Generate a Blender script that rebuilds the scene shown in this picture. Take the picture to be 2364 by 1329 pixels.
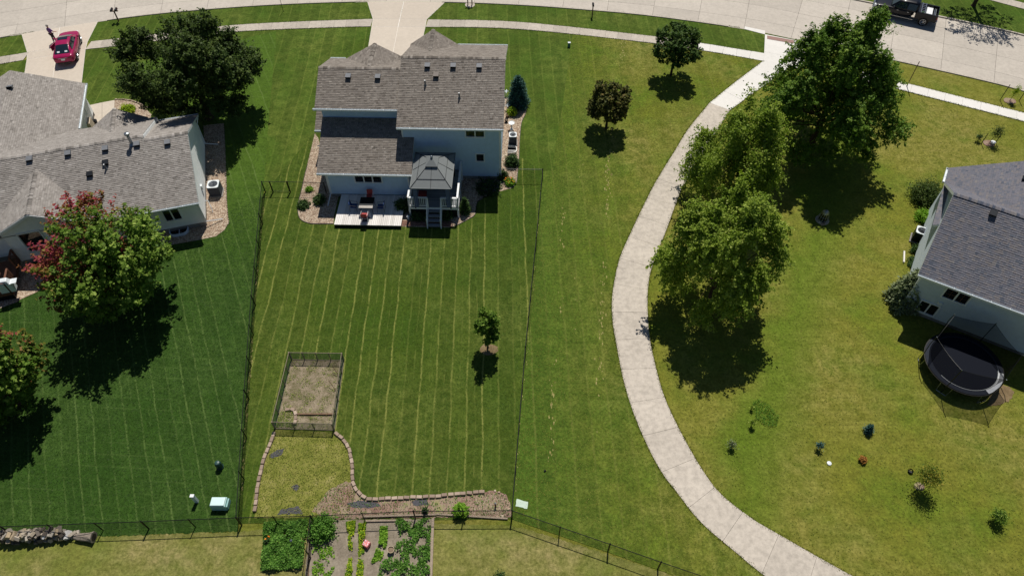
import bpy, bmesh, math, random
import numpy as np
from mathutils import Vector, Matrix
from mathutils.geometry import tessellate_polygon
random.seed(7); NR=np.random.default_rng(7)
R=math.radians
for o in list(bpy.data.objects): bpy.data.objects.remove(o)
S=bpy.context.scene
# ------------------------------------------------------------------ camera, sky, sun, exposure
CAM_H=38.5; PITCH=51.7; FPX=1639.0; CX,CY=1182.0,664.5
cam=bpy.data.cameras.new('camera'); co=bpy.data.objects.new('camera',cam); S.collection.objects.link(co)
co.location=(0,0,CAM_H); co.rotation_euler=(R(90-PITCH),0,0)
cam.sensor_width=36; cam.lens=FPX/2364*36; cam.clip_end=3000; cam.clip_start=.5
S.camera=co
SUN=Vector((.085,.57,1)).normalized()          # direction towards the sun
sun_el=math.asin(SUN.z); sun_az=math.atan2(SUN.x,SUN.y)
W=bpy.data.worlds.new('World'); S.world=W; W.use_nodes=True
nt=W.node_tree; nt.nodes.clear()
sk=nt.nodes.new('ShaderNodeTexSky'); sk.sky_type='NISHITA'; sk.sun_disc=False
sk.sun_elevation=sun_el; sk.sun_rotation=sun_az; sk.air_density=1.0; sk.dust_density=.4; sk.ozone_density=3.5
bg=nt.nodes.new('ShaderNodeBackground'); bg.inputs[1].default_value=.05
wo=nt.nodes.new('ShaderNodeOutputWorld'); nt.links.new(sk.outputs[0],bg.inputs[0]); nt.links.new(bg.outputs[0],wo.inputs[0])
sl=bpy.data.lights.new('sun','SUN'); sl.energy=5.0; sl.angle=R(.5); sl.color=(1,.94,.85)
so=bpy.data.objects.new('sun',sl); S.collection.objects.link(so); so.rotation_euler=SUN.to_track_quat('Z','Y').to_euler()
S.render.engine='CYCLES'
S.view_settings.view_transform='Standard'; S.view_settings.look='None'; S.view_settings.gamma=1; S.view_settings.exposure=-0.25
try: S.view_settings.use_curve_mapping=False
except Exception: pass
S.cycles.max_bounces=5; S.cycles.transparent_max_bounces=12

_s,_c=math.sin(R(PITCH)),math.cos(R(PITCH))
def at(px,py,z=0.0):                            # photo pixel -> place on the level at height z
    u=(px-CX)/FPX; v=(CY-py)/FPX
    d=(u,_c+v*_s,-_s+v*_c); t=(z-CAM_H)/d[2]
    return Vector((d[0]*t,d[1]*t,z))
def A2(px,py,z=0): v=at(px,py,z); return (v.x,v.y)

# ------------------------------------------------------------------ tagging
C=S.collection
def tag(o,label=None,cat=None,group=None,kind=None):
    if label: o['label']=label
    if cat: o['category']=cat
    if group: o['group']=group
    if kind: o['kind']=kind
    return o
def thing(name,label,cat,loc=(0,0,0),rz=0,group=None):
    o=bpy.data.objects.new(name,None); C.objects.link(o); o.location=loc; o.rotation_euler=(0,0,rz)
    o.empty_display_size=.2
    return tag(o,label,cat,group)
def link(name,me,mat,parent=None):
    o=bpy.data.objects.new(name,me); C.objects.link(o)
    if mat is not None and not me.materials: me.materials.append(mat)
    if parent: o.parent=parent
    return o
def copy_tree(o,parent=None):
    c=o.copy(); C.objects.link(c); c.parent=parent
    for ch in list(o.children): copy_tree(ch,c)
    return c
class MB:
    def __init__(s): s.v=[]; s.f=[]; s.t=[]; s.sm=False
    def add(s,vs,fs,t=None):
        b=len(s.v); s.v+= [tuple(v) for v in vs]; s.f+=[tuple(b+i for i in f) for f in fs]
        s.t+= [random.random() if t is None else t]*len(fs); return s
    def box(s,x0,y0,z0,x1,y1,z1,t=None):
        v=[(x,y,z) for z in (z0,z1) for y in (y0,y1) for x in (x0,x1)]
        return s.add(v,[(0,2,3,1),(4,5,7,6),(0,1,5,4),(2,6,7,3),(0,4,6,2),(1,3,7,5)],t)
    def obox(s,c,sx,sy,sz,rz=0,rx=0,ry=0,t=None,taper=1):
        m=Matrix.Rotation(rz,3,'Z')@Matrix.Rotation(rx,3,'X')@Matrix.Rotation(ry,3,'Y'); c=Vector(c)
        v=[]
        for z in (-.5,.5):
            k=1 if z<0 else taper
            for y in (-.5,.5):
                for x in (-.5,.5): v.append(c+m@Vector((x*sx*k,y*sy*k,z*sz)))
        return s.add(v,[(0,2,3,1),(4,5,7,6),(0,1,5,4),(2,6,7,3),(0,4,6,2),(1,3,7,5)],t)
    def cyl(s,a,b,r0,r1=None,n=8,cap=True,t=None):
        a=Vector(a);b=Vector(b); r1=r0 if r1 is None else r1
        d=(b-a); 
        if d.length<1e-6: return s
        q=d.to_track_quat('Z','Y'); vs=[]
        for p,r in ((a,r0),(b,r1)):
            for i in range(n):
                an=2*math.pi*i/n; vs.append(p+q@Vector((math.cos(an)*r,math.sin(an)*r,0)))
        fs=[(i,(i+1)%n,n+(i+1)%n,n+i) for i in range(n)]
        if cap: fs+=[tuple(range(n))[::-1],tuple(range(n,2*n))]
        return s.add(vs,fs,t)
    def tube(s,pts,r,n=6,t=None):
        for i in range(len(pts)-1):
            ra=r[i] if isinstance(r,(list,tuple)) else r; rb=r[i+1] if isinstance(r,(list,tuple)) else r
            s.cyl(pts[i],pts[i+1],ra,rb,n,True,t)
        return s
    def lathe(s,prof,c=(0,0,0),n=16,t=None,sx=1,sy=1):
        vs=[];c=Vector(c)
        for r,z in prof:
            for i in range(n):
                an=2*math.pi*i/n; vs.append((c.x+math.cos(an)*r*sx,c.y+math.sin(an)*r*sy,c.z+z))
        fs=[]
        for k in range(len(prof)-1):
            for i in range(n): fs.append((k*n+i,k*n+(i+1)%n,(k+1)*n+(i+1)%n,(k+1)*n+i))
        fs.append(tuple(range(n))[::-1]); fs.append(tuple(range((len(prof)-1)*n,len(prof)*n)))
        return s.add(vs,fs,t)
    def prism(s,poly,z0,z1,t=None):
        n=len(poly)
        area=sum(poly[i][0]*poly[(i+1)%n][1]-poly[(i+1)%n][0]*poly[i][1] for i in range(n))
        if area<0: poly=poly[::-1]
        vs=[(p[0],p[1],z0) for p in poly]+[(p[0],p[1],z1) for p in poly]
        fs=[(i,(i+1)%n,n+(i+1)%n,n+i) for i in range(n)]
        tr=tessellate_polygon([[Vector((p[0],p[1],0)) for p in poly]])
        for a,b,c_ in tr:
            A,B,D=[Vector((*poly[k][:2],0)) for k in (a,b,c_)]
            if (B-A).cross(D-A).z<0: b,c_=c_,b
            fs.append((n+a,n+b,n+c_)); 
            if z0<z1: fs.append((a,c_,b))
        return s.add(vs,fs,t)
    def rock(s,c,r,sz=.7,t=None,n=1):
        bm=bmesh.new(); bmesh.ops.create_icosphere(bm,subdivisions=n,radius=1)
        m=Matrix.Rotation(random.random()*6.3,3,'Z')@Matrix.Rotation(random.random()*.6,3,'X')
        sc=Vector((r*random.uniform(.8,1.25),r*random.uniform(.7,1.1),r*sz)); c=Vector(c)
        vs=[]
        for v in bm.verts:
            k=random.uniform(.85,1.12); vs.append(c+m@Vector((v.co.x*sc.x*k,v.co.y*sc.y*k,v.co.z*sc.z*k)))
        fs=[[v.index for v in f.verts] for f in bm.faces]; bm.free()
        return s.add(vs,fs,t)
    def mesh(s,name):
        me=bpy.data.meshes.new(name); me.from_pydata(s.v,[],s.f); 
        a=me.attributes.new('tint','FLOAT','FACE'); a.data.foreach_set('value',s.t)
        if s.sm: me.shade_smooth()
        me.update(); return me
    def build(s,name,mat,parent=None,bevel=0,loc=None):
        o=link(name,s.mesh(name),mat,parent)
        if bevel:
            md=o.modifiers.new('bevel','BEVEL'); md.width=bevel; md.segments=2; md.limit_method='ANGLE'
        if loc is not None: o.location=loc
        return o

# ------------------------------------------------------------------ materials
def srgb(h):
    h=h.lstrip('#'); r=[int(h[i:i+2],16)/255 for i in (0,2,4)]
    return tuple(c/12.92 if c<.04045 else ((c+.055)/1.055)**2.4 for c in r)+(1,)
class NT:
    def __init__(s,name):
        s.m=bpy.data.materials.new(name); s.m.use_nodes=True; s.t=s.m.node_tree; s.t.nodes.clear()
        s.out=s.n('ShaderNodeOutputMaterial'); s.b=s.n('ShaderNodeBsdfPrincipled'); s.l(s.b,0,s.out,0)
    def n(s,ty,**k):
        x=s.t.nodes.new(ty)
        for a,b in k.items(): setattr(x,a,b)
        return x
    def l(s,a,ao,b,bi): s.t.links.new(a.outputs[ao],b.inputs[bi])
    def noise(s,vec,scale,detail=4,rough=.6,out=0):
        x=s.n('ShaderNodeTexNoise'); x.inputs['Scale'].default_value=scale; x.inputs['Detail'].default_value=detail; x.inputs['Roughness'].default_value=rough
        if vec is not None: s.t.links.new(vec,x.inputs['Vector'])
        return x.outputs[out]
    def ramp(s,fac,stops,interp='LINEAR'):
        x=s.n('ShaderNodeValToRGB'); cr=x.color_ramp; cr.interpolation=interp
        cr.elements.remove(cr.elements[1]); cr.elements[0].position=stops[0][0]; c=stops[0][1]; cr.elements[0].color=c if len(c)==4 else (*c,1)
        for p,c in stops[1:]: cr.elements.new(p).color=c if len(c)==4 else (*c,1)
        s.t.links.new(fac,x.inputs[0]); return x.outputs[0]
    def mix(s,fac,a,b,mode='MIX'):
        x=s.n('ShaderNodeMix',data_type='RGBA',blend_type=mode)
        for i,v in ((0,fac),(6,a),(7,b)):
            if hasattr(v,'is_linked') or hasattr(v,'links'): s.t.links.new(v,x.inputs[i])
            elif i==0: x.inputs[0].default_value=v
            else: x.inputs[i].default_value=v if len(v)==4 else (*v,1)
        return x.outputs[2]
    def math(s,op,a,b=None,c=None,clamp=False):
        x=s.n('ShaderNodeMath',operation=op); x.use_clamp=clamp
        for i,v in enumerate((a,b,c)):
            if v is None: continue
            if hasattr(v,'links'): s.t.links.new(v,x.inputs[i])
            else: x.inputs[i].default_value=v
        return x.outputs[0]
    def pos(s): return s.n('ShaderNodeNewGeometry').outputs['Position']
    def obj(s): return s.n('ShaderNodeTexCoord').outputs['Object']
    def rnd(s): return s.n('ShaderNodeObjectInfo').outputs['Random']
    def attr(s,n='tint'): return s.n('ShaderNodeAttribute',attribute_name=n).outputs['Fac']
    def set(s,col=None,rough=None,metal=None,spec=None):
        for nm,v in (('Base Color',col),('Roughness',rough),('Metallic',metal),('Specular IOR Level',spec)):
            if v is None: continue
            if hasattr(v,'links'): s.t.links.new(v,s.b.inputs[nm])
            else: s.b.inputs[nm].default_value=v
        return s
    def bump(s,h,strength=.5,dist=.02):
        x=s.n('ShaderNodeBump'); x.inputs['Strength'].default_value=strength; x.inputs['Distance'].default_value=dist
        s.t.links.new(h,x.inputs['Height']); s.l(x,0,s.b,'Normal'); return s
def plain(name,hexc,rough=.6,metal=0,var=.12,scale=6,spec=.4):
    t=NT(name); c=srgb(hexc) if isinstance(hexc,str) else (*hexc,1)
    n=t.noise(t.pos(),scale,3)
    lo=tuple(x*(1-var) for x in c[:3]); hi=tuple(min(1,x*(1+var)) for x in c[:3])
    t.set(t.ramp(n,[(.3,lo),(.7,hi)]),rough,metal,spec); return t.m
def tinted(name,stops,rough=.8,scale=12,var=.2,bump=0,spec=.3,attr='tint',objrnd=False,big=0):
    t=NT(name); f=t.rnd() if objrnd else t.attr(attr)
    col=t.ramp(f,[(p,srgb(c) if isinstance(c,str) else c) for p,c in stops])
    n=t.noise(t.pos(),scale,4)
    k=t.ramp(n,[(.25,(1-var,)*3),(.75,(1+var,)*3)])
    col=t.mix(1,col,k,'MULTIPLY')
    if big:
        mp=t.n('ShaderNodeMapping'); mp.inputs['Scale'].default_value=(1.6,.35,.35); t.t.links.new(t.obj(),mp.inputs[0])
        col=t.mix(1,col,t.ramp(t.noise(mp.outputs[0],1.0,5,.65),[(.3,(1-big,)*3),(.7,(1+big,)*3)]),'MULTIPLY')
    t.set(col,rough,0,spec)
    if bump: t.bump(n,bump,.01)
    return t.m

def lawn_mat(name,base,dryc,greenc,lines=None,spacing=.95,line=.5,band=.25,cross=0,dry=.3,green=.3,patch=.12,seed=0,grad=None,gradx=None,swale=None,K=.98,contrast=.85,streak=.0):
    """base/dryc/greenc: hex tones of healthy, dry and lush grass. lines=(a,b): mower passes run along a*x+b*y=const"""
    t=NT(name); p=t.pos(); lin=lambda h,k=1: tuple(c*K*k for c in srgb(h)[:3])
    mp=t.n('ShaderNodeMapping'); mp.inputs['Location'].default_value=(seed*17.3,seed*9.1,0); t.t.links.new(p,mp.inputs[0]); q=mp.outputs[0]
    fine=t.noise(q,6.0,6,.75); mid_=t.noise(q,1.5,5,.65); big=t.noise(q,patch,4,.6); big2=t.noise(q,patch*2.3,4,.65); tiny=t.noise(q,34,3,.8)
    s=t.math('ADD',t.math('MULTIPLY',fine,.5),t.math('MULTIPLY',mid_,.25)); s=t.math('ADD',s,t.math('MULTIPLY',tiny,.25))
    rmp=lambda h:t.ramp(s,[(.36,tuple(c*(1-.55*contrast) for c in lin(h))),(.5,lin(h)),(.64,tuple(c*(1+.6*contrast) for c in lin(h)))])
    col=rmp(base); m2=t.ramp(mid_,[(.36,(.15,)*3),(.64,(1,)*3)])
    gf=t.math('MULTIPLY',t.ramp(big2,[(.44,(0,)*3),(.66,(1,)*3)]),green)
    col=t.mix(gf,col,rmp(greenc))
    df=t.math('MULTIPLY',t.math('MULTIPLY',t.ramp(big,[(.40,(0,)*3),(.66,(1,)*3)]),m2),dry)
    col=t.mix(df,col,rmp(dryc))
    sx=t.n('ShaderNodeSeparateXYZ'); t.t.links.new(p,sx.inputs[0])
    if grad:
        gf=t.ramp(t.math('ADD',t.math('DIVIDE',t.math('SUBTRACT',sx.outputs[1],grad[0]),grad[1]-grad[0]),t.math('MULTIPLY',t.math('SUBTRACT',mid_,.5),.6)),[(0,(0,)*3),(1,(1,)*3)]); col=t.mix(gf,col,rmp(grad[2]))
    if gradx:
        gf=t.ramp(t.math('ADD',t.math('DIVIDE',t.math('SUBTRACT',sx.outputs[0],gradx[0]),gradx[1]-gradx[0]),t.math('MULTIPLY',t.math('SUBTRACT',mid_,.5),.8)),[(0,(0,)*3),(1,(1,)*3)]); col=t.mix(gf,rmp(gradx[2]),col)
    if swale:
        d=t.math('ABSOLUTE',t.math('ADD',t.math('ADD',t.math('ADD',t.math('MULTIPLY',sx.outputs[0],swale[0]),t.math('MULTIPLY',sx.outputs[1],swale[1])),swale[2]),t.math('MULTIPLY',t.math('SUBTRACT',big2,.5),6)))
        sf=t.ramp(t.math('DIVIDE',d,swale[3]),[(0,(1,)*3),(.5,(.6,)*3),(1,(0,)*3)]); col=t.mix(t.math('MULTIPLY',sf,.85),col,rmp(greenc))
    if streak:
        mp2=t.n('ShaderNodeMapping'); mp2.inputs['Rotation'].default_value=(0,0,.95); mp2.inputs['Scale'].default_value=(.22,2.2,1); t.t.links.new(p,mp2.inputs[0])
        st=t.noise(mp2.outputs[0],1.0,4,.7); col=t.mix(1,col,t.ramp(st,[(.3,(1-streak,)*3),(.7,(1+streak,)*3)]),'MULTIPLY')
    if lines:
        wob=t.math('MULTIPLY',t.math('SUBTRACT',t.noise(q,.28,2),.5),.30); wob2=t.math('MULTIPLY',t.math('SUBTRACT',t.noise(q,3.5,3),.5),.10)
        u=t.math('ADD',t.math('MULTIPLY',sx.outputs[0],lines[0]),t.math('MULTIPLY',sx.outputs[1],lines[1]))
        u=t.math('ADD',t.math('ADD',u,wob),wob2); un=t.math('DIVIDE',u,spacing)
        def lset(x,w,gthr):
            fr=t.math('FRACT',x); tri=t.math('ABSOLUTE',t.math('SUBTRACT',fr,.5)); ln=t.ramp(tri,[(0,(1,)*3),(w*.45,(.8,)*3),(w,(0,)*3)])
            idx=t.math('FLOOR',x); h=t.math('FRACT',t.math('MULTIPLY',t.math('SINE',t.math('MULTIPLY',idx,12.9898)),4375.5))
            g2=t.ramp(h,[(0,(.25,)*3),(.85,(1,)*3)]); g1=t.ramp(t.noise(q,.8,5,.75),[(gthr,(0,)*3),(gthr+.2,(1,)*3)])
            return t.math('MULTIPLY',ln,t.math('MULTIPLY',g1,g2))
        lf=t.math('MULTIPLY',lset(un,.072,.33),line); lf2=t.math('MULTIPLY',lset(t.math('ADD',un,.47),.05,.44),line*.5)
        hb=t.math('FRACT',t.math('MULTIPLY',un,.5))
        col=t.mix(1,col,t.ramp(hb,[(0,(1-band,)*3),(.22,(1-band,)*3),(.3,(1+band*.6,)*3),(.74,(1+band*.6,)*3),(.82,(1-band,)*3)]),'MULTIPLY')
        lc=tuple(c*1.45 for c in lin(dryc)); brk=t.ramp(tiny,[(.38,(.35,)*3),(.58,(1,)*3)])
        col=t.mix(t.math('MULTIPLY',lf,brk),col,lc); col=t.mix(t.math('MULTIPLY',lf2,brk),col,lc)
        if cross:
            v=t.math('ADD',sx.outputs[1],t.math('MULTIPLY',sx.outputs[0],.05))
            f2=t.math('ABSOLUTE',t.math('SUBTRACT',t.math('FRACT',t.math('DIVIDE',t.math('ADD',v,wob2),.75)),.5))
            l2=t.ramp(f2,[(0,(1,)*3),(.09,(0,)*3)])
            col=t.mix(t.math('MULTIPLY',t.math('MULTIPLY',l2,t.ramp(t.noise(q,.5,3),[(.4,(0,)*3),(.6,(1,)*3)])),cross),col,lc)
    t.set(col,.95,0,.12)
    h=t.math('ADD',t.math('MULTIPLY',tiny,.6),fine)
    t.bump(h,.8,.05); return t.m

def concrete_mat(name,a,b,streak=.15,stain=.3,use_rnd=.12):
    t=NT(name); p=t.pos()
    n1=t.noise(p,.6,5,.6); n2=t.noise(p,30,3,.7); n3=t.noise(p,3,5,.7)
    base=t.mix(n1,a,b)
    r=t.ramp(t.rnd(),[(0,(1-use_rnd,)*3),(1,(1+use_rnd,)*3)])
    base=t.mix(1,base,r,'MULTIPLY')
    base=t.mix(1,base,t.ramp(n2,[(.2,(.88,)*3),(.8,(1.1,)*3)]),'MULTIPLY')
    st=t.ramp(n3,[(.35,(1-stain,1-stain,1-stain)),(.6,(1,1,1))])
    base=t.mix(1,base,st,'MULTIPLY')
    t.set(base,.85,0,.3); t.bump(n2,.25,.005); return t.m
M={}
M['road']=concrete_mat('road_concrete',(.47,.43,.375),(.62,.565,.495),stain=.13,use_rnd=.07)
M['walk']=concrete_mat('walk_concrete',(.44,.395,.335),(.62,.56,.48),stain=.2,use_rnd=.10)
M['walk_new']=concrete_mat('new_concrete',(.72,.70,.66),(.83,.81,.77),stain=.06,use_rnd=.03)
M['path']=concrete_mat('path_concrete',(.50,.45,.385),(.68,.615,.53),stain=.24,use_rnd=.05)
M['drive']=concrete_mat('drive_concrete',(.56,.49,.41),(.66,.585,.49),stain=.08,use_rnd=.03)
M['found']=concrete_mat('foundation_concrete',(.26,.25,.23),(.34,.32,.30))
M['joint']=plain('joint_filler','#3b352e',.95,scale=3)
M['joint_light']=plain('joint_sealant','#f2efe9',.8,var=.05)
M['plaza']=plain('tactile_paving','#9a7b73',.9)
M['white']=plain('white_vinyl','#e9ecee',.45,var=.05)
M['whitem']=plain('white_metal','#dfe6ea',.3,var=.04,spec=.5)
M['siding']=plain('grey_vinyl_siding','#b9d2ea',.6,var=.05,scale=3)
M['siding_l']=plain('pale_vinyl_siding','#eef2f2',.6,var=.05,scale=3)
M['siding_r']=plain('cream_vinyl_siding','#c6d2dc',.6,var=.05,scale=3)
M['black']=plain('black_vinyl','#0d0f0e',.45)
M['darkmetal']=plain('dark_metal','#23262b',.4,metal=.6)
M['steel']=plain('galvanised_steel','#9aa1a6',.35,metal=.9)
M['ventm']=plain('grey_vent_metal','#6b6f75',.6)
M['ventdark']=plain('vent_opening','#07080b',.9)
M['wood']=tinted('weathered_deck_wood',[(0,'#d6d2cd'),(.5,'#e2deda'),(1,'#eeebe7')],.8,20,.2,objrnd=True)
M['wooddark']=tinted('brown_wood',[(0,'#5c4636'),(1,'#7d6450')],.8,18,.2)
M['woodbrown']=plain('stained_deck_wood','#6a4634',.7,var=.2)
M['stone']=tinted('tumbled_block',[(0,'#8d7b6d'),(.5,'#a39080'),(1,'#b8a695')],.9,25,.18,.4,objrnd=True)
M['paver']=tinted('brick_paver',[(0,'#6d5045'),(1,'#8a6a5b')],.9,25,.15,.3,objrnd=True)
M['soil']=None
def ground_mix(name,stops,scale,scale2=20,bump=.8,dist=.04,rough=.95):
    t=NT(name); p=t.pos(); a=t.noise(p,scale,6,.7); b=t.noise(p,scale2,4,.75)
    f=t.math('ADD',t.math('MULTIPLY',a,.6),t.math('MULTIPLY',b,.4))
    t.set(t.ramp(f,[(q,srgb(c) if isinstance(c,str) else c) for q,c in stops]),rough,0,.15); t.bump(f,bump,dist); return t.m
M['soil']=ground_mix('garden_soil',[(.35,'#4a3f33'),(.5,'#7a6b5b'),(.62,'#94846f')],1.4,16)
M['soildry']=ground_mix('pen_soil',[(.34,'#4f5530'),(.43,'#6c664a'),(.52,'#8c7f6c'),(.64,'#a99c86')],1.3,14)
M['soilgrey']=ground_mix('grey_soil',[(.35,'#6b6254'),(.5,'#8b8172'),(.62,'#a09685')],1.0,9)
M['drygrass']=ground_mix('thin_grass',[(.36,'#4d561f'),(.46,'#6f7531'),(.55,'#878644'),(.66,'#a09766')],1.2,11)
M['mulch']=ground_mix('red_mulch',[(.35,'#5e4c46'),(.46,'#8d7064'),(.54,'#9f8c7c'),(.6,'#8d8c58'),(.68,'#a89a86')],.9,18)
M['bare']=ground_mix('bare_earth',[(.35,'#5e4f38'),(.6,'#8b785c')],2,12)
def gravel(name,stops):
    t=NT(name); p=t.pos(); v=t.n('ShaderNodeTexVoronoi'); v.inputs['Scale'].default_value=14; t.t.links.new(p,v.inputs['Vector'])
    sx=t.n('ShaderNodeSeparateColor'); t.t.links.new(v.outputs['Color'],sx.inputs[0])
    c=t.ramp(sx.outputs[0],[(q,srgb(c)) for q,c in stops]); n=t.noise(p,1.3,4)
    c=t.mix(1,c,t.ramp(n,[(.3,(.85,)*3),(.7,(1.1,)*3)]),'MULTIPLY')
    t.set(c,.85,0,.2); t.bump(t.math('SUBTRACT',1,v.outputs['Distance']),.9,.03); return t.m
M['gravel']=gravel('river_gravel',[(0,'#7c6656'),(.4,'#a58f7c'),(.7,'#bba994'),(1,'#cfc2ae')])
M['glass']=NT('window_glass').set((.012,.014,.016,1),.04,0,.6).m
M['rubber']=plain('tyre_rubber','#0c0c0d',.8)
M['alloy']=plain('alloy_wheel','#a9adb2',.25,metal=.9)
def carpaint(name,col,rough=.25):
    t=NT(name); t.set(col,rough,0,.2); t.b.inputs['Coat Weight'].default_value=.3; t.b.inputs['Coat Roughness'].default_value=.04; return t.m
M['redpaint']=carpaint('magenta_red_paint',(.34,.012,.085,1))
M['blackpaint']=carpaint('black_paint',(.004,.005,.010,1),.35)
M['carglass']=NT('car_glass').set((.01,.02,.03,1),.03,0,.8).m
M['bark']=ground_mix('bark',[(.35,'#2c241d'),(.65,'#5b4c3f')],6,30,.6,.02)
def leaf_mat(name,stops,trans=.3,rough=.55):
    t=NT(name); col=t.ramp(t.attr('tint'),[(p,srgb(c) if isinstance(c,str) else c) for p,c in stops])
    t.set(col,rough,0,.12)
    tr=t.n('ShaderNodeBsdfTranslucent'); t.t.links.new(t.mix(1,col,(1.1,1.25,.5,1),'MULTIPLY'),tr.inputs[0])
    mx=t.n('ShaderNodeMixShader'); mx.inputs[0].default_value=trans
    t.l(t.b,0,mx,1); t.l(tr,0,mx,2); t.l(mx,0,t.out,0); return t.m
# ------------------------------------------------------------------ ground sheets
def refine(poly,step=.5,jit=0.0,closed=True):
    out=[]; n=len(poly)
    for i in range(n if closed else n-1):
        a=Vector(poly[i][:2]); b=Vector(poly[(i+1)%n][:2]); k=max(1,int((b-a).length/step))
        for j in range(k):
            p=a.lerp(b,j/k)
            if jit and j: p+=Vector((random.uniform(-jit,jit),random.uniform(-jit,jit)))
            out.append((p.x,p.y))
    return out
def sheet(name,poly,z,mat,kind='structure',jit=0,parent=None,label=None,cat=None):
    if jit: poly=refine(poly,.12,jit)
    b=MB(); n=len(poly); vs=[(p[0],p[1],z) for p in poly]
    fs=[]
    for a,b_,c in tessellate_polygon([[Vector((p[0],p[1],0)) for p in poly]]):
        A,B,D=[Vector((*poly[k][:2],0)) for k in (a,b_,c)]
        fs.append((a,b_,c) if (B-A).cross(D-A).z>0 else (a,c,b_))
    b.add(vs,fs); o=b.build(name,mat,parent)
    if parent is None: tag(o,label,cat,kind=kind)
    return o
def PX(lst,z=0): return [A2(x,y,z) for x,y in lst]
def isect(p1,p2,p3,p4):
    p1,p2,p3,p4=[Vector(p) for p in (p1,p2,p3,p4)]; d1=p2-p1; d2=p4-p3
    t=((p3-p1).x*d2.y-(p3-p1).y*d2.x)/(d1.x*d2.y-d1.y*d2.x); return p1+d1*t
def catmull(pts,step=.4):
    P=[Vector(p) for p in pts]; P=[P[0]*2-P[1]]+P+[P[-1]*2-P[-2]]; out=[]
    for i in range(1,len(P)-2):
        k=max(2,int((P[i+1]-P[i]).length/step))
        for j in range(k):
            t=j/k; a,b,c,d=P[i-1],P[i],P[i+1],P[i+2]
            out.append(.5*((2*b)+(-a+c)*t+(2*a-5*b+4*c-d)*t*t+(-a+3*b-3*c+d)*t**3))
    out.append(P[-2]); return out
def offs(line,d):
    out=[]
    for i,p in enumerate(line):
        a=line[max(0,i-1)]; b=line[min(len(line)-1,i+1)]; t=(b-a).normalized(); out.append(p+Vector((-t.y,t.x))*d)
    return out
def arclen(line):
    L=[0]
    for i in range(1,len(line)): L.append(L[-1]+(line[i]-line[i-1]).length)
    return L
def sample(line,L,s):
    s=max(0,min(L[-1],s))
    import bisect
    i=min(len(L)-2,max(0,bisect.bisect_right(L,s)-1)); t=(s-L[i])/max(1e-9,L[i+1]-L[i]); return line[i].lerp(line[i+1],t)
lf_t,lf_b=A2(597,494,1.1),A2(544,1193.6,1.1)      # rear fence lines of the middle lot
rf_t,rf_b=A2(1253,391,1.1),A2(1182,1177,1.1)
apexC=isect(lf_t,lf_b,rf_t,rf_b)

a_,b_=Vector(A2(1885,540)),Vector(A2(1770,950)); d_=(b_-a_).normalized(); n_=Vector((-d_.y,d_.x))
m_right=lawn_mat('field_grass','#73762b','#8d844a','#5c7121',None,dry=.75,green=.85,patch=.10,seed=1,streak=.10,swale=(n_.x,n_.y,-n_.dot(a_),2.6))
m_center=lawn_mat('striped_lawn','#435719','#7d7f42','#365217',(1,.015),.98,line=.95,band=.07,dry=.35,green=.5,patch=.12,seed=2)
m_left=lawn_mat('dark_lawn','#34501b','#627440','#2a4718',(.91,.41),.89,line=.62,band=.06,cross=.17,dry=.3,green=.4,patch=.15,seed=3,grad=(31,46,'#4b6520'))  # grad keeps the near lawn darker: grass tone, lens vignetting partly painted in
m_mid=lawn_mat('open_strip_grass','#687025','#958a52','#56701f',(1,.02),1.15,line=.2,band=.06,dry=.6,green=.75,patch=.14,seed=4,contrast=1.0,gradx=(1.5,11,'#4a6220'))
m_front=lawn_mat('front_lawn','#465a1c','#7d8440','#43641d',(1,.03),.98,line=.32,band=.08,dry=.4,green=.5,patch=.14,seed=5)
m_back=lawn_mat('rear_neighbour_grass','#747838','#9b8d62','#60732b',None,dry=.9,green=.5,patch=.22,seed=6,streak=.06)

ground=sheet('ground',[(-600,-300),(600,-300),(600,900),(-600,900)],-.012,m_right)
# road curve
low=catmull([(-62,54.5),(-55,58.2)]+PX([(0,87),(50,79),(226,50),(390,29.5),(619,12),(846,4),(1029,5),(1200,11.6),(1366,23.7),(1514,38),(1718,66.6),(1831,89),(2116,150.6),(2280,188),(2362,209.6)])+[(52,48.6),(60,43.6),(70,37)])
LW=arclen(low); RW=9.3
up=offs(low,RW); 
# lots
walkU=[(0,132),(62,122),(203,98),(263,91),(482,64.5),(619,54),(861,45),(985,46),(1200,52),(1503,84),(1629,102),(1764,124)]
walkL=[(0,149),(62,138),(197.5,115),(263,108),(500,79),(619,70),(858,62),(982,63),(1200,68.5),(1502,100),(1629,118.5),(1762,141.5)]
cU=catmull(PX(walkU)); cL=catmull(PX(walkL))
Lb=[A2(0,1240),A2(544,1207)]
nwl=[p for p in low if p.x<-62] or []
# front lawns (between houses and the front walk) and verge
verge=[tuple(p) for p in low if -60<p.x<27.4]+[tuple(p) for p in reversed(cU)]+[(-60,52)]
sheet('verge_lawn',verge,.0,m_front)
front=[tuple(p) for p in cL]+[A2(1640,240),A2(1560,345),A2(1480,480),A2(1253,395),A2(603,442),A2(540,520),A2(300,420),(-60,30),(-60,50)]
sheet('front_lawn',front,-.004,m_front)
left=[(-60,8)]+[A2(-700,1262),A2(0,1247),A2(548,1226),A2(575,860),A2(608,449),A2(613,380),A2(622,250),A2(632,150),A2(638,72),A2(560,90),A2(300,150),A2(520,300),A2(380,560)]+[(-60,30)]
sheet('left_neighbour_lawn',left,.002,m_left,jit=.05)
cen=[A2(608,449),A2(575,860),A2(548,1208),A2(715,1204),A2(1182,1197),A2(1205,930),A2(1236,640),A2(1253,413),A2(1253,395),A2(1150,330),A2(730,300)]
sheet('striped_back_lawn',cen,.004,m_center)
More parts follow.
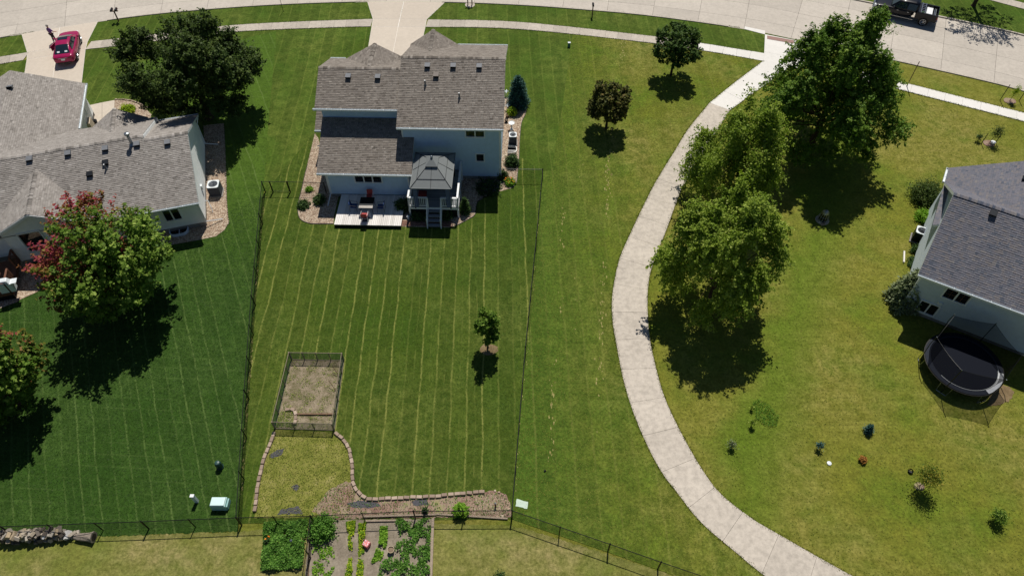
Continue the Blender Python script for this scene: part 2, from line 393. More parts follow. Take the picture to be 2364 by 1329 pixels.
pathL=[(1762,141.5),(1638,238),(1588,300),(1559,347),(1514,420),(1477,493),(1455,540),(1432,592),(1420,640),(1413,690),(1414,740),(1424,800),(1440,880),(1465,960),(1500,1040),(1534,1100),(1554,1124),(1614,1201),(1696,1272),(1766,1329),(1850,1378),(1960,1430)]
pathR=[(1830,150),(1785,183.5),(1685,255),(1592,404),(1567,453),(1537,534),(1507,610),(1496,660),(1495,720),(1500,780),(1512,840),(1535,920),(1578,1010),(1625,1090),(1667,1143),(1739,1199),(1780,1223),(1879,1280),(1968,1329),(2060,1372),(2160,1410)]
midl=[A2(x,y) for x,y in pathL]+[A2(1610,1345),A2(1180,1197),A2(1205,930),A2(1236,640),A2(1253,413),A2(1253,395),A2(1273,395),A2(1300,235),A2(1322,78),A2(1500,101),A2(1629,119)]
sheet('open_strip_lawn',midl,.008,m_mid)
back=[(-60,9)]+[A2(-700,1262),A2(0,1247),A2(548,1226),A2(715,1216),A2(1000,1207),A2(1182,1212),A2(1290,1243),A2(1610,1345),A2(1900,1480),A2(1200,1700),A2(-700,1700)]
sheet('rear_neighbour_lawn',back,.012,m_back,jit=.05)
# ---------------- road slabs
road=sheet('road',[tuple(p) for p in low]+[tuple(p) for p in reversed(up)],-.006,M['joint'])
def slab_obj(quad,z0,z1,mat,parent,name,th=None):
    c=sum((Vector((q[0],q[1])) for q in quad),Vector((0,0)))/len(quad)
    b=MB(); b.prism([(q[0]-c.x,q[1]-c.y) for q in quad],z0,z1); o=b.build(name,mat,parent); o.location=(c.x,c.y,0); return o
# joint phase measured in the photo
def s_of(px,py):
    q=Vector(A2(px,py)); i=min(range(len(low)),key=lambda k:(low[k]-q).length); return LW[i]
s0=s_of(1718,66.6); step=4.47
ks=range(int(-s0/step),int((LW[-1]-s0)/step))
offsets=[0,1.85,4.65,7.45,RW]
fine=lambda o,s: sample(offs_cache[o],offs_L[o],s)
offs_cache={o:offs(low,o) for o in offsets}
def pt(o,s):
    base=sample(low,LW,s); a=sample(low,LW,s-.2); b=sample(low,LW,s+.2); t=(b-a).normalized(); return base+Vector((-t.y,t.x))*o
g=.011
for k in ks:
    sa,sb=s0+k*step,s0+(k+1)*step
    for i in range(4):
        o0,o1=offsets[i]+(g if i else 0),offsets[i+1]-(g if i<3 else 0)
        e0=[pt(o0,sa+g+(sb-sa-2*g)*j/4) for j in range(5)]; e1=[pt(o1,sa+g+(sb-sa-2*g)*j/4) for j in range(5)]
        slab_obj(e0+e1[::-1],-.004,.012+random.uniform(0,.002),M['road'],road,'slab')
# kerbs (short raised edge)
def kerb(line,name,w=.15,h=.11,d=1,skip=()):
    b=MB(); L=arclen(line); s=0
    while s<L[-1]-.5:
        e=min(L[-1],s+2.2); mid=sample(line,L,(s+e)/2)
        hh=h
        for (sx0,sx1) in skip:
            if sx0<mid.x<sx1: hh=.02
        for j in range(3):
            a=s+(e-s)*j/3; c=s+(e-s)*(j+1)/3
            p,q=sample(line,L,a),sample(line,L,c); t=(q-p).normalized(); nn=Vector((-t.y,t.x))*w*d
            b.prism([tuple(p),tuple(q),tuple(q+nn),tuple(p+nn)],-.01,hh)
        s=e
    o=b.build(name,M['walk']); tag(o,kind='structure'); return o
kerb(offs(low,.0),'near_kerb',.13,.075,-1,skip=((-48.5,-40),(-15.5,-6),(22,31)))
kerb(up,'far_kerb',.16,.12,1)
# far verge and far walk
sheet('far_verge_lawn',[tuple(p) for p in offs(up,.1)]+[tuple(p) for p in reversed(offs(low,60))],-.003,m_front)
def walk(name,edgeA,edgeB,sp,mat,z=.035,gap=.012,mats=None,joint='joint'):
    """slabs between two edges, joints square to the walk"""
    LA,LB=arclen(edgeA),arclen(edgeB)
    rA=[sample(edgeA,LA,LA[-1]*i/300) for i in range(301)]; rB=[sample(edgeB,LB,LB[-1]*i/300) for i in range(301)]
    mid=[]
    for p in rA: q=min(rB,key=lambda w:(w-p).length_squared); mid.append((p+q)/2)
    LM_=arclen(mid); n=max(1,round(LM_[-1]/sp)); cuts=[]
    for k in range(n+1):
        if k==0: cuts.append((rA[0],rB[0])); continue
        if k==n: cuts.append((rA[-1],rB[-1])); continue
        c=sample(mid,LM_,LM_[-1]*k/n); t=(sample(mid,LM_,LM_[-1]*k/n+.4)-sample(mid,LM_,LM_[-1]*k/n-.4)).normalized()
        near=lambda E:min(E,key=lambda w:abs((w-c).dot(t))*6+(w-c).length*.3)
        cuts.append((near(rA),near(rB)))
    par=MB()
    def between(E,a,b):
        i,j=min(range(301),key=lambda k:(E[k]-a).length_squared),min(range(301),key=lambda k:(E[k]-b).length_squared)
        if j<=i+1: return []
        m_=(j-i); return [E[i+m_*1//4],E[i+m_//2],E[i+m_*3//4]] if m_>4 else []
    quads=[]
    for k in range(n):
        (a0,b0),(a1,b1)=cuts[k],cuts[k+1]; quads.append(([a0]+between(rA,a0,a1)+[a1],[b0]+between(rB,b0,b1)+[b1]))
    for ea,eb in quads: par.prism([tuple(p) for p in ea+eb[::-1]],-.01,z-.018)
    root=par.build(name,M[joint]); tag(root,kind='structure')
    for k,(ea,eb) in enumerate(quads):
        da=(ea[-1]-ea[0]).normalized()*gap/2; db=(eb[-1]-eb[0]).normalized()*gap/2
        ea=[ea[0]+da]+ea[1:-1]+[ea[-1]-da]; eb=[eb[0]+db]+eb[1:-1]+[eb[-1]-db]
        slab_obj([tuple(p) for p in ea+eb[::-1]],z-.016,z+random.uniform(-.004,.004),mats(k,n,ea[0]) if mats else mat,root,'slab')
    return root
def clip_edge(e,x0,x1): return [p for p in e if x0<=p.x<=x1]
# front walk: left part, between drives, right part
Ext=lambda e,x:[Vector((e[0].x-14,e[0].y-7.4))]+e
iU=lambda px,py: Vector(A2(px,py))
def seg(eds,a,b):
    out=[]
    for e,(p,q) in zip(eds,(a,b)):
        pass
def cut(edge,x0,x1):
    L=arclen(edge); n=400; pts=[sample(edge,L,L[-1]*i/n) for i in range(n+1)]; return [p for p in pts if x0<=p.x<=x1]
xd0,xd1=iU(62,130).x,iU(201,106).x; xe0,xe1=iU(860,53).x,iU(984,54).x
walk('front_sidewalk',Ext(cut(cL,-99,xd0),0),Ext(cut(cU,-99,xd0),0),1.22,M['walk'])
walk('front_sidewalk_middle',cut(cL,xd1,xe0),cut(cU,xd1,xe0),1.22,M['walk'])
walk('front_sidewalk_right',cut(cL,xe1,99),cut(cU,xe1,99),1.25,M['walk'],mats=lambda k,n,p: M['walk_new'] if p.x>17.2 else M['walk'])
# right sidewalk beyond the path
rU=[Vector(A2(1990,166)),Vector(A2(2087,191.5)),Vector(A2(2364,261)),Vector(A2(2500,297)),Vector(A2(2900,410))]
rL=[Vector(A2(1985,184)),Vector(A2(2085,209.6)),Vector(A2(2364,281)),Vector(A2(2500,318)),Vector(A2(2900,435))]
walk('right_sidewalk',rL,rU,1.45,M['walk_new'])
# far sidewalk top right
fU=[Vector(A2(2235,-8)),Vector(A2(2364,27)),Vector(A2(2500,66))]; fL=[Vector(A2(2270,-3)),Vector(A2(2364,12+9)),Vector(A2(2500,54))]
fa=[Vector(A2(2200,-22)),Vector(A2(2282,0)),Vector(A2(2364,22)),Vector(A2(2560,78))]; fb=[p+Vector((.35,1.2)) for p in fa]
walk('far_sidewalk',fa,fb,1.25,M['walk'])
# curving path
pe1=catmull(PX(pathL[1:])); pe2=catmull(PX(pathR[2:]))
walk('curving_path',pe1,pe2,2.25,M['path'],gap=.014)
b1=[Vector(A2(*p)) for p in ((1762,141.5),(1700,188),(1638,238))]; b2=[Vector(A2(*p)) for p in ((1832,150),(1757,203),(1685,255))]
walk('new_path_section',b1,b2,2.2,M['walk_new'],gap=.01)
# kerb ramp and its pads
walk('kerb_ramp',[Vector(A2(1762,141)),Vector(A2(1764,124)),Vector(A2(1766,80))],[Vector(A2(1850,160)),Vector(A2(1860,140)),Vector(A2(1868,100))],1.7,M['walk_new'],z=.03)
o=sheet('tactile_strip',PX([(1771,82.5),(1833,93.5),(1832,101),(1771,90)],.04),.046,M['plaza'])
walk('new_kerb_strip',[Vector(A2(1718,68)),Vector(A2(1766,80.5))],[Vector(A2(1719,62)),Vector(A2(1766,72))],1.5,M['walk_new'],z=.03)
# drives
def drive(name,quads,mat,z=.03,joint='joint_light'):
    par=MB(); allp=[]
    for q in quads: par.prism(PX(q),-.01,z-.008)
    root=par.build(name,M[joint]); tag(root,kind='structure')
    for q in quads:
        P=[Vector(p) for p in PX(q)]; c=sum(P,Vector((0,0)))/len(P)
        P=[p+(c-p).normalized()*.03 for p in P]
        slab_obj([tuple(p) for p in P],z-.007,z+random.uniform(0,.003),mat,root,'slab')
drive('middle_driveway',[[(848,4.5),(932.5,4.5),(926,30),(923,45),(861,45)],[(932.5,4.5),(1028,5.5),(985,46),(923,45)],[(861,45),(923,45),(919,63),(858,62)],[(923,45),(985,46),(982,63),(919,63)],[(858,62),(919,63),(905,135),(846,135)],[(919,63),(982,63),(966,135),(905,135)]],M['drive'])
drive('left_driveway',[[(50,79.5),(138,64.5),(131,110),(63,122)],[(138,64.5),(226,50.5),(202,98),(131,110)],[(63,122),(131,110),(129,127),(62,138)],[(131,110),(202,98),(197.5,115),(129,127)],[(62,138),(129,127),(120,200),(52,200)],[(129,127),(197.5,115),(186,215),(120,200)]],M['drive'])
drive('left_front_walk',[[(195,246),(236,237),(236,290),(208,292)],[(236,237),(265,231.5),(263,285),(236,290)]],M['drive'],joint='joint')
# grass growing over the concrete edges
def tufts(name,lines,dens,col,h=.07,spread=.07,parent=None,wid=.012):
    vs=[];fs=[];ti=[]
    for ln in lines:
        L=arclen(ln)
        for k in range(int(L[-1]*dens)):
            p=sample(ln,L,random.random()*L[-1]); x=p.x+random.gauss(0,spread); y=p.y+random.gauss(0,spread)
            hh=h*random.uniform(.5,1.3); an=random.random()*6.28; le=random.uniform(.3,1.1)*hh; w=wid*random.uniform(.7,1.5)
            dx,dy=math.cos(an)*w,math.sin(an)*w; ex,ey=-math.sin(an)*le,math.cos(an)*le; z=.03
            b=len(vs); vs+=[(x-dx,y-dy,z-.03),(x+dx,y+dy,z-.03),(x+ex*.5+dx*.7,y+ey*.5+dy*.7,z+hh*.8),(x+ex,y+ey,z+hh),(x+ex*.5-dx*.7,y+ey*.5-dy*.7,z+hh*.8)]
            fs.append((b,b+1,b+2,b+3,b+4)); ti.append(random.random())
    m=MB(); m.v=vs;m.f=fs;m.t=ti
    return tag(m.build(name,col),kind='stuff')
M['blade']=leaf_mat('grass_blade',[(0,'#56681f'),(.5,'#6c7828'),(1,'#8c8a42')],.25)
M['bladeG']=leaf_mat('lawn_blade',[(0,'#3a5417'),(.5,'#4d6a1f'),(1,'#647a30')],.25)
g1=tufts('path_edge_grass',[pe1,pe2,b1,b2,rL,rU],80,M['blade'],h=.045,spread=.06)
tag(g1,'ragged grass overhanging both edges of the curving path','grass')
def keepx(E_): 
    out=[];cur=[]
    for p in E_:
        bad=any(a<p.x<b for a,b in ((xd0-.6,xd1+1.6),(xe0-.8,xe1+1.2),(22.5,27.5)))
        if bad:
            if len(cur)>2: out.append(cur)
            cur=[]
        else: cur.append(p)
    if len(cur)>2: out.append(cur)
    return out
fineE=lambda E_:[sample(E_,arclen(E_),arclen(E_)[-1]*i/260) for i in range(261)]
g2=tufts('walk_edge_grass',keepx(fineE(cU))+keepx(fineE(cL))+keepx(fineE([p for p in low if -50<p.x<50])),60,M['bladeG'],spread=.04,h=.04)
tag(g2,'dark lawn grass creeping over the front walk and kerb edges','grass')
# lawn relief: loose clumps of grass over the near lawns
def clumps(name,poly,n,mat,label,h=.035,wid=.02):
    P=[Vector(p) for p in poly]; x0=min(p.x for p in P);x1=max(p.x for p in P);y0=min(p.y for p in P);y1=max(p.y for p in P)
    X=NR.uniform(x0,x1,n*3);Y=NR.uniform(y0,y1,n*3); ins=np.zeros(n*3,bool); j=len(P)-1
    for i in range(len(P)):
        c=((P[i].y>Y)!=(P[j].y>Y))&(X<(P[j].x-P[i].x)*(Y-P[i].y)/((P[j].y-P[i].y)+1e-12)+P[i].x); ins^=c; j=i
    X=X[ins][:n];Y=Y[ins][:n]; k=len(X); an=NR.uniform(0,6.283,k); le=NR.uniform(.03,.10,k); w=wid*NR.uniform(.6,1.6,k); hh=h*NR.uniform(.3,1.2,k)
    dx,dy=np.cos(an)*w,np.sin(an)*w; ex,ey=-np.sin(an)*le,np.cos(an)*le; z=np.full(k,.005)
    V=np.stack([np.stack([X-dx,Y-dy,z],1),np.stack([X+dx,Y+dy,z],1),np.stack([X+ex,Y+ey,z+hh],1)],1).reshape(-1,3)
    return raw_mesh(name,V,3,NR.random(k),mat,label,'grass')
def raw_mesh(name,V,nv,tint,mat,label=None,cat=None,parent=None,stuff=True,smooth=False):
    nf=len(V)//nv; me=bpy.data.meshes.new(name); me.vertices.add(len(V)); me.vertices.foreach_set('co',V.astype(np.float32).ravel())
    me.loops.add(len(V)); me.loops.foreach_set('vertex_index',np.arange(len(V),dtype=np.int32))
    me.polygons.add(nf); me.polygons.foreach_set('loop_start',np.arange(0,len(V),nv,dtype=np.int32)); me.polygons.foreach_set('loop_total',np.full(nf,nv,dtype=np.int32))
    a=me.attributes.new('tint','FLOAT','FACE'); a.data.foreach_set('value',np.asarray(tint,np.float32)); me.update(calc_edges=True)
    o=link(name,me,mat,parent); tag(o,label,cat,kind='stuff' if stuff else None); return o
clumps('striped_lawn_grass',cen,40000,M['bladeG'],'mown grass of the fenced back lawn with pale mower lines')
clumps('open_strip_grass',midl,40000,M['blade'],'yellow green grass between the black fence and the path')
clumps('dark_lawn_grass',[A2(0,1247),A2(548,1226),A2(575,860),A2(608,449),A2(380,560),A2(0,720)],45000,leaf_mat('dark_blade',[(0,'#284514'),(.5,'#33521a'),(1,'#48642a')],.2),'dark green mown grass of the lot on the left')
rfield=[A2(x,y) for x,y in pathR[2:19]]+[A2(2364,1329),A2(2364,830),A2(2100,690),A2(2364,300),A2(2090,215)]
clumps('field_grass',rfield,14000,M['blade'],'olive yellow grass of the open field right of the path')

M['thatch']=ground_mix('dead_thatch',[(.35,'#7f7b42'),(.6,'#a39a66')],6,30,.6,.03)
def thatch(name,lst,label,dens=2.2,w=.11,r=.16):
    ln=catmull(PX(lst)); L=arclen(ln); m=MB(); s_=0
    while s_<L[-1]:
        s_+=random.expovariate(dens)
        if math.sin(s_*.9)+math.sin(s_*.37+1)<-.5: continue
        p=sample(ln,L,s_); x0,y0=p.x+random.gauss(0,w),p.y+random.gauss(0,.1); k=8; rr=r*random.uniform(.2,.85); an=random.random()*6
        m.prism([(x0+math.cos(an+i*2*math.pi/k)*rr*random.uniform(.35,.9)*.6,y0+math.sin(an+i*2*math.pi/k)*rr*random.uniform(.5,1.5)) for i in range(k)],.008,.016)
    o=m.build(name,M['thatch']); tag(o,label,'dry grass',kind='stuff')
thatch('dry_thatch',[(1440,88),(1428,200),(1405,380),(1403,520),(1393,640),(1386,780),(1383,900),(1385,1000)],'broken line of pale dead grass nearest the curving path',5.5,.13)
thatch('dry_thatch',[(1345,330),(1335,500),(1330,700),(1330,760)],'faint pale dead grass line in the open strip below the bronze tree',1.2,.08,.1)
thatch('dry_thatch',[(1300,480),(1290,700),(1280,860),(1274,930),(1272,1060)],'broken line of pale dead grass nearest the long fence',3.2)
thatch('dry_thatch',[(612,449),(600,560),(588,700),(577,860),(565,1010),(556,1190)],'thin pale trimmed strip along the left lawn fence',5,.04,.12)
thatch('dry_thatch',[(1247,440),(1236,600),(1224,760),(1205,930),(1188,1150)],'thin pale trimmed strip along the right lawn fence',3,.04,.08)
def edge_line(): pass
# ------------------------------------------------------------------ beds
bedC=[(709.7,380),(702,410),(695.4,441),(690,461),(687.5,480),(688.7,498),(695.4,508.7),(709,515),(722.5,517.5),(770,517.5),(771,500),(783,447),(768,446),(764,438),(735,320),(727,308)]
sheet('left_gravel_bed',PX(bedC),.022,M['gravel'])
bedCr=[(1214.9,241),(1216,249.5),(1212.7,264),(1204,283),(1200,315),(1198,359),(1195.5,391),(1191.7,422),(1181,435),(1149.5,443.5),(1120,455),(1102,466.6),(1096,496),(1085,504),(1072.5,511),(1053,521),(1038,525.5),(924,523),(926,500),(926,440),(1140,395),(1153,320),(1163,225),(1190,228)]
sheet('right_gravel_bed',PX(bedCr),.022,M['gravel'])
bedL=[(517,285),(520,340),(521,436),(526,502.6),(527,514),(518.6,530.7),(498.7,545.6),(469,552),(369.7,570.5),(330,580),(330,530),(478,505),(470,290)]
sheet('left_house_gravel_bed',PX(bedL),.022,M['gravel'])
sheet('deck_gravel_bed',PX([(140,640),(84,675),(50,690),(40,697),(0,712),(-60,725),(-60,600),(60,600)]),.022,M['gravel'])
sheet('entry_gravel_bed',PX([(265,231.5),(300,234),(330,245),(350,265),(340,300),(262,300)]),.022,M['gravel'])
def edging(name,lst,parent=None,mat='black',w=.03,h=.06):
    ln=catmull(PX(lst),.3); b=MB()
    for i in range(len(ln)-1):
        p,q=ln[i],ln[i+1]; t=(q-p).normalized(); nn=Vector((-t.y,t.x))*w
        b.prism([tuple(p),tuple(q),tuple(q+nn),tuple(p+nn)],0,h)
    return b.build(name,M[mat],parent)
o=edging('bed_edging',bedC[:10]); tag(o,'dark edging curving round the gravel left of the low deck','garden edging')
o=edging('bed_edging',bedCr[:9]); tag(o,'dark edging along the gravel beside the air conditioner right of the middle house','garden edging')
o=edging('bed_edging',bedCr[9:17]); tag(o,'dark edging curving round the shaded bed below the raised deck','garden edging')
def scatter_rocks(name,poly,n,r,mat,label,cat='gravel',z=.02):
    P=PX(poly); x0=min(p[0] for p in P);x1=max(p[0] for p in P);y0=min(p[1] for p in P);y1=max(p[1] for p in P)
    vs=[];ti=[];k=0
    while k<n:
        x,y=random.uniform(x0,x1),random.uniform(y0,y1); ins=False;j=len(P)-1
        for i in range(len(P)):
            if (P[i][1]>y)!=(P[j][1]>y) and x<(P[j][0]-P[i][0])*(y-P[i][1])/(P[j][1]-P[i][1])+P[i][0]: ins=not ins
            j=i
        if not ins: continue
        k+=1; rr=r*random.uniform(.6,1.3); a=random.random()*6.28
        c=[(x+math.cos(a+i*1.571)*rr,y+math.sin(a+i*1.571)*rr*.8,z) for i in range(4)]; top=(x,y,z+rr*.8); t=random.random()
        for i in range(4): vs+=[c[i],c[(i+1)%4],top]; ti.append(t)
    return raw_mesh(name,np.array(vs),3,ti,mat,label,cat)
M['pebble']=tinted('pebble',[(0,'#8a7462'),(.5,'#b09b86'),(1,'#d8cbb8')],.9,20,.1)
scatter_rocks('gravel',bedC,3500,.03,M['pebble'],'tan river gravel in the bed left of the low deck')
scatter_rocks('gravel',bedCr,3500,.03,M['pebble'],'tan gravel in the bed beside and behind the middle house')
scatter_rocks('gravel',bedL,3500,.03,M['pebble'],'tan gravel along the right side of the left house')
# ------------------------------------------------------------------ houses
def shingle(name,cols,sc=25):
    return tinted(name,[(i/(len(cols)-1),c) for i,c in enumerate(cols)],.9,sc,.08,.3,.2,big=.07)
M['roofC']=shingle('weathered_shingles',['#615b55','#746d66','#827b74','#8f8880','#a19a92'])
M['roofL']=shingle('grey_shingles',['#716d69','#87827d','#95908b','#a19c97','#b2ada8'])
M['roofR']=shingle('slate_shingles',['#4d5463','#636772','#707079','#787476','#858383'])
def clip(poly,axis,val,keep):
    out=[];n=len(poly)
    for i in range(n):
        a,b=poly[i],poly[(i+1)%n]; da=(a[axis]-val)*keep; db=(b[axis]-val)*keep
        if da>=0: out.append(a)
        if (da>=0)!=(db>=0):
            t=da/(da-db); out.append((a[0]+(b[0]-a[0])*t,a[1]+(b[1]-a[1])*t))
    return out
def plane_frame(pts):
    P=[Vector(p) for p in pts]; n=(P[1]-P[0]).cross(P[2]-P[0]).normalized()
    if n.z<0: n=-n
    u=Vector((n.y,-n.x,0)) if abs(n.z)<.999 else Vector((1,0,0)); u.normalize(); v=n.cross(u)
    if v.z<0: v=-v; u=-u
    return P,u,v,n
def roof(h,pts,mat,name='roof',th=.16,row=.14,tab=.22,edge=None):
    """one roof slope: solid deck with shingle tabs laid on it"""
    P,u,v,n=plane_frame(pts); o=P[0]; b=MB()
    k=len(P); top=[p for p in P]; bot=[p-n*th for p in P]
    fs=[tuple(range(k)),tuple(range(k,2*k))[::-1]]+[(i,k+i,k+(i+1)%k,(i+1)%k) for i in range(k)]
    if (P[1]-P[0]).cross(P[2]-P[0]).z<0: fs=[tuple(reversed(f)) for f in fs]
    b.add(top+bot,fs); base=b.build(name,edge or M['whitem'],h)
    q=[((p-o).dot(u),(p-o).dot(v)) for p in P]; v0=min(a[1] for a in q); v1=max(a[1] for a in q)
    s=MB(); r=0; y=v0
    while y<v1-1e-4:
        strip=clip(clip(q,1,y,1),1,min(v1,y+row),-1)
        if len(strip)>2:
            x0=min(a[0] for a in strip); x1=max(a[0] for a in strip); x=x0-random.random()*tab
            while x<x1:
                w=tab*random.choice((.45,.7,1,1,1.3)); c=clip(clip(strip,0,x,1),0,x+w-.004,-1)
                if len(c)>2:
                    lift=random.choice((.014,.018,.026)); vs=[]
                    for a in c:
                        f=1-(a[1]-y)/row; vs.append(o+u*a[0]+v*a[1]+n*(.004+lift*max(0,f)))
                    t=min(1,max(0,random.gauss(.5,.15)))
                    if (vs[1]-vs[0]).cross(vs[2]-vs[0]).dot(n)<0: vs=vs[::-1]
                    s.add(vs,[tuple(range(len(vs)))],t)
                    low=[p for p,a in zip(vs,vs) if abs((p-o).dot(v)-y)<1e-3]
                    if len(low)>=2:
                        a_,b_=low[0],low[1]; s.add([a_,b_,b_-n*(lift+.004),a_-n*(lift+.004)],[(0,1,2,3)],t*.6)
                x+=w
        y+=row
    so=s.build('shingles',mat,base); tag(so,kind='stuff'); return base
def ridge_cap(h,a,b,mat,w=.16,drop=.07):
    a=Vector(a);b=Vector(b); d=b-a; n=int(d.length/.17); s=MB(); dn=d.normalized(); sd=Vector((-dn.y,dn.x,0)).normalized()
    for i in range(n):
        p=a+d*(i/n); q=a+d*((i+1.25)/n); up_=Vector((0,0,1))
        z0,z1=.05,.022
        s.add([p-sd*w+up_*(z0-drop),p+up_*z0,p+sd*w+up_*(z0-drop),q-sd*w+up_*(z1-drop),q+up_*z1,q+sd*w+up_*(z1-drop)],[(0,1,4,3),(1,2,5,4)],random.random())
    o=s.build('ridge_cap',mat,h); tag(o,kind='stuff')
def gutter(h,a,b,w=.13,out=None,name='gutter'):
    a=Vector(a);b=Vector(b); d=(b-a).normalized(); n=Vector(out); m=MB(); t=.012
    def bar(o0,o1,z0,z1):
        vs=[]
        for p in (a,b):
            for o_,z_ in ((o0,z0),(o1,z0),(o1,z1),(o0,z1)): vs.append(p+n*o_+Vector((0,0,z_)))
        fs=[(0,1,5,4),(1,2,6,5),(2,3,7,6),(3,0,4,7),(0,3,2,1),(4,5,6,7)]; m.add(vs,fs)
    bar(0,w,-.13,-.118); bar(-.004,.012,-.118,.0); bar(w-.012,w+.012,-.13,.008)
    L=(b-a).length; k=int(L/1.1)
    for i in range(1,k+1):
        p=a+(b-a)*(i/(k+1)); m.obox(p+n*w*.5+Vector((0,0,.004)),.03 if abs(n.y)>.5 else w,w if abs(n.y)>.5 else .03,.01)
    for p in (a+d*.004,b-d*.004): m.obox(p+n*w*.5+Vector((0,0,-.06)),.012 if abs(n.y)>.5 else w,w if abs(n.y)>.5 else .012,.13)
    return m.build(name,M['whitem'],h)
def wall(h,a,b,z0,prof,mat,name='wall',th=.14,row=.115,out=None,found=.3):
    """siding wall from a to b (2D), prof = list of (t along,z top); laps are real courses. outward normal = right of a->b"""
    a=Vector((*a,0)); b=Vector((*b,0)); d=(b-a); L=d.length; u=d/L; n=Vector((u.y,-u.x,0))
    poly=[(0,z0),(L,z0)]+[(t*L,z) for t,z in reversed(prof)]
    m=MB(); vs=[a+u*p[0]+Vector((0,0,p[1])) for p in poly]; k=len(vs)
    bk=[v-n*th for v in vs]; m.add(vs+bk,[tuple(range(k)),tuple(range(k,2*k))[::-1]]+[(i,k+i,k+(i+1)%k,(i+1)%k) for i in range(k)])
    core=m.build(name,mat,h); s=MB(); y=z0; zt=max(p[1] for p in poly)
    while y<zt:
        st=clip(clip(poly,1,y,1),1,y+row,-1)
        if len(st)>2:
            vv=[a+u*p[0]+Vector((0,0,p[1]))+n*(.004+.016*(1-(p[1]-y)/row)) for p in st]; s.add(vv,[tuple(range(len(vv)))])
            x0=min(p[0] for p in st if abs(p[1]-y)<1e-4) if any(abs(p[1]-y)<1e-4 for p in st) else 0; x1=max([p[0] for p in st if abs(p[1]-y)<1e-4] or [0])
            A_=a+u*x0+Vector((0,0,y)); B_=a+u*x1+Vector((0,0,y)); s.add([A_+n*.02,A_+n*.002,B_+n*.002,B_+n*.02],[(0,1,2,3)])
        y+=row
    so=s.build('siding_course',mat,core); tag(so,kind='stuff')
    if found:
        f=MB(); vs=[a,b,b+n*-th,a+n*-th]; 
        f.add([v+Vector((0,0,z)) for z in (0,z0-.003) for v in [a-n*.03,b-n*.03,b-n*th,a-n*th]],[(0,1,5,4),(1,2,6,5),(2,3,7,6),(3,0,4,7),(4,5,6,7)])
        f.build('foundation',M['found'],h)
    return core
def corner_trim(h,x,y,z0,z1,w=.1,name='corner_trim'):
    MB().box(x-w/2,y-w/2,z0,x+w/2,y+w/2,z1).build(name,M['white'],h)
def window(h,c,out,w,hh,panes=1,muntin=(0,0),fr=.07,name='window'):
    """c centre on the wall face, out = outward 2D normal"""
    n=Vector((*out,0)).normalized(); u=Vector((-n.y,n.x,0)); c=Vector(c)+n*.02; m=MB()
    def bx(u0,u1,z0,z1,n0,n1,mb):
        v=[c+u*a+Vector((0,0,z))+n*k for z in (z0,z1) for k in (n0,n1) for a in (u0,u1)]
        mb.add(v,[(0,2,3,1),(4,5,7,6),(0,1,5,4),(2,6,7,3),(0,4,6,2),(1,3,7,5)])
    W_=w/2; H_=hh/2
    bx(-W_-fr,W_+fr,H_,H_+fr,-.06,.05,m); bx(-W_-fr,W_+fr,-H_-fr,-H_,-.06,.06,m)
    bx(-W_-fr,-W_,-H_,H_,-.06,.05,m); bx(W_,W_+fr,-H_,H_,-.06,.05,m)
    for i in range(1,panes): x=-W_+w*i/panes; bx(x-fr*.6,x+fr*.6,-H_+.001,H_-.001,-.06,.047,m)
    f=m.build(name,M['white'],h); pw=w/panes
    for i in range(panes):
        x0=-W_+pw*i; g_=MB(); bx(x0+.03,x0+pw-.03,-H_+.02,H_-.02,-.03,.0,g_); g_.build('pane',M['glass'],f)
        if muntin[0]:
            q=MB()
            for j in range(1,muntin[0]): xx=x0+pw*j/muntin[0]; bx(xx-.008,xx+.008,-H_,H_,.001,.012,q)
            for j in range(1,muntin[1]): zz=-H_+hh*j/muntin[1]; bx(x0,x0+pw,zz-.008,zz+.008,.002,.014,q)
            q.build('muntin',M['woodbrown'],f)
    return f
def vent(h,x,y,z,slope,kind='box',mat=None,up=1):
    """attic vent standing on a slope that rises towards up*+y"""
    a=math.atan(slope)*up
    if kind=='box':
        m=MB(); cs,sn=math.cos(a),math.sin(a); f=lambda yy,zz:(yy*cs-zz*sn, yy*sn+zz*cs)
        def P3(xx,yy,zz): q=f(yy,zz); return (x+xx,y+q[0],z+q[1])
        w=.2
        m.add([P3(-w,-.2,.03),P3(w,-.2,.03),P3(w,.2,.03),P3(-w,.2,.03),P3(-w,-.22,.24),P3(w,-.22,.24),P3(w,.2,.10),P3(-w,.2,.10)],[(0,3,2,1),(4,5,6,7),(0,1,5,4),(1,2,6,5),(2,3,7,6),(3,0,4,7)])
        o=m.build('roof_vent',mat or M['ventm'],h)
        k=MB(); k.add([P3(-w+.01,-.225,.03),P3(w-.01,-.225,.03),P3(w-.01,-.232,.215),P3(-w+.01,-.232,.215)],[(0,1,2,3)]); k.build('opening',M['ventdark'],o)
    else:
        m=MB(); hgt=.45 if kind=='pipe' else .75; r=.06 if kind=='pipe' else .11
        m.cyl((x,y,z-.05),(x,y,z+hgt),r,r,10); m.lathe([(r*2.2,-.02),(r*1.5,.06),(r*1.02,.12)],(x,y,z),10)
        if kind=='flue': m.lathe([(.02,hgt+.28),(.17,hgt+.24),(.19,hgt+.12),(.12,hgt+.1)][::-1],(x,y,z),12)
        o=m.build('flue_pipe' if kind=='flue' else 'vent_pipe',M['steel'] if kind=='flue' else M['ventm'],h)
        if kind=='pipe': MB().cyl((x,y,z+hgt-.03),(x,y,z+hgt+.012),.05,.05,10).build('pipe_cap',M['white'],o)
def frame_at(A,x0,y0):
    a=R(A); ey=Vector((math.sin(a),math.cos(a))); ex=Vector((math.cos(a),-math.sin(a))); p=ex*x0+ey*y0
    return (p.x,p.y,0),-a
def dbl_z(x): return x
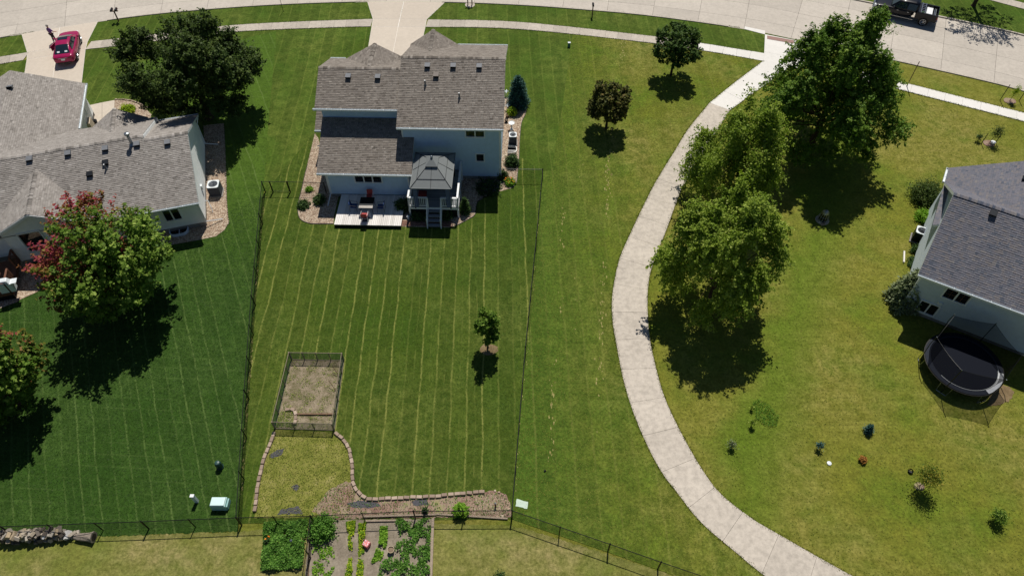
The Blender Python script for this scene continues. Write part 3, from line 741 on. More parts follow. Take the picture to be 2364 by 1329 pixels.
def downspout(h,pts,r=.045,name='downspout'):
    m=MB()
    for i in range(len(pts)-1): m.cyl(pts[i],pts[i+1],r,r,4)
    m.build(name,M['white'],h)

# ======== middle house
A=1.5; X0,Y0=-8.5,45
loc,rz=frame_at(A,X0,Y0)
HC=thing('house','grey split level house with brown shingles and gazebo deck in the middle of the photo','house',loc,rz)
x=lambda v:v-X0; y=lambda v:v-Y0
sl=.447
# two storey right block
zE=5.4; yr=45.95; ye=40.7; yf=51.2; zr=zE+sl*(yr-ye); xl,xr=-9.45,-1.68
roof(HC,[(x(xl),y(ye),zE),(x(xr),y(ye),zE),(x(xr),y(yr),zr),(x(xl),y(yr),zr)],M['roofC'])
roof(HC,[(x(xl),y(yr),zr-.003),(x(xr),y(yr),zr-.003),(x(xr),y(yf),zE),(x(xl),y(yf),zE)],M['roofC'])
ridge_cap(HC,(x(xl),y(yr),zr),(x(xr),y(yr),zr),M['roofC'])
gutter(HC,(x(xl)+.02,y(ye),zE),(x(xr),y(ye),zE),out=(0,-1,0))
gutter(HC,(x(-5.75),y(yf),zE),(x(xr),y(yf),zE),out=(0,1,0)); gutter(HC,(x(xl),y(yf),zE),(x(-9.2),y(yf),zE),out=(0,1,0))
# its front gable
gx=-7.65; gz=6.72; gy=51.25; hw=1.95; gs=(gz-zE)/hw
roof(HC,[(x(gx-hw),y(48.0),zE-.03),(x(gx-hw),y(gy),zE-.03),(x(gx),y(gy),gz),(x(gx),y(48.0),gz)],M['roofC'],th=.1,edge=M['roofC'])
roof(HC,[(x(gx+hw),y(gy),zE-.03),(x(gx+hw),y(48.0),zE-.03),(x(gx),y(48.0),gz),(x(gx),y(gy),gz)],M['roofC'],th=.1,edge=M['roofC'])
ridge_cap(HC,(x(gx),y(48.3),gz),(x(gx),y(gy),gz),M['roofC'])
# right block walls
wy0,wy1,wx0,wx1=41.2,50.7,-9.2,-1.98
T=zr-.16
wall(HC,(x(wx0),y(wy0)),(x(wx1),y(wy0)),.35,[(0,zE+.1),(1,zE+.1)],M['siding'])
zg=lambda yy:zr-.2-sl*abs(yy-yr)
wall(HC,(x(wx1),y(wy0)),(x(wx1),y(wy1)),.35,[(0,zg(wy0)),((yr-wy0)/(wy1-wy0),zg(yr)),(1,zg(wy1))],M['siding'])
wall(HC,(x(wx1),y(wy1)),(x(wx0),y(wy1)),.35,[(0,zE-.1),(.515,zE-.1),(.785,gz-.25),(1,zE+.0)],M['siding'])
wall(HC,(x(wx0),y(wy1)),(x(wx0),y(wy0)),.35,[(0,zg(wy1)),((wy1-yr)/(wy1-wy0),zg(yr)),(1,zg(wy0))],M['siding'])
corner_trim(HC,x(wx1)-.02,y(wy0)+.02,.3,zE-.05); corner_trim(HC,x(wx0)+.02,y(wy0)+.02,.3,zE-.05)
def on_wall(px,py,wyv,A=A):      # local x,z of a photo pixel on the wall plane y=wyv
    lo,hi=-1.,9.
    a=R(A)
    for _ in range(40):
        m_=(lo+hi)/2; p=at(px,py,m_); ly=p.x*math.sin(a)+p.y*math.cos(a)
        if ly>wyv: lo=m_
        else: hi=m_
    p=at(px,py,lo); return p.x*math.cos(a)-p.y*math.sin(a), lo
def win_px(h,px,X0,Y0,wyv,A,panes=1,muntin=(0,0)):
    """px=(left,top,right,bottom) glass rectangle in the photo"""
    l,t=on_wall(px[0],px[1],wyv,A); r_,b_=on_wall(px[2],px[3],wyv,A)
    window(h,((l+r_)/2-X0,wyv-Y0,(t+b_)/2),(0,-1),r_-l,t-b_,panes,muntin)
win_px(HC,(1075,300.5,1118,315.5),X0,Y0,wy0-.02,A,2)
win_px(HC,(1099,355,1117.5,371.5),X0,Y0,wy0-.02,A,1)
downspout(HC,[(x(wx1)+.06,y(wy0)-.4,zE-.1),(x(wx1)+.05,y(wy0)-.03,zE-.5),(x(wx1)+.05,y(wy0)-.03,.2),(x(wx1)+.6,y(wy0)-.1,.08)])
# left block (coplanar-ish, lower ridge)
z2=5.8; y2=42.21; yr2=45.29; zr2=z2+sl*(yr2-y2); yf2=48.5; xl2=-15.6
roof(HC,[(x(xl2),y(y2),z2),(x(xl),y(y2),z2),(x(xl),y(yr2),zr2),(x(xl2),y(yr2),zr2)],M['roofC'])
roof(HC,[(x(xl2),y(yr2),zr2-.003),(x(xl),y(yr2),zr2-.003),(x(xl),y(yf2),z2-.03),(x(xl2),y(yf2),z2-.03)],M['roofC'])
ridge_cap(HC,(x(xl2),y(yr2),zr2),(x(xl),y(yr2),zr2),M['roofC'])
gutter(HC,(x(xl2)-.12,y(y2),z2),(x(xl)-.03,y(y2),z2),out=(0,-1,0))
gutter(HC,(x(xl2),y(yf2),z2-.03),(x(-14.4),y(yf2),z2-.03),out=(0,1,0))
g2x=-11.95; g2z=7.0; g2y=48.75; hw2=2.35
roof(HC,[(x(g2x-hw2),y(45.6),z2-.14),(x(g2x-hw2),y(g2y),z2-.14),(x(g2x),y(g2y),g2z),(x(g2x),y(45.6),g2z)],M['roofC'],th=.1,edge=M['roofC'])
roof(HC,[(x(g2x+hw2),y(g2y),z2-.14),(x(g2x+hw2),y(45.6),z2-.14),(x(g2x),y(45.6),g2z),(x(g2x),y(g2y),g2z)],M['roofC'],th=.1,edge=M['roofC'])
ridge_cap(HC,(x(g2x),y(45.8),g2z),(x(g2x),y(g2y),g2z),M['roofC'])
zg2=lambda yy:zr2-.2-sl*abs(yy-yr2)
lx0=-15.3
wall(HC,(x(lx0),y(48.1)),(x(lx0),y(42.7)),.35,[(0,zg2(48.1)),((48.1-yr2)/5.4,zg2(yr2)),(1,zg2(42.7))],M['siding'])
wall(HC,(x(lx0),y(42.7)),(x(-9.2),y(42.7)),.35,[(0,z2-.1),(1,z2-.1)],M['siding'])
wall(HC,(x(-9.3),y(48.2)),(x(lx0),y(48.2)),.35,[(0,z2-.25),(.05,z2-.25),(.442,g2z-.25),(.833,z2-.25),(1,z2-.25)],M['siding'])
# low rear wing
z4=2.9; y4=38.45; x4a,x4b=-15.33,-8.35; s4=.43; yt=42.6; zt=z4+s4*(yt-y4); yw=41.19; zw=z4+s4*(yw-y4)
roof(HC,[(x(x4a),y(y4),z4),(x(x4b),y(y4),z4),(x(x4b),y(yw),zw),(x(-9.21),y(yw),zw),(x(-9.21),y(yt),zt),(x(x4a),y(yt),zt)],M['roofC']) if False else None
roof(HC,[(x(x4a),y(y4),z4),(x(-9.22),y(y4),z4),(x(-9.22),y(yt),zt),(x(x4a),y(yt),zt)],M['roofC'])
roof(HC,[(x(-9.215),y(y4),z4),(x(x4b),y(y4),z4),(x(x4b),y(yw),zw),(x(-9.215),y(yw),zw)],M['roofC'])
gutter(HC,(x(x4a),y(y4),z4),(x(x4b),y(y4),z4),out=(0,-1,0))
w4=38.98; xa4,xb4=-14.85,-8.75
wall(HC,(x(xa4),y(w4)),(x(xb4),y(w4)),.33,[(0,z4+.05),(1,z4+.05)],M['siding'])
zs4=lambda yy:z4-.12+s4*(yy-y4)
wall(HC,(x(xa4),y(42.7)),(x(xa4),y(w4)),.33,[(0,zs4(42.7)),(1,zs4(w4))],M['siding'])
wall(HC,(x(xb4),y(w4)),(x(xb4),y(41.2)),.33,[(0,zs4(w4)),(1,zs4(41.2))],M['siding'])
corner_trim(HC,x(xa4)+.02,y(w4)+.02,.28,z4-.1); corner_trim(HC,x(xb4)-.02,y(w4)+.02,.28,z4-.1)
win_px(HC,(817,401.5,882,420.5),X0,Y0,w4-.02,A,3)
for (l,r_) in ((801,829),(885,912)):
    a_,_z=on_wall(l,441,w4-.02,A); b_,_z2=on_wall(r_,441,w4-.02,A)
    MB().box(a_-X0,w4-Y0-.05,.06,b_-X0,w4-Y0-.01,.26).build('basement_vent',M['ventdark'],HC)
downspout(HC,[(x(xa4)-.35,y(y4)-.06,z4-.1),(x(xa4)-.05,y(w4)-.06,z4-.5),(x(xa4)-.05,y(w4)-.06,.35),(x(xa4)-.12,y(w4)-1.1,.09)])
downspout(HC,[(x(x4a)+.02,y(41.0),z4+.4),(x(x4a)-.35,y(41.0),z4+.36)],name='spout_end')
# low roof strip on the left
z3=2.5; y3=43.8; yr3=47.4; zr3=z3+.46*(yr3-y3); x3=-16.62
roof(HC,[(x(x3),y(y3),z3),(x(-15.33),y(y3),z3),(x(-15.33),y(yr3),zr3),(x(x3),y(yr3),zr3)],M['roofC'])
roof(HC,[(x(x3),y(yr3),zr3),(x(-15.33),y(yr3),zr3),(x(-15.33),y(49.2),zr3-.8),(x(x3),y(49.2),zr3-.8)],M['roofC'])
gutter(HC,(x(x3),y(y3),z3),(x(-15.4),y(y3),z3),out=(0,-1,0))
wall(HC,(x(-16.3),y(48.8)),(x(-16.3),y(44.2)),.33,[(0,3.2),(.3,zr3-.2),(1,z3)],M['siding'])
wall(HC,(x(-16.3),y(44.2)),(x(-14.9),y(44.2)),.33,[(0,z3),(1,z3)],M['siding'])
# vents: rear slope heights
def slopeC(px,py,z0_,y0_,s_,A):      # place on a slope from a pixel
    a=R(A); z_=z0_
    for _ in range(60):
        p=at(px,py,z_); ly=p.x*math.sin(a)+p.y*math.cos(a); z_=.5*z_+.5*(z0_+s_*(ly-y0_))
    p=at(px,py,z_); return p.x*math.cos(a)-p.y*math.sin(a), p.x*math.sin(a)+p.y*math.cos(a), z_
for px,py in ((987,152),(1046.5,152.5),(1106.5,153.5)):
    a_,b_,c_=slopeC(px,py,zE,ye,sl,A); vent(HC,x(a_),y(b_),c_,sl)
a_,b_,c_=slopeC(1007,174,zE,ye,sl,A); vent(HC,x(a_),y(b_),c_,sl,mat=plain('rusty_vent_metal','#6a625c',.6))
for px,py in ((804.5,176.5),(872.5,178)):
    a_,b_,c_=slopeC(px,py,z2,y2,sl,A); vent(HC,x(a_),y(b_),c_,sl)
for px,py in ((982,198),(1060.5,227)):
    a_,b_,c_=slopeC(px,py,zE,ye,sl,A); vent(HC,x(a_),y(b_),c_,sl,'pipe')

# ======== left house
A_L=-15.5; X0L,Y0L=-18,45
loc,rz=frame_at(A_L,X0L,Y0L)
HL=thing('house','ranch house with grey shingles and white side gable beyond the big maple on the left','house',loc,rz)
x=lambda v:v-X0L; y=lambda v:v-Y0L
zE=2.8; sl=.45; ye,yr,yf=40.55,45.62,50.7; zr=zE+sl*(yr-ye); xR=-11.8; xS=-14.85
roof(HL,[(x(xS),y(ye),zE),(x(xR),y(ye),zE),(x(xR),y(yr),zr),(x(xS),y(yr),zr)],M['roofL'])
roof(HL,[(x(xS),y(yr),zr),(x(xR),y(yr),zr),(x(xR),y(yf),zE),(x(xS),y(yf),zE)],M['roofL'])
ridge_cap(HL,(x(xS)+.03,y(yr),zr),(x(xR),y(yr),zr),M['roofL'])
yr5=45.9; zr5=zE+sl*(yr5-ye)+.02
roof(HL,[(x(-32),y(ye),zE),(x(xS),y(ye),zE),(x(xS),y(yr5),zr5),(x(-32),y(yr5),zr5)],M['roofL'])
roof(HL,[(x(-32),y(yr5),zr5),(x(xS),y(yr5),zr5),(x(xS),y(50.9),3.05),(x(-32),y(50.9),3.05)],M['roofL'])
ridge_cap(HL,(x(-32),y(yr5),zr5),(x(xS),y(yr5),zr5),M['roofL'])
wall(HL,(x(xS)+.01,y(45.9)),(x(xS)+.01,y(50.85)),2.7,[(0,zr5-.05),(1,3.0)],M['siding_l'],found=0,name='step_wall')
gutter(HL,(x(-19.4),y(ye),zE),(x(xR),y(ye),zE),out=(0,-1,0)); gutter(HL,(x(xS),y(yf),zE),(x(xR),y(yf),zE),out=(0,1,0))
wy0,wx1=41.05,-12.1; wyf=50.3
wall(HL,(x(-19.7),y(wy0)),(x(wx1),y(wy0)),.4,[(0,zE+.1),(1,zE+.1)],M['siding_l'])
zg=lambda yy:zr-.18-sl*abs(yy-yr)
wall(HL,(x(wx1),y(wy0)),(x(wx1),y(wyf)),.4,[(0,zg(wy0)),((yr-wy0)/(wyf-wy0),zg(yr)),(1,zg(wyf))],M['siding_l'],name='gable_wall')
wall(HL,(x(wx1),y(wyf)),(x(-20),y(wyf)),.4,[(0,2.6),(1,2.6)],M['siding_l'])
wall(HL,(x(-32),y(wy0+.3)),(x(-24.5),y(wy0+.3)),.4,[(0,zE),(1,zE)],M['siding_l'])
corner_trim(HL,x(wx1)-.02,y(wy0)+.02,.35,zE-.1)
win_px(HL,(369,481,421,503),X0L,Y0L,wy0-.02,A_L,2)
# rear gable
gx=-22.1; gz=4.73; gy=40.2; gs=.49; hw=2.95
roof(HL,[(x(gx-hw),y(45.2),gz-gs*hw),(x(gx-hw),y(gy),gz-gs*hw),(x(gx),y(gy),gz),(x(gx),y(45.2),gz)],M['roofL'])
roof(HL,[(x(gx+hw),y(gy),gz-gs*hw),(x(gx+hw),y(45.2),gz-gs*hw),(x(gx),y(45.2),gz),(x(gx),y(gy),gz)],M['roofL'])
ridge_cap(HL,(x(gx),y(gy),gz),(x(gx),y(44.9),gz),M['roofL'])
for sgn in (-1,1):
    m=MB(); p=Vector((x(gx),y(gy)-.02,gz-.02)); q=Vector((x(gx+sgn*hw),y(gy)-.02,gz-gs*hw-.02)); m.add([p,q,q+Vector((0,0,-.2)),p+Vector((0,0,-.2)),p+Vector((0,-.03,0)),q+Vector((0,-.03,0)),q+Vector((0,-.03,-.2)),p+Vector((0,-.03,-.2))],[(4,5,6,7),(0,1,5,4),(3,2,6,7),(1,2,6,5)]); m.build('rake_board',M['white'],HL)
wall(HL,(x(-24.6),y(40.6)),(x(-19.6),y(40.6)),.4,[(0,gz-gs*2.5-.2),(.5,gz-.2),(1,gz-gs*2.5-.2)],M['siding_l'],name='gable_wall')
wall(HL,(x(-24.6),y(41.4)),(x(-24.6),y(40.6)),.4,[(0,3.3),(1,3.3)],M['siding_l']); wall(HL,(x(-19.6),y(40.6)),(x(-19.6),y(41.4)),.4,[(0,3.0),(1,3.0)],M['siding_l'])
corner_trim(HL,x(-24.58),y(40.62),.35,3.2); corner_trim(HL,x(-19.62),y(40.62),.35,3.1)
f=window(HL,(x(-23.0),y(40.58),2.0),(0,-1),1.35,1.7,1); 
MB().box(x(-23.67),y(40.5),1.52,x(-22.33),y(40.57),1.6).build('sash_rail',M['white'],f)
# entry gable
gx=-17.6; gz=4.15; gy=51.3; hw=2.05
roof(HL,[(x(gx-hw),y(47.4),2.85),(x(gx-hw),y(gy),2.85),(x(gx),y(gy),gz),(x(gx),y(47.4),gz)],M['roofL'])
roof(HL,[(x(gx+hw),y(gy),2.85),(x(gx+hw),y(47.4),2.85),(x(gx),y(47.4),gz),(x(gx),y(gy),gz)],M['roofL'])
ridge_cap(HL,(x(gx),y(48.5),gz),(x(gx),y(gy),gz),M['roofL'])
wall(HL,(x(gx+1.7),y(50.9)),(x(gx-1.7),y(50.9)),.4,[(0,2.9),(.5,gz-.2),(1,2.9)],M['siding_l'])
# garage wing
gx=-25.5; gz=4.9; xe=-20.8; zl=2.78; gy=57.45
roof(HL,[(x(xe),y(gy),zl),(x(xe),y(49.0),zl),(x(gx),y(46.2),gz),(x(gx),y(gy),gz)] if False else [(x(xe),y(gy),zl),(x(xe),y(47.2),zl),(x(gx),y(47.2),gz),(x(gx),y(gy),gz)],M['roofL'])
roof(HL,[(x(-30.2),y(47.2),zl),(x(-30.2),y(gy),zl),(x(gx),y(gy),gz),(x(gx),y(47.2),gz)],M['roofL'])
gutter(HL,(x(xe),y(gy),zl),(x(xe),y(51.45),zl),out=(1,0,0))
wall(HL,(x(-21.2),y(51.2)),(x(-21.2),y(57.0)),.4,[(0,2.7),(1,2.7)],M['siding_l'],name='garage_wall')
wall(HL,(x(-21.2),y(57.0)),(x(-29.8),y(57.0)),.4,[(0,2.75),(.5,4.7),(1,2.75)],M['siding_l'],name='garage_wall')
MB().box(x(-21.35),y(54.3),.0,x(-20.95),y(55.2),1.1).build('stone_pier',M['pebble'],HL)
downspout(HL,[(x(xe)+.05,y(56.4),zl-.1),(x(-21.1),y(55.4),zl-.35),(x(-21.12),y(55.3),1.2)])
for px,py in ((69,367),(157.5,354),(243.5,343),(316.5,332.5),(387,329)):
    a_,b_,c_=slopeC(px,py,zE,ye,sl,A_L); vent(HL,x(a_),y(b_),c_,sl)
for px,py in ((244,375.5),(208,402)):
    a_,b_,c_=slopeC(px,py,zE,ye,sl,A_L); vent(HL,x(a_),y(b_),c_,sl,mat=M['darkmetal'])
a_,b_,c_=slopeC(246,391,zE,ye,sl,A_L); vent(HL,x(a_),y(b_),c_,sl,'pipe')
a_,b_,c_=slopeC(305,333,zE,ye,sl,A_L); vent(HL,x(a_),y(b_),c_,sl,'flue')
vent(HL,x(-25.2),y(55.2),4.8,0)
downspout(HL,[(x(wx1)+.35,y(ye)-.06,zE-.1),(x(wx1)+.06,y(wy0)-.02,zE-.45),(x(wx1)+.06,y(wy0)-.02,.45),(x(wx1)+1.15,y(wy0)+.25,.12)])
downspout(HL,[(x(xR)-.05,y(yf)+.05,zE-.1),(x(wx1)+.06,y(wyf)-.1,2.3),(x(wx1)+.06,y(wyf)-.2,.4),(x(wx1)+1.0,y(wyf)-.25,.15)])
MB().box(x(wx1)+.02,y(wy0+2.6),1.2,x(wx1)+.14,y(wy0+2.85),1.55).build('meter_box',M['whitem'],HL)
m=MB(); m.tube([(x(wx1)+.05,y(wy0+1.9),.7),(x(wx1)+.3,y(wy0+1.85),.75),(x(wx1)+.42,y(wy0+1.45),.4),(x(wx1)+.45,y(wy0+1.2),.06)],.025); m.build('gas_pipe',M['whitem'],HL)

# ======== right house
A_R=30; X0R,Y0R=13,43
loc,rz=frame_at(A_R,X0R,Y0R)
HR=thing('house','pale house with dark slate shingles behind the trampoline at the right edge','house',loc,rz)
x=lambda v:v-X0R; y=lambda v:v-Y0R
zE=4.0; sl=.62; ye,yr,yf=37.35,42.15,46.95; zr=zE+sl*(yr-ye); xL=7.95; xFar=24
roof(HR,[(x(xL),y(ye),zE),(x(xFar),y(ye),zE),(x(xFar),y(yr),zr),(x(xL),y(yr),zr)],M['roofR'])
roof(HR,[(x(xL),y(yr),zr),(x(xFar),y(yr),zr),(x(xFar),y(yf),zE),(x(xL),y(yf),zE)],M['roofR'])
ridge_cap(HR,(x(xL),y(yr),zr),(x(12.8),y(yr),zr),M['roofR'])
gutter(HR,(x(xL),y(ye),zE),(x(xFar),y(ye),zE),out=(0,-1,0))
gf=48.65; gx=12.8
roof(HR,[(x(xL),y(gf),zE+.01),(x(xL),y(42.2),zE+.01),(x(gx),y(42.2),zr+.01),(x(gx),y(gf),zr+.01)],M['roofR'])
roof(HR,[(x(17.65),y(42.2),zE+.01),(x(17.65),y(gf),zE+.01),(x(gx),y(gf),zr+.01),(x(gx),y(42.2),zr+.01)],M['roofR'])
gutter(HR,(x(xL),y(gf),zE),(x(xL),y(46.98),zE),out=(-1,0,0))
wy0,wx0,wyf=37.9,8.3,46.5
zg=lambda yy:zr-.2-sl*abs(yy-yr)
wall(HR,(x(wx0),y(wy0)),(x(22),y(wy0)),.3,[(0,zE+.1),(1,zE+.1)],M['siding_r'])
wall(HR,(x(wx0),y(wyf)),(x(wx0),y(wy0)),.3,[(0,zg(wyf)),((wyf-yr)/(wyf-wy0),zg(yr)),(1,zg(wy0))],M['siding_r'],name='gable_wall')
wall(HR,(x(wx0),y(48.2)),(x(wx0),y(wyf)),.3,[(0,3.8),(1,3.8)],M['siding_r'])
wall(HR,(x(22),y(48.2)),(x(wx0),y(48.2)),.3,[(0,3.8),(.65,6.6),(1,3.8)],M['siding_r'])
corner_trim(HR,x(wx0)+.02,y(wy0)+.02,.25,zE-.1)
def winR(l,t,r_,b_,panes,mun):
    L0,_=on_wall(*l,wy0-.02,A_R); R0_,_=on_wall(*r_,wy0-.02,A_R); _,T0=on_wall(*t,wy0-.02,A_R); _,B0=on_wall(*b_,wy0-.02,A_R)
    window(HR,((L0+R0_)/2-X0R,wy0-Y0R-.02,(T0+B0)/2),(0,-1),R0_-L0,T0-B0,panes,mun)
winR((2184,670),(2215,664),(2238,690),(2205,694),2,(2,3))
winR((2120,705),(2146,699),(2162,718),(2135,721),2,(0,0))
a_,b_=on_wall(2170,700,wy0-.03,A_R); MB().box(a_-X0R-.12,wy0-Y0R-.12,b_-.12,a_-X0R+.12,wy0-Y0R-.02,b_+.12).build('outlet_box',M['whitem'],HR)
for px,py in ((2293,492),):
    a_,b_,c_=slopeC(px,py,zE,ye,sl,A_R); vent(HR,x(a_),y(b_),c_,sl,mat=M['darkmetal'])
# vent on wing slope (rises towards +x)
m=MB(); a=R(A_R)
p=at(2356,428,5.9); lx,ly=p.x*math.cos(a)-p.y*math.sin(a),p.x*math.sin(a)+p.y*math.cos(a)
m.obox((x(lx),y(ly),zE+.62*(lx-xL)+.12),.38,.38,.16,ry=-math.atan(.62)); m.build('roof_vent',M['darkmetal'],HR)
# ------------------------------------------------------------------ trees
def fib_dirs(n):
    i=np.arange(n)+.5; ph=np.arccos(1-2*i/n); th=math.pi*(1+5**.5)*i
    return np.stack([np.cos(th)*np.sin(ph),np.sin(th)*np.sin(ph),np.cos(ph)],1)
def make_tree(name,label,cat,base,h,rad,rz_,mat,shoots=900,lps=26,leaf=.13,lobes=7,lobe_amp=.28,droop=0,shoot_len=.9,upright=.25,trunk=.16,group=None,tintf=None,seed=0,bottom=-.75,limbs=9,fill=.35,lean=(0,0),squash=1.0,trunk_t=None,bare=None,cone=0,sprd=.13,burst=.0,sub=1.0):
    """base (x,y); h crown centre height; rad horizontal, rz_ vertical radius."""
    rng=np.random.default_rng(seed+11); root=thing(name,label,cat,(base[0],base[1],0),0,group)
    ctr=np.array([lean[0],lean[1],h]); RR=np.array([rad,rad*squash,rz_]); nsub=lobes+5
    sdir=fib_dirs(nsub)+rng.normal(0,.22,(nsub,3)); sdir/=np.linalg.norm(sdir,axis=1)[:,None]
    sr=rng.uniform(.34,.52,nsub)*(1+lobe_amp*rng.normal(0,.5,nsub)); sr=np.clip(sr,.25,.62)*sub; dist=(1.0-sr)*rng.uniform(.86,1.0+lobe_amp*.45,nsub)
    sc=sdir*dist[:,None]; wgt=sr**2; wgt/=wgt.sum(); which=rng.choice(nsub,int(shoots*1.25),p=wgt)
    dd=rng.normal(size=(len(which),3)); dd/=np.linalg.norm(dd,axis=1)[:,None]; dd+=sdir[which]*.45; dd/=np.linalg.norm(dd,axis=1)[:,None]
    u=sc[which]+dd*(sr[which]*rng.uniform(.82,1.12,len(which)))[:,None]
    keep=np.ones(len(u),bool)
    for i in range(nsub):
        ins=(np.linalg.norm(u-sc[i],axis=1)<sr[i]*.80)&(which!=i); keep&=~(ins&(rng.random(len(u))>fill*.6))
    keep&=u[:,2]>bottom; u=u[keep]; dd=dd[keep]; n_in=int(len(u)*fill*.5)
    # some inner foliage so the heart of the crown is not hollow
    ui=rng.normal(size=(n_in,3)); ui/=np.linalg.norm(ui,axis=1)[:,None]; ui*=rng.uniform(.2,.62,n_in)[:,None]; u=np.vstack([u,ui]); dirs=np.vstack([dd,ui/np.linalg.norm(ui,axis=1)[:,None]])
    u[:,:2]*=(1-cone*np.clip(u[:,2]+.15,0,1.2))[:,None]
    u*=(1+burst*np.clip(rng.normal(0,.5,len(u)),-.4,1.2))[:,None]
    tip=ctr+u*RR
    sd=dirs*np.array([1,1,.6])+np.array([0,0,upright])+rng.normal(0,.22,dirs.shape); sd/=np.linalg.norm(sd,axis=1)[:,None]
    L=shoot_len*rng.uniform(.55,1.25,len(dirs)); t=rng.random((len(dirs),lps))**.75
    P=tip[:,None,:]-sd[:,None,:]*(L[:,None,None]*(1-t[:,:,None]))
    P[:,:,2]-=droop*(t**2)*L[:,None]
    spread=(shoot_len*sprd)*(1.2-.8*t); P+=rng.normal(0,1,P.shape)*spread[:,:,None]
    P=P.reshape(-1,3); n=len(P)
    P[:,2]=np.maximum(P[:,2],.15)
    # leaf blades: kite shaped, folded along the midrib
    nrm=np.repeat(sd*.55,lps,0)+rng.normal(0,.55,(n,3))+np.array([0,0,.75]); nrm/=np.linalg.norm(nrm,axis=1)[:,None]
    a=rng.normal(size=(n,3)); a[:,2]-=.35+droop; a-=nrm*(a*nrm).sum(1)[:,None]; a/=np.linalg.norm(a,axis=1)[:,None]; b=np.cross(nrm,a)
    s=(leaf*rng.uniform(.6,1.25,n))[:,None]; w=.42
    V=np.stack([P-a*s*.5,P+b*s*w-a*s*.05+nrm*s*.12,P+a*s*.62,P-b*s*w-a*s*.05+nrm*s*.12],1)
    if tintf is None:
        base_t=np.repeat(rng.random(len(dirs)),lps); tint=np.clip(.5*base_t+.5*rng.random(n),0,1)
        tt=np.tile(t.reshape(-1),1)
        tint=np.clip(tint*.7+.3*t.reshape(-1),0,1)
    else: tint=tintf(P-np.array([0,0,0]),rng,t.reshape(-1),h)
    crown=raw_mesh('crown',V.reshape(-1,3),4,tint,mat,parent=root); 
    # trunk and limbs
    m=MB(); top=Vector((lean[0],lean[1],h+rz_*.25)); pts=[Vector((0,0,-.05)),Vector((lean[0]*.2,lean[1]*.2,h*.35)),Vector((lean[0]*.6,lean[1]*.6,h*.75)),top]
    m.tube(pts,[trunk*1.35,trunk,trunk*.7,trunk*.25],8); m.cyl((0,0,-.05),(0,0,.25),trunk*1.9,trunk*1.1,9); m.build('trunk',M['bark'],root)
    lm=MB(); idx=rng.choice(len(dirs),min(limbs*3,len(dirs)),replace=False)
    for q,i in enumerate(idx):
        k=rng.uniform(.3,.8); s0=pts[0].lerp(pts[-1],k); e=Vector(tip[i]); mid=s0.lerp(e,.5)+Vector((0,0,.25*rz_*.2))
        r0=trunk*(.5 if q<limbs else .25)*(1.1-k*.6); lm.tube([s0,mid,s0.lerp(e,.93)],[r0,r0*.6,r0*.2],5)
    lo=lm.build('limb',M['bark'],root); tag(lo,kind='stuff')
    return root
LM={}
LM['dark']=leaf_mat('dark_olive_leaf',[(0,'#25361a'),(.4,'#364a20'),(.8,'#52652c'),(1,'#76834a')],.18)
LM['green']=leaf_mat('bright_green_leaf',[(0,'#345019'),(.45,'#547527'),(.8,'#7b963b'),(1,'#acbc60')],.3)
LM['birch']=leaf_mat('river_birch_leaf',[(0,'#4e681e'),(.45,'#789030'),(.8,'#a2b24e'),(1,'#cad27c')],.34)
LM['round']=leaf_mat('round_tree_leaf',[(0,'#28401a'),(.5,'#3f5a26'),(.85,'#5f763a'),(1,'#7c7a42')],.2)
LM['bronze']=leaf_mat('bronze_tree_leaf',[(0,'#2c3618'),(.45,'#4a5226'),(.8,'#6d6a34'),(1,'#8d6c44')],.2)
LM['maple']=leaf_mat('maple_leaf',[(0,'#7a2840'),(.18,'#a04258'),(.33,'#96583f'),(.46,'#86803a'),(.6,'#46651f'),(.85,'#6d8a34'),(1,'#a3b558')],.3)
LM['spruce']=leaf_mat('spruce_needle',[(0,'#3c4a2c'),(.6,'#657350'),(1,'#99a47c')],.1)
LM['blue']=leaf_mat('blue_juniper_needle',[(0,'#1e3a38'),(.6,'#355a55'),(1,'#5c807a')],.1)
LM['shrub']=leaf_mat('shrub_leaf',[(0,'#203417'),(.5,'#36502a'),(1,'#5d7740')],.2)
LM['lime']=leaf_mat('lime_leaf',[(0,'#4d7a1c'),(.5,'#6f9d2a'),(1,'#9cc04a')],.3)
LM['veg']=leaf_mat('vegetable_leaf',[(0,'#375a1e'),(.5,'#52802e'),(1,'#7fa84c')],.3)
LM['vegy']=leaf_mat('yellow_vegetable_leaf',[(0,'#4f7d1d'),(.5,'#84a428'),(1,'#c2c83a')],.3)
def maple_tint(red_at=(-1,-.2)):
    def f(P,rng,t,h):
        q=P[:,0]*red_at[0]+P[:,1]*red_at[1]; k=1/(1+np.exp(-(q-.45+rng.normal(0,.25,len(P)))*2.0))
        g=np.clip(.52+.48*(t*.6+.4*rng.random(len(P))),0,1); r_=np.clip(.05+.3*rng.random(len(P)),0,1)
        return g*(1-k)+r_*k
    return f
def TB(cx,cy,h): p=at(cx,cy,h); return (p.x,p.y)
b=TB(432,150,5.2)
make_tree('dark_tree','large dark olive broadleaf tree on the lawn beside the left driveway','tree',b,5.1,5.3,4.4,LM['dark'],shoots=1900,lps=34,leaf=.17,lobes=16,lobe_amp=.6,shoot_len=1.2,burst=.14,sub=.75,fill=.25,seed=3,trunk=.25,upright=.35,squash=.8,lean=(0,0))
b=TB(225,588,4.9)
make_tree('maple_tree','broad maple with crimson shoots on its left and lime green leaves elsewhere','tree',b,4.8,3.95,3.9,LM['maple'],shoots=900,lps=30,leaf=.2,lobes=14,lobe_amp=.35,burst=.16,sprd=.11,shoot_len=1.5,seed=5,trunk=.2,upright=.8,tintf=maple_tint((-.93,.42)),group=None)
b=TB(-52,845,4.2)
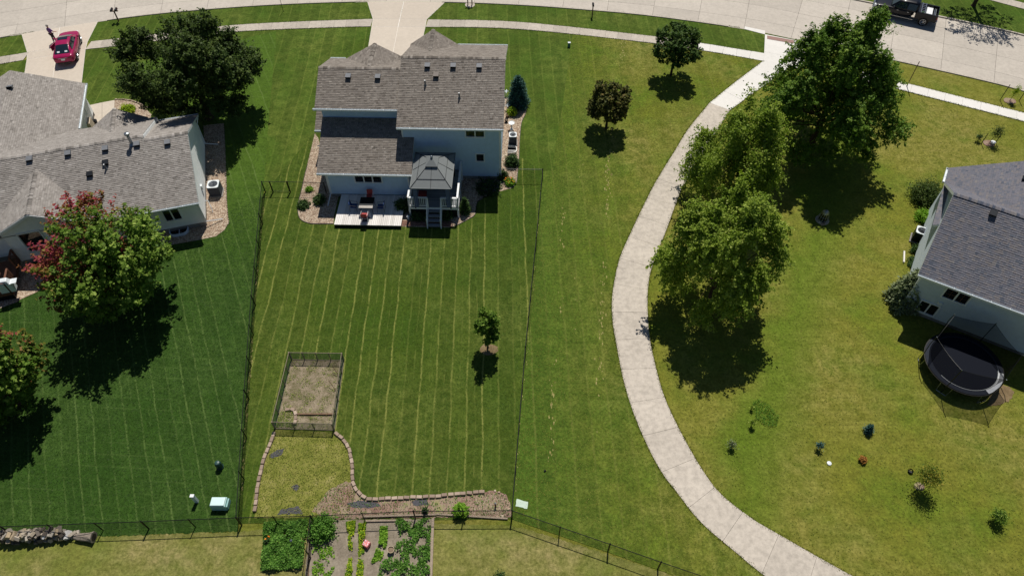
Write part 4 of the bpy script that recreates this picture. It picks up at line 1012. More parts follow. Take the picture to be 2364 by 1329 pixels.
make_tree('maple_tree','maple cut off by the left edge with yellow green leaves and a reddish top','tree',b,4.0,3.1,3.6,LM['maple'],shoots=650,lps=28,leaf=.2,lobes=10,lobe_amp=.35,burst=.16,sprd=.11,shoot_len=1.3,seed=6,trunk=.18,upright=.8,tintf=maple_tint((-.2,.55)))
b=TB(1562,108,2.9)
make_tree('round_tree','small round dark green tree standing on the front walk grass','tree',b,3.0,2.3,1.95,LM['round'],shoots=620,lps=20,leaf=.16,lobes=8,lobe_amp=.15,shoot_len=.6,seed=8,trunk=.09,bottom=-.6)
b=TB(1407,236,2.7)
make_tree('round_tree','small round bronze tinged tree in the lawn right of the middle house','tree',b,2.7,1.95,2.05,LM['bronze'],shoots=560,lps=20,leaf=.16,lobes=8,lobe_amp=.2,shoot_len=.6,seed=9,trunk=.09,bottom=-.7)
b=TB(1930,200,6.2)
make_tree('river_birch','tallest and darkest of the leafy trees beside the path, near the street','tree',b,6.3,5.45,6.2,LM['green'],shoots=2100,lps=40,leaf=.165,lobes=30,lobe_amp=.5,droop=.3,shoot_len=1.6,cone=.46,burst=.10,sprd=.085,sub=.66,fill=.25,seed=12,trunk=.24,upright=.2)
b=TB(1708,352,4.9)
make_tree('river_birch','light green drooping birch between the tallest tree and the path','tree',b,4.8,3.75,4.5,LM['birch'],shoots=1150,lps=42,leaf=.135,lobes=26,lobe_amp=.5,droop=.55,shoot_len=1.8,cone=.3,burst=.18,sprd=.075,sub=.62,fill=.25,seed=13,trunk=.16,upright=.15)
b=TB(1680,578,5.3)
make_tree('river_birch','nearest of the three path side birches with its shadow on the open field','tree',b,5.2,3.9,5.1,LM['birch'],shoots=1450,lps=42,leaf=.14,lobes=30,lobe_amp=.5,droop=.4,shoot_len=1.6,cone=.28,burst=.14,sprd=.075,sub=.6,fill=.25,seed=14,trunk=.18,upright=.2)
b=TB(1124,757,2.2)
make_tree('young_tree','young slim green tree alone in the striped back lawn with bare earth ring','tree',b,2.45,1.0,1.5,LM['green'],shoots=190,lps=24,leaf=.12,lobes=6,lobe_amp=.35,shoot_len=.5,seed=15,trunk=.045,bottom=-.8)
b=A2(2247,14)
make_tree('street_tree','tree on the far verge at the top right whose thin shadow falls on the road','tree',b,6.0,3.9,2.9,LM['dark'],shoots=330,lps=14,leaf=.17,lobes=9,lobe_amp=.4,shoot_len=1.1,seed=16,trunk=.15,bottom=-.5,fill=.2)
o=sheet('bare_earth',[(at(1128,806).x+math.cos(i*.5)*.62*random.uniform(.85,1.1),at(1128,806).y+math.sin(i*.5)*.45*random.uniform(.85,1.1)) for i in range(13)],.012,M['bare'])
# ---------------- conifers and shrubs
def conifer(name,label,base,H,r,mat,n=420,seed=0,leaf=.12,cat='tree',lps=14,blunt=.0):
    rng=np.random.default_rng(seed+50); root=thing(name,label,cat,(base[0],base[1],0))
    z=rng.random(n)**1.25; th=rng.random(n)*6.283; rr=r*((1-z)**(.75-blunt))*rng.uniform(.8,1.08,n)*(1+.12*np.sin(th*5+z*9)); zz=.12+z*(H-.15)
    tip=np.stack([np.cos(th)*rr,np.sin(th)*rr,zz],1); d=np.stack([np.cos(th),np.sin(th),np.full(n,.35)],1); d/=np.linalg.norm(d,axis=1)[:,None]
    t=rng.random((n,lps)); L=np.minimum(rr*.55,.5)+.08; P=tip[:,None]-d[:,None]*(L[:,None,None]*(1-t[:,:,None])); P+=rng.normal(0,.045,P.shape)*(1+r*.5); P=P.reshape(-1,3); m_=len(P)
    nr=rng.normal(0,.6,(m_,3))+np.array([0,0,.7]); nr/=np.linalg.norm(nr,axis=1)[:,None]; a=np.repeat(d,lps,0)+rng.normal(0,.5,(m_,3)); a-=nr*(a*nr).sum(1)[:,None]; a/=np.linalg.norm(a,axis=1)[:,None]; b=np.cross(nr,a); s=(leaf*rng.uniform(.6,1.2,m_))[:,None]
    V=np.stack([P-a*s*.5,P+b*s*.25,P+a*s*.6,P-b*s*.25],1).reshape(-1,3)
    raw_mesh('crown',V,4,np.clip(t.reshape(-1)*.7+.3*rng.random(m_),0,1),mat,parent=root)
    m=MB(); m.cyl((0,0,-.03),(0,0,H*.9),.03+r*.05,.01,7); m.build('trunk',M['bark'],root); return root
conifer('blue_juniper','tall cone shaped blue green juniper at the right corner of the middle house',A2(1196,243),2.9,.98,LM['blue'],n=900,leaf=.13,seed=1,lps=18,blunt=.28)
conifer('spruce_tree','grey green spruce at the near corner of the right hand house',A2(2086,697),3.3,1.25,LM['spruce'],n=800,leaf=.19,seed=2,lps=20,blunt=.25)
conifer('arborvitae','small dark cone shaped evergreen right of the raised deck',A2(1074,490),1.5,.5,LM['shrub'],n=260,seed=3,cat='shrub')
conifer('blue_spruce_seedling','knee high blue spruce seedling in the open field',A2(2002,995),.75,.28,LM['blue'],n=130,leaf=.09,seed=4,cat='seedling')
def shrub(name,label,base,r,h,mat,n=120,lps=16,leaf=.11,seed=0,cat='shrub',group=None,z0=.0):
    rng=np.random.default_rng(seed+90); root=thing(name,label,cat,(base[0],base[1],0),0,group)
    d=fib_dirs(n*2); d=d[d[:,2]>-.15][:n]; d+=rng.normal(0,.12,d.shape); tip=d*np.array([r,r,h])*rng.uniform(.6,1.08,(len(d),1)); tip[:,2]=np.abs(tip[:,2])*.9+.08+z0
    t=rng.random((len(d),lps)); P=tip[:,None]*np.array([1,1,1])-d[:,None]*(min(r,h)*.5*(1-t[:,:,None])); P+=rng.normal(0,r*.09,P.shape); P[:,:,2]=np.maximum(P[:,:,2],.03); P=P.reshape(-1,3); k=len(P)
    nr=rng.normal(0,.6,(k,3))+np.array([0,0,.8]); nr/=np.linalg.norm(nr,axis=1)[:,None]; a=rng.normal(size=(k,3)); a-=nr*(a*nr).sum(1)[:,None]; a/=np.linalg.norm(a,axis=1)[:,None]; b=np.cross(nr,a); s=(leaf*rng.uniform(.6,1.3,k))[:,None]
    V=np.stack([P-a*s*.5,P+b*s*.38+nr*s*.1,P+a*s*.6,P-b*s*.38+nr*s*.1],1).reshape(-1,3)
    raw_mesh('leaves',V,4,np.clip(t.reshape(-1)*.5+.5*rng.random(k),0,1),mat,parent=root)
    m=MB()
    for i in range(4): an=i*1.6; m.cyl((0,0,-.02),(math.cos(an)*r*.5,math.sin(an)*r*.5,h*.7),.015+r*.012,.008,5)
    m.build('stem',M['bark'],root); return root
SH=[('round_shrub','small bright lime shrub in the gravel left of the low deck',(713.5,440),.32,.3,'lime',90),
('shrub','low spreading grey green shrub at the left edge of the gravel bed',(701,476),.5,.35,'shrub',120),
('shrub','dark shrub against the left rear corner of the middle house',(738,466),.5,.6,'shrub',150),
('shrub','dark rounded shrub between the low deck and the raised deck',(931,482),.7,.9,'shrub',200),
('shrub','shaded shrub left of the deck stairs',(968,500),.75,.5,'shrub',160),
('shrub','leafy shrub in front of the right deck railing',(1030,497),.8,.85,'shrub',220),
('hydrangea','purple tinged low flowers in the shade behind the middle house',(1128,436),1.0,.45,'shrub',200),
('daylily','clump of orange flowers at the corner of the fence gate',(1178,424),.45,.4,'lime',90),
('shrub','green leafy plant at the right rear wall corner beside the fence',(1160,412),.5,.8,'shrub',130),
('shrub','leafy plant beside the window well right of the middle house',(1182,380),.6,.9,'shrub',170),
('ornamental_grass','tan feathery ornamental grass beside the blue juniper',(1182,264),.5,.7,'vegy',90),
('round_shrub','dark broad shrub at the far corner of the right hand house',(2136,458),1.35,1.5,'dark',620),
('shrub','light green bush by the wall above the air conditioner of the right house',(2130,505),.7,.7,'lime',180),
('shrub','green weeds under the window of the right house beside the spruce',(2112,610),.6,.35,'shrub',130),
('shrub','low green plant just below the black and white air conditioner on the right',(2118,580),.55,.5,'shrub',120),
('shrub','yellow green shrub by the front door of the left house',(298,256),.7,.5,'vegy',150),
('columnar_shrub','bright green conical bush in the stone edged bed by the rear fence',(1063,1182),.42,.75,'lime',170),
('small_shrub','thin green plant in the mulch left of the bright green bush',(982,1181),.2,.5,'shrub',50),
('feathery_plant','large feathery green plant at the top of the vegetable plot',(745,1225),.85,.9,'veg',280)]
for i,(nm,lb,px,r_,h_,mt,n_) in enumerate(SH): shrub(nm,lb,A2(*px),r_,h_,LM[mt],n=n_,seed=i,leaf=.07 if r_<.4 else .1,cat='plant' if nm in('hydrangea','daylily','feathery_plant','ornamental_grass') else 'shrub')
def dots(parent,c,r,h,n,mat,name='flower',s=.035):
    m=MB()
    for i in range(n):
        a=random.random()*6.28; q=r*math.sqrt(random.random()); m.rock((c[0]+math.cos(a)*q,c[1]+math.sin(a)*q,h*random.uniform(.8,1.15)),s,.6,n=1)
    o=m.build(name,mat,parent); tag(o,kind='stuff')
for o in list(C.objects):
    if o.name.startswith('daylily'): dots(o,(0,0),.42,.45,34,plain('orange_petal','#d97c14',.7))
    if o.name.startswith('hydrangea'): dots(o,(0,0),.9,.42,70,plain('purple_petal','#4b3766',.7))
# saplings and small plants of the open field
def sapling(label,base,H,r,mat,stakes=(),seed=0,name='sapling',n=60,ring=0,lean=(0,0)):
    root=thing(name,label,'sapling',(base[0],base[1],0)); rng=np.random.default_rng(seed)
    m=MB(); m.tube([(0,0,-.02),(lean[0]*.4,lean[1]*.4,H*.5),(lean[0],lean[1],H)],[.022,.016,.006],6)
    for i in range(9): z=H*random.uniform(.4,.9); a=random.random()*6.28; m.cyl((lean[0]*z/H,lean[1]*z/H,z),(lean[0]*z/H+math.cos(a)*r*.8,lean[1]*z/H+math.sin(a)*r*.8,z+r*.5),.008,.003,4)
    m.build('stem',M['bark'],root)
    P=rng.normal(0,1,(n*9,3))*np.array([r*.5,r*.5,H*.17])+np.array([lean[0]*.8,lean[1]*.8,H*.72]); k=len(P); nr=rng.normal(0,.6,(k,3))+np.array([0,0,.8]); nr/=np.linalg.norm(nr,axis=1)[:,None]; a=rng.normal(size=(k,3)); a-=nr*(a*nr).sum(1)[:,None]; a/=np.linalg.norm(a,axis=1)[:,None]; b=np.cross(nr,a); s=(.08*rng.uniform(.6,1.3,k))[:,None]
    V=np.stack([P-a*s*.5,P+b*s*.35,P+a*s*.6,P-b*s*.35],1).reshape(-1,3); raw_mesh('leaves',V,4,rng.random(k),mat,parent=root)
    for sx,sy,sh in stakes:
        MB().cyl((sx,sy,-.05),(sx,sy,sh),.03,.03,6).build('stake',M['darkmetal'],root)
        MB().cyl((sx,sy,sh*.8),(lean[0]*.5,lean[1]*.5,sh*.75),.008,.008,4).build('tie',M['darkmetal'],root)
    if ring:
        MB().prism([(math.cos(i*.5)*ring*random.uniform(.85,1.1),math.sin(i*.5)*ring*.8*random.uniform(.85,1.1)) for i in range(13)],0,.025).build('mulch_ring',M['mulch'],root)
    return root
sapling('thin yellow leaved sapling tied to two stakes on the street verge',A2(2331,233),1.5,.25,LM['vegy'],[(-.8,.1,1.6),(.85,.05,1.6)],1,ring=.55)
sapling('dark leaning sapling between stakes in the field above the right house',A2(2283,331),1.6,.38,LM['dark'],[(-.65,-.05,1.1),(.6,.1,1.1)],2,ring=.5,n=90,lean=(.25,.1))
MB().lathe([(.16,0),(.2,.16),(.02,.17)],n=12).build('bucket',M['white']).location=(*A2(2291,331),0); tag(bpy.data.objects['bucket'],'small white bucket at the foot of the staked dark sapling','bucket')
sapling('low bushy seedling left of the staked dark sapling',A2(2256,326),.6,.25,LM['shrub'],seed=3,name='seedling',n=40)
sapling('yellow and green young tree casting a jagged shadow in the lower right field',A2(2122,1122),1.9,.62,leaf_mat('yellowing_leaf',[(0,'#3f5a1c'),(.5,'#6b7a2c'),(1,'#a8983c')],.25),seed=4,name='young_tree',n=230,ring=.3)
sapling('sparse dark green seedling near the lower right corner',A2(2296,1200),.8,.35,LM['green'],seed=5,name='seedling',n=130)
sapling('wispy grey seedling in the field, nearest the curving path',A2(1687,1032),.6,.25,LM['spruce'],seed=6,name='seedling',n=30)
sapling('spindly green seedling beside the bright grass patch',A2(1735,982),.7,.18,LM['birch'],seed=7,name='seedling',n=24)
sapling('tiny dark leafy twig above the bright grass patch',A2(1734,945),.4,.12,LM['birch'],seed=8,name='seedling',n=10)
sapling('fine dark green pine seedling left of the orange shrub',A2(1888,1035),.6,.2,LM['blue'],seed=9,name='pine_seedling',n=30)
sapling('leafy twig at the bottom edge right of the vegetable plot',A2(1155,1335),.6,.3,LM['shrub'],seed=10,name='seedling',n=40)
shrub('dead_shrub','small round orange brown dead shrub in the open field',A2(1990,1063),.24,.3,leaf_mat('dead_leaf',[(0,'#8a5c2c'),(1,'#c58f4c')],.2),n=90,leaf=.06,seed=44)
MB().lathe([(.0,0),(.14,.01),(.13,.05),(.0,.06)],n=9).build('flat_cap',M['whitem']).location=(*A2(1914,1069),0); tag(bpy.data.objects['flat_cap'],'small pale utility cap lying flush in the open field','utility cap')
MB().lathe([(.12,0),(.15,.12),(.14,.13),(.1,.02)],n=12).build('plant_pot',M['black']).location=(*A2(2101,1088),0); tag(bpy.data.objects['plant_pot'],'small dark pot beside the yellow and green young tree','pot')
# greener weedy patch
pw=[(1736,928),(1752,922),(1780,940),(1798,962),(1792,985),(1770,984),(1745,968)]
def leafpatch(name,label,poly,n,h,mat,leaf=.09,seed=0,parent=None,cat='plants',thr=None,gap=0):
    rng=np.random.default_rng(seed+300); P_=[Vector(p) for p in (PX(poly) if not isinstance(poly[0],Vector) else poly)]; x0=min(p.x for p in P_);x1=max(p.x for p in P_);y0=min(p.y for p in P_);y1=max(p.y for p in P_)
    X=rng.uniform(x0,x1,n*4);Y=rng.uniform(y0,y1,n*4); ins=np.zeros(n*4,bool); j=len(P_)-1
    for i in range(len(P_)):
        c=((P_[i].y>Y)!=(P_[j].y>Y))&(X<(P_[j].x-P_[i].x)*(Y-P_[i].y)/((P_[j].y-P_[i].y)+1e-12)+P_[i].x); ins^=c; j=i
    X=X[ins][:n];Y=Y[ins][:n]
    if gap:
        g_=np.sin(X*3.7+Y*1.9+seed)*np.sin(Y*4.1-X*2.3)+.6*np.sin(X*9.1+seed)*np.sin(Y*8.3)+rng.normal(0,.25,len(X)); kp=g_>np.quantile(g_,gap); X=X[kp];Y=Y[kp]
    k=len(X)
    hh=h*(.55+.45*np.sin(X*5.1+seed)*np.sin(Y*4.3+seed*2))*rng.uniform(.5,1.1,k)+.02
    P=np.stack([X,Y,np.abs(hh)+.02],1)+rng.normal(0,.015,(k,3)); nr=rng.normal(0,.5,(k,3))+np.array([0,0,1]); nr/=np.linalg.norm(nr,axis=1)[:,None]; a=rng.normal(size=(k,3)); a-=nr*(a*nr).sum(1)[:,None]; a/=np.linalg.norm(a,axis=1)[:,None]; b=np.cross(nr,a); s=(leaf*rng.uniform(.5,1.3,k))[:,None]
    V=np.stack([P-a*s*.5,P+b*s*.4+nr*s*.1,P+a*s*.6,P-b*s*.4+nr*s*.1],1).reshape(-1,3)
    return raw_mesh(name,V,4,rng.random(k),mat,label,cat,parent)
leafpatch('weed_patch','bright green weedy patch in the field below the nearest birch',pw,900,.08,leaf_mat('weed_leaf',[(0,'#3c611a'),(.6,'#517a22'),(1,'#6d9434')],.25),.06,1)

# ------------------------------------------------------------------ fences
def fence(label,pts,closed=False,H=1.1,sp=2.5,name='chain_link_fence',rail=.021,post=.03,mesh=.085,corner=.042,tops=None):
    """pts: ground points. posts > mesh panels > rail"""
    root=thing(name,label,'fence',(pts[0].x,pts[0].y,0)); o=Vector((pts[0].x,pts[0].y,0)); pts=[Vector((p.x,p.y,0))-o for p in pts]
    first=True
    for i in range(len(pts)-1):
        a,b=pts[i],pts[i+1]; L=(b-a).length; n=max(1,round(L/sp)); 
        for k in range(n):
            p=a.lerp(b,k/n); q=a.lerp(b,(k+1)/n); r_=corner if k==0 else post
            m=MB(); m.cyl((p.x,p.y,-.05),(p.x,p.y,H+.03),r_,r_,7); m.lathe([(r_*1.2,H+.02),(r_*1.1,H+.05),(.004,H+.08)],(p.x,p.y,0),7); m.build('post',M['black'],root)
            MB().cyl((p.x,p.y,H-.02),(q.x,q.y,H-.02),rail,rail,9).build('top_rail',M['rail'],root)
            w=MB(); Lp=(q-p).length; d=(q-p)/Lp; nn=Vector((-d.y,d.x,0)); nw=int((Lp+H)/mesh); wt=.0019
            for j in range(nw):
                s_=j*mesh
                for sg in (1,-1):
                    # diagonal wire clipped to the panel
                    if sg==1: x0,z0,x1,z1=s_-H,0,s_,H
                    else: x0,z0,x1,z1=s_,0,s_-H,H
                    def clipx(x0,z0,x1,z1):
                        pts_=[]
                        for (xa,za,xb,zb) in ((x0,z0,x1,z1),):
                            t0,t1=0,1; dx=xb-xa
                            for lo,hi in ((0,Lp),):
                                ta,tb=(lo-xa)/dx,(hi-xa)/dx
                                if ta>tb: ta,tb=tb,ta
                                t0=max(t0,ta);t1=min(t1,tb)
                            if t1<=t0: return None
                            return xa+dx*t0,za+(zb-za)*t0,xa+dx*t1,za+(zb-za)*t1
                    r=clipx(x0,z0,x1,z1)
                    if not r: continue
                    A_=p+d*r[0]+Vector((0,0,r[1]+.03)); B_=p+d*r[2]+Vector((0,0,min(r[3]+.0,H-.03)+.0)); 
                    sd=(B_-A_).cross(nn).normalized()*wt
                    w.add([A_-sd,A_+sd,B_+sd,B_-sd,A_-nn*wt,A_+nn*wt,B_+nn*wt,B_-nn*wt],[(0,1,2,3),(4,5,6,7)])
            wo_=w.build('wire_mesh',M['black'],root); tag(wo_,kind='stuff')
    p=pts[-1]; MB().cyl((p.x,p.y,-.05),(p.x,p.y,H+.04),corner,corner,7).build('post',M['black'],root)
    return root
M['rail']=plain('black_rail','#101213',.42,spec=.35)
a11=lambda x,y: Vector((*A2(x,y,1.1),0))
fence('black chain link fence along the left side of the striped back lawn',[a11(603.8,420),a11(597,494),a11(579.5,682),a11(563,900),a11(544,1193.6)],sp=2.6)
fence('black chain link fence running down the right side of the striped back lawn',[a11(1253,391),a11(1238,549),a11(1213,800),a11(1182,1177)],sp=2.6)
fence('black chain link fence along the bottom left behind the woodpile',[a11(-160,1219),a11(0,1214.5),a11(325,1203),a11(544,1194)],sp=2.45)
fence('black chain link fence between the stone edged bed and the vegetable plot',[a11(544,1193.9),a11(716,1190),a11(954,1179),a11(1182,1177.4)],sp=2.4)
fence('black chain link fence slanting away to the lower right across the grass',[a11(1182,1177.6),a11(1408.5,1255),a11(1526.5,1296.5),a11(1640,1335),a11(1760,1376)],sp=2.25)
fence('black chain link fence running down between two vegetable plots',[a11(715.8,1190.3),a11(706.6,1271),a11(695,1345)],sp=2.2)
fence('short black fence closing the gap right of the middle house',[a11(1153,390),a11(1253,390.8)],sp=3)
gt=fence('black fence and gate closing the gap left of the middle house',[a11(603.8,419.8),a11(621.5,419.5)],sp=1)
for (xa,xb,nm) in ((622.5,661,'gate'),):
    pa,pb=a11(xa,419.6),a11(xb,419.8); o0=Vector(gt.location); m=MB(); pa-=o0; pb-=o0; pa.z=pb.z=0
    m.cyl((pa.x,pa.y,.08),(pa.x,pa.y,1.12),.03,.03,6); m.cyl((pb.x,pb.y,.08),(pb.x,pb.y,1.12),.03,.03,6)
    for z in (.1,1.1): m.cyl((pa.x,pa.y,z),(pb.x,pb.y,z),.02,.02,6)
    m.build('gate',M['black'],gt)
fence('short black fence between the garden gate and the wall left of the low deck',[a11(662.5,419.5),a11(747,422)],sp=4)
# garden pen with netting
M['penwood']=plain('weathered_pen_wood','#857b68',.9,var=.25,scale=9)
def pen():
    cs=[Vector((*A2(*p),0)) for p in ((674,830),(794,832),(772,993),(636,989))]; o=cs[0].copy(); root=thing('garden_pen','wooden garden pen with green netting round bare soil in the back lawn','garden pen',tuple(o))
    H=.85; net=NT('green_netting'); net.set((.06,.17,.125,1),.7,0,.2); tr=net.n('ShaderNodeBsdfTransparent'); mx=net.n('ShaderNodeMixShader'); mx.inputs[0].default_value=.55; net.l(tr,0,mx,1); net.l(net.b,0,mx,2); net.l(mx,0,net.out,0)
    mx.inputs[0].default_value=.5; 
    sides=((0,1,4,.35),(1,2,5,.5),(2,3,3,.3),(3,0,5,.75))
    for i,j,n,al in sides:
        a,b=cs[i]-o,cs[j]-o
        for k in range(n):
            p=a.lerp(b,k/n); q=a.lerp(b,(k+1)/n); s_=.05 if k==0 else .03
            m=MB(); m.obox((p.x,p.y,H/2),s_*1.6,s_*1.6,H+.06); m.build('post',M['penwood'],root)
            m=MB(); m.add([(p.x,p.y,.04),(q.x,q.y,.04),(q.x,q.y,H-.03),(p.x,p.y,H-.03)],[(0,1,2,3)]); m.build('netting',net.m,root)
            for z,r_ in ((H,.025),(.03,.03)): MB().cyl((p.x,p.y,z),(q.x,q.y,z),r_,r_,5).build('rail',M['penwood'],root)
    for px in ((787,873),(778,905)): 
        p=Vector((*A2(*px),0))-o; MB().cyl((p.x,p.y,0),(p.x-.5,p.y+.55,.5),.02,.02,5).build('stake',M['wooddark'],root)
    return root
pen()
sheet('pen_soil',PX([(674,830),(794,832),(772,993),(636,989)]),.016,M['soildry'],jit=.04)
leafpatch('pen_weeds','sparse weeds growing in the soil of the garden pen',[(674,832),(793,834),(772,992),(636,988)],3200,.06,LM['birch'],.055,3,gap=.55)
leafpatch('pen_weeds','thick weeds inside the small stone curve of the garden pen',[(648,950),(684,948),(680,985),(637,987)],700,.08,LM['birch'],.05,4)
o=MB(); p,q=A2(687,956),A2(772,957.5); o.obox(((p[0]+q[0])/2,(p[1]+q[1])/2,.06),abs(q[0]-p[0]),.09,.12); tag(o.build('timber_divider',M['wooddark']),'weathered timber divider lying across the soil of the garden pen','timber')
def px_line_z(): pass
dg=[(634.5,992),(772,997),(792,1015),(804,1032),(813,1071),(816,1114),(826,1134),(815,1160),(800,1192),(586,1195),(591,1161),(601,1098),(610,1061),(623,1028)]
sheet('thin_grass_patch',PX(dg),.016,M['drygrass'],jit=.04)
mb=[(800,1110),(818,1116),(835,1146),(868,1153),(925,1150),(997,1147),(1098,1138),(1140,1132),(1168,1140),(1180,1170),(1180,1192),(760,1197),(720,1180),(760,1130)]
sheet('mulch_bed',PX(mb),.020,M['mulch'],jit=.04)
scatter_rocks('wood_chips',[(1100,1140),(1165,1143),(1178,1190),(1080,1190)],1800,.03,M['pebble'],'pale wood chips at the right end of the mulch bed','wood chips')
leafpatch('bed_weeds','weeds scattered through the thin grass below the garden pen',dg,5000,.07,leaf_mat('dry_weed',[(0,'#5b6a24'),(.6,'#82873c'),(1,'#a19a5c')],.2),.05,5)
leafpatch('bed_weeds','small green weeds in the mulch along the rear fence',mb,1600,.07,LM['veg'],.06,6)
fabric=plain('torn_weed_fabric','#4a4a50',.8,var=.3,scale=12)
for lst,lb in (([(800,1162),(830,1155),(870,1160),(880,1168),(850,1173),(812,1170)],'torn grey landscape fabric showing at the corner of the stone border'),([(950,1155),(985,1153),(990,1165),(955,1166)],'small patch of exposed grey landscape fabric under the stone border'),([(640,1188),(650,1175),(690,1168),(700,1185)],'exposed grey landscape fabric at the foot of the thin grass'),([(672,1124),(680,1118),(692,1122),(684,1134)],'small torn fabric hole in the middle of the thin grass'),([(622,1052),(640,1038),(658,1034),(650,1050),(630,1058)],'grey fabric patch near the top left of the thin grass')):
    o=sheet('landscape_fabric',PX(lst),.028,fabric,kind=None,jit=.05); tag(o,lb,'fabric')
# block borders: each block a piece
def blocks(label,lst,w=.30,d=.2,h=.16,mat='stone',name='block_border',sp=None):
    ln=catmull(PX(lst),.1); L=arclen(ln); sp=sp or w*1.06; n=int(L[-1]/sp); root=thing(name,label,'border',(ln[0].x,ln[0].y,0)); me=None
    src=[]
    for v in range(3):
        m=MB(); q=random.uniform(-.01,.01); m.obox((0,0,h/2),w,d+q,h,taper=.93); o=m.build('block',M[mat],root,bevel=.018); src.append(o)
    for i in range(n):
        s_=(i+.5)*sp; p=sample(ln,L,s_); a=sample(ln,L,s_-.1); b=sample(ln,L,s_+.1); ang=math.atan2(b.y-a.y,b.x-a.x)+random.gauss(0,.06)
        if i<3: o=src[i]
        else: o=src[i%3].copy(); C.objects.link(o)
        o.location=(p.x-ln[0].x+random.gauss(0,.008),p.y-ln[0].y+random.gauss(0,.008),random.uniform(-.02,.01)); o.rotation_euler=(random.gauss(0,.03),random.gauss(0,.03),ang)
    return root
blocks('brown block border down the left side of the thin grass',[(634.5,997),(623,1028),(609.7,1061.5),(601,1098),(594.8,1128),(591.5,1161),(586.5,1192)],w=.33)
blocks('brown block border curving down from the garden pen and along the rear bed',[(773.6,998.6),(791.8,1015),(803.4,1031.7),(810,1051.6),(813,1071),(814,1094.6),(815.6,1114.5),(825,1134),(844.7,1149.7),(867.7,1152.6),(925,1149.4),(997,1146.5),(1040,1142),(1098,1137),(1132,1134.5)],w=.33)
blocks('short curve of brown blocks in the corner of the garden pen',[(658,948),(672,946),(681,951),(683,965),(681,982)],w=.3)
blocks('small scalloped stone edging right of the left house air conditioner',[(519,340),(521.5,400),(523,460),(526,500),(528,514),(519,530)],w=.16,d=.09,h=.07,sp=.26)
blocks('curved stone edging of the entry bed by the left house front walk',[(266,231),(285,231),(305,234),(325,241),(345,252)],w=.2,d=.12,h=.1)
# flat stones at right end
root=thing('edging_stones','loose pale stones round the right end of the mulch bed','stones',(*A2(1150,1140),0)); o=Vector(root.location)
for px in ((1143,1133),(1152,1136),(1160,1142),(1168,1150),(1172,1163),(1174,1175),(1172,1187),(1160,1191),(1148,1193)):
    p=Vector((*A2(*px),.04))-o; m=MB(); m.rock(p,.09,.6); m.build('stone',M['pebble'],root)
# timbers
M['beam']=plain('grey_brown_beam','#9c8d7c',.9,var=.2,scale=12)
def timber(label,a,b,w=.11,h=.12,z=0,mat='beam',name='timber_beam'):
    a=Vector((*A2(*a),0)); b=Vector((*A2(*b),0)); d=b-a; m=MB(); m.obox((0,0,h/2+z),d.length,w,h); o=m.build(name,M[mat],None,bevel=.01); o.location=(a+b)/2; o.rotation_euler=(0,0,math.atan2(d.y,d.x)); tag(o,label,'timber'); return o
timber('weathered beam dividing the vegetable plot from the rear lawn',(1000,1197),(995,1345),w=.14,h=.16)
timber('long pale board lying under the fence above the vegetable rows',(838,1193),(1008,1188),w=.1)
timber('pale landscape log along the foot of the bed right of the beam',(1008,1187),(1172,1197),w=.1,h=.1)
timber('short grey board above the middle of the vegetable plot',(845,1203),(942,1201),w=.1)
timber('thin brown edging board between the bare soil and the lawn border',(716,1200),(712,1345),w=.04,h=.1,mat='wooddark')
# ------------------------------------------------------------------ vegetable plots
sheet('vegetable_soil',PX([(716,1200),(1000,1197),(995,1340),(703,1340)]),.024,M['soilgrey'],jit=.03)
VR=[('bean_row','yellow green row of vegetables left of the pink box',[(800,1205),(822,1203),(815,1250),(812,1300),(818,1345),(793,1345),(805,1300),(806,1250)],1500,.2,'vegy'),
('bean_row','second yellow green row just right of the first, beside the pink box',[(828,1203),(846,1203),(842,1245),(840,1290),(838,1345),(822,1345),(828,1290),(830,1245)],1400,.2,'vegy'),
('vegetable_row','bright green vegetable row above the bucket',[(879,1216),(896,1216),(894,1250),(888,1275),(878,1295),(858,1300),(876,1255)],1500,.22,'lime'),
('vegetable_bed','dense green ground crop filling the right half of the vegetable plot',[(910,1200),(995,1196),(993,1340),(870,1340),(880,1300),(905,1285),(916,1255),(925,1230)],5200,.3,'veg'),
('weeds','scattered yellow green weeds in the lower left of the bare soil',[(722,1270),(740,1255),(770,1262),(775,1300),(760,1345),(720,1345)],900,.12,'lime'),
('ground_crop','dense dark green crop left of the dividing fence',[(612,1207),(712,1202),(704,1262),(699,1312),(604,1318),(608,1280)],9000,.38,'veg')]
for i,(nm,lb,pl,n,h,mt) in enumerate(VR): leafpatch(nm,lb,pl,n,h,LM[mt],.1,seed=20+i,cat='vegetables',gap=(.3,.3,.3,.38,.5,.05)[i])
m=MB(); m.obox((0,0,.17),.34,.32,.34); o=m.build('storage_box',plain('pink_plastic','#d9797c',.5),None,bevel=.02); o.location=(*A2(847.5,1258),0); o.rotation_euler.z=-.5; tag(o,'pink box standing on bare soil between vegetable rows','box')
q=MB(); 
for i in range(14): q.obox((random.uniform(-.13,.13),random.uniform(-.12,.12),.342),.05,.03,.008,rz=random.random()*3)
q.build('lid_scrap',M['white'],o)
bk=thing('bucket','old beige bucket standing in the vegetable plot','bucket',(*A2(904,1272),0))
m=MB(); m.lathe([(.13,0),(.17,.32),(.185,.33),(.165,.33),(.16,.26)],n=18); m.build('shell',plain('beige_plastic','#b9aa8b',.6),bk); MB().cyl((0,0,.2),(0,0,.262),.155,.155,16).build('soil_fill',M['soil'],bk)
o=thing('solar_light','small dark garden light standing in the left crop','garden light',(*A2(677,1254),0)); MB().cyl((0,0,0),(0,0,.45),.015,.015,6).build('stem',M['darkmetal'],o); MB().lathe([(.04,.42),(.07,.47),(.07,.52),(.01,.56)],n=10).build('lamp_head',M['steel'],o)
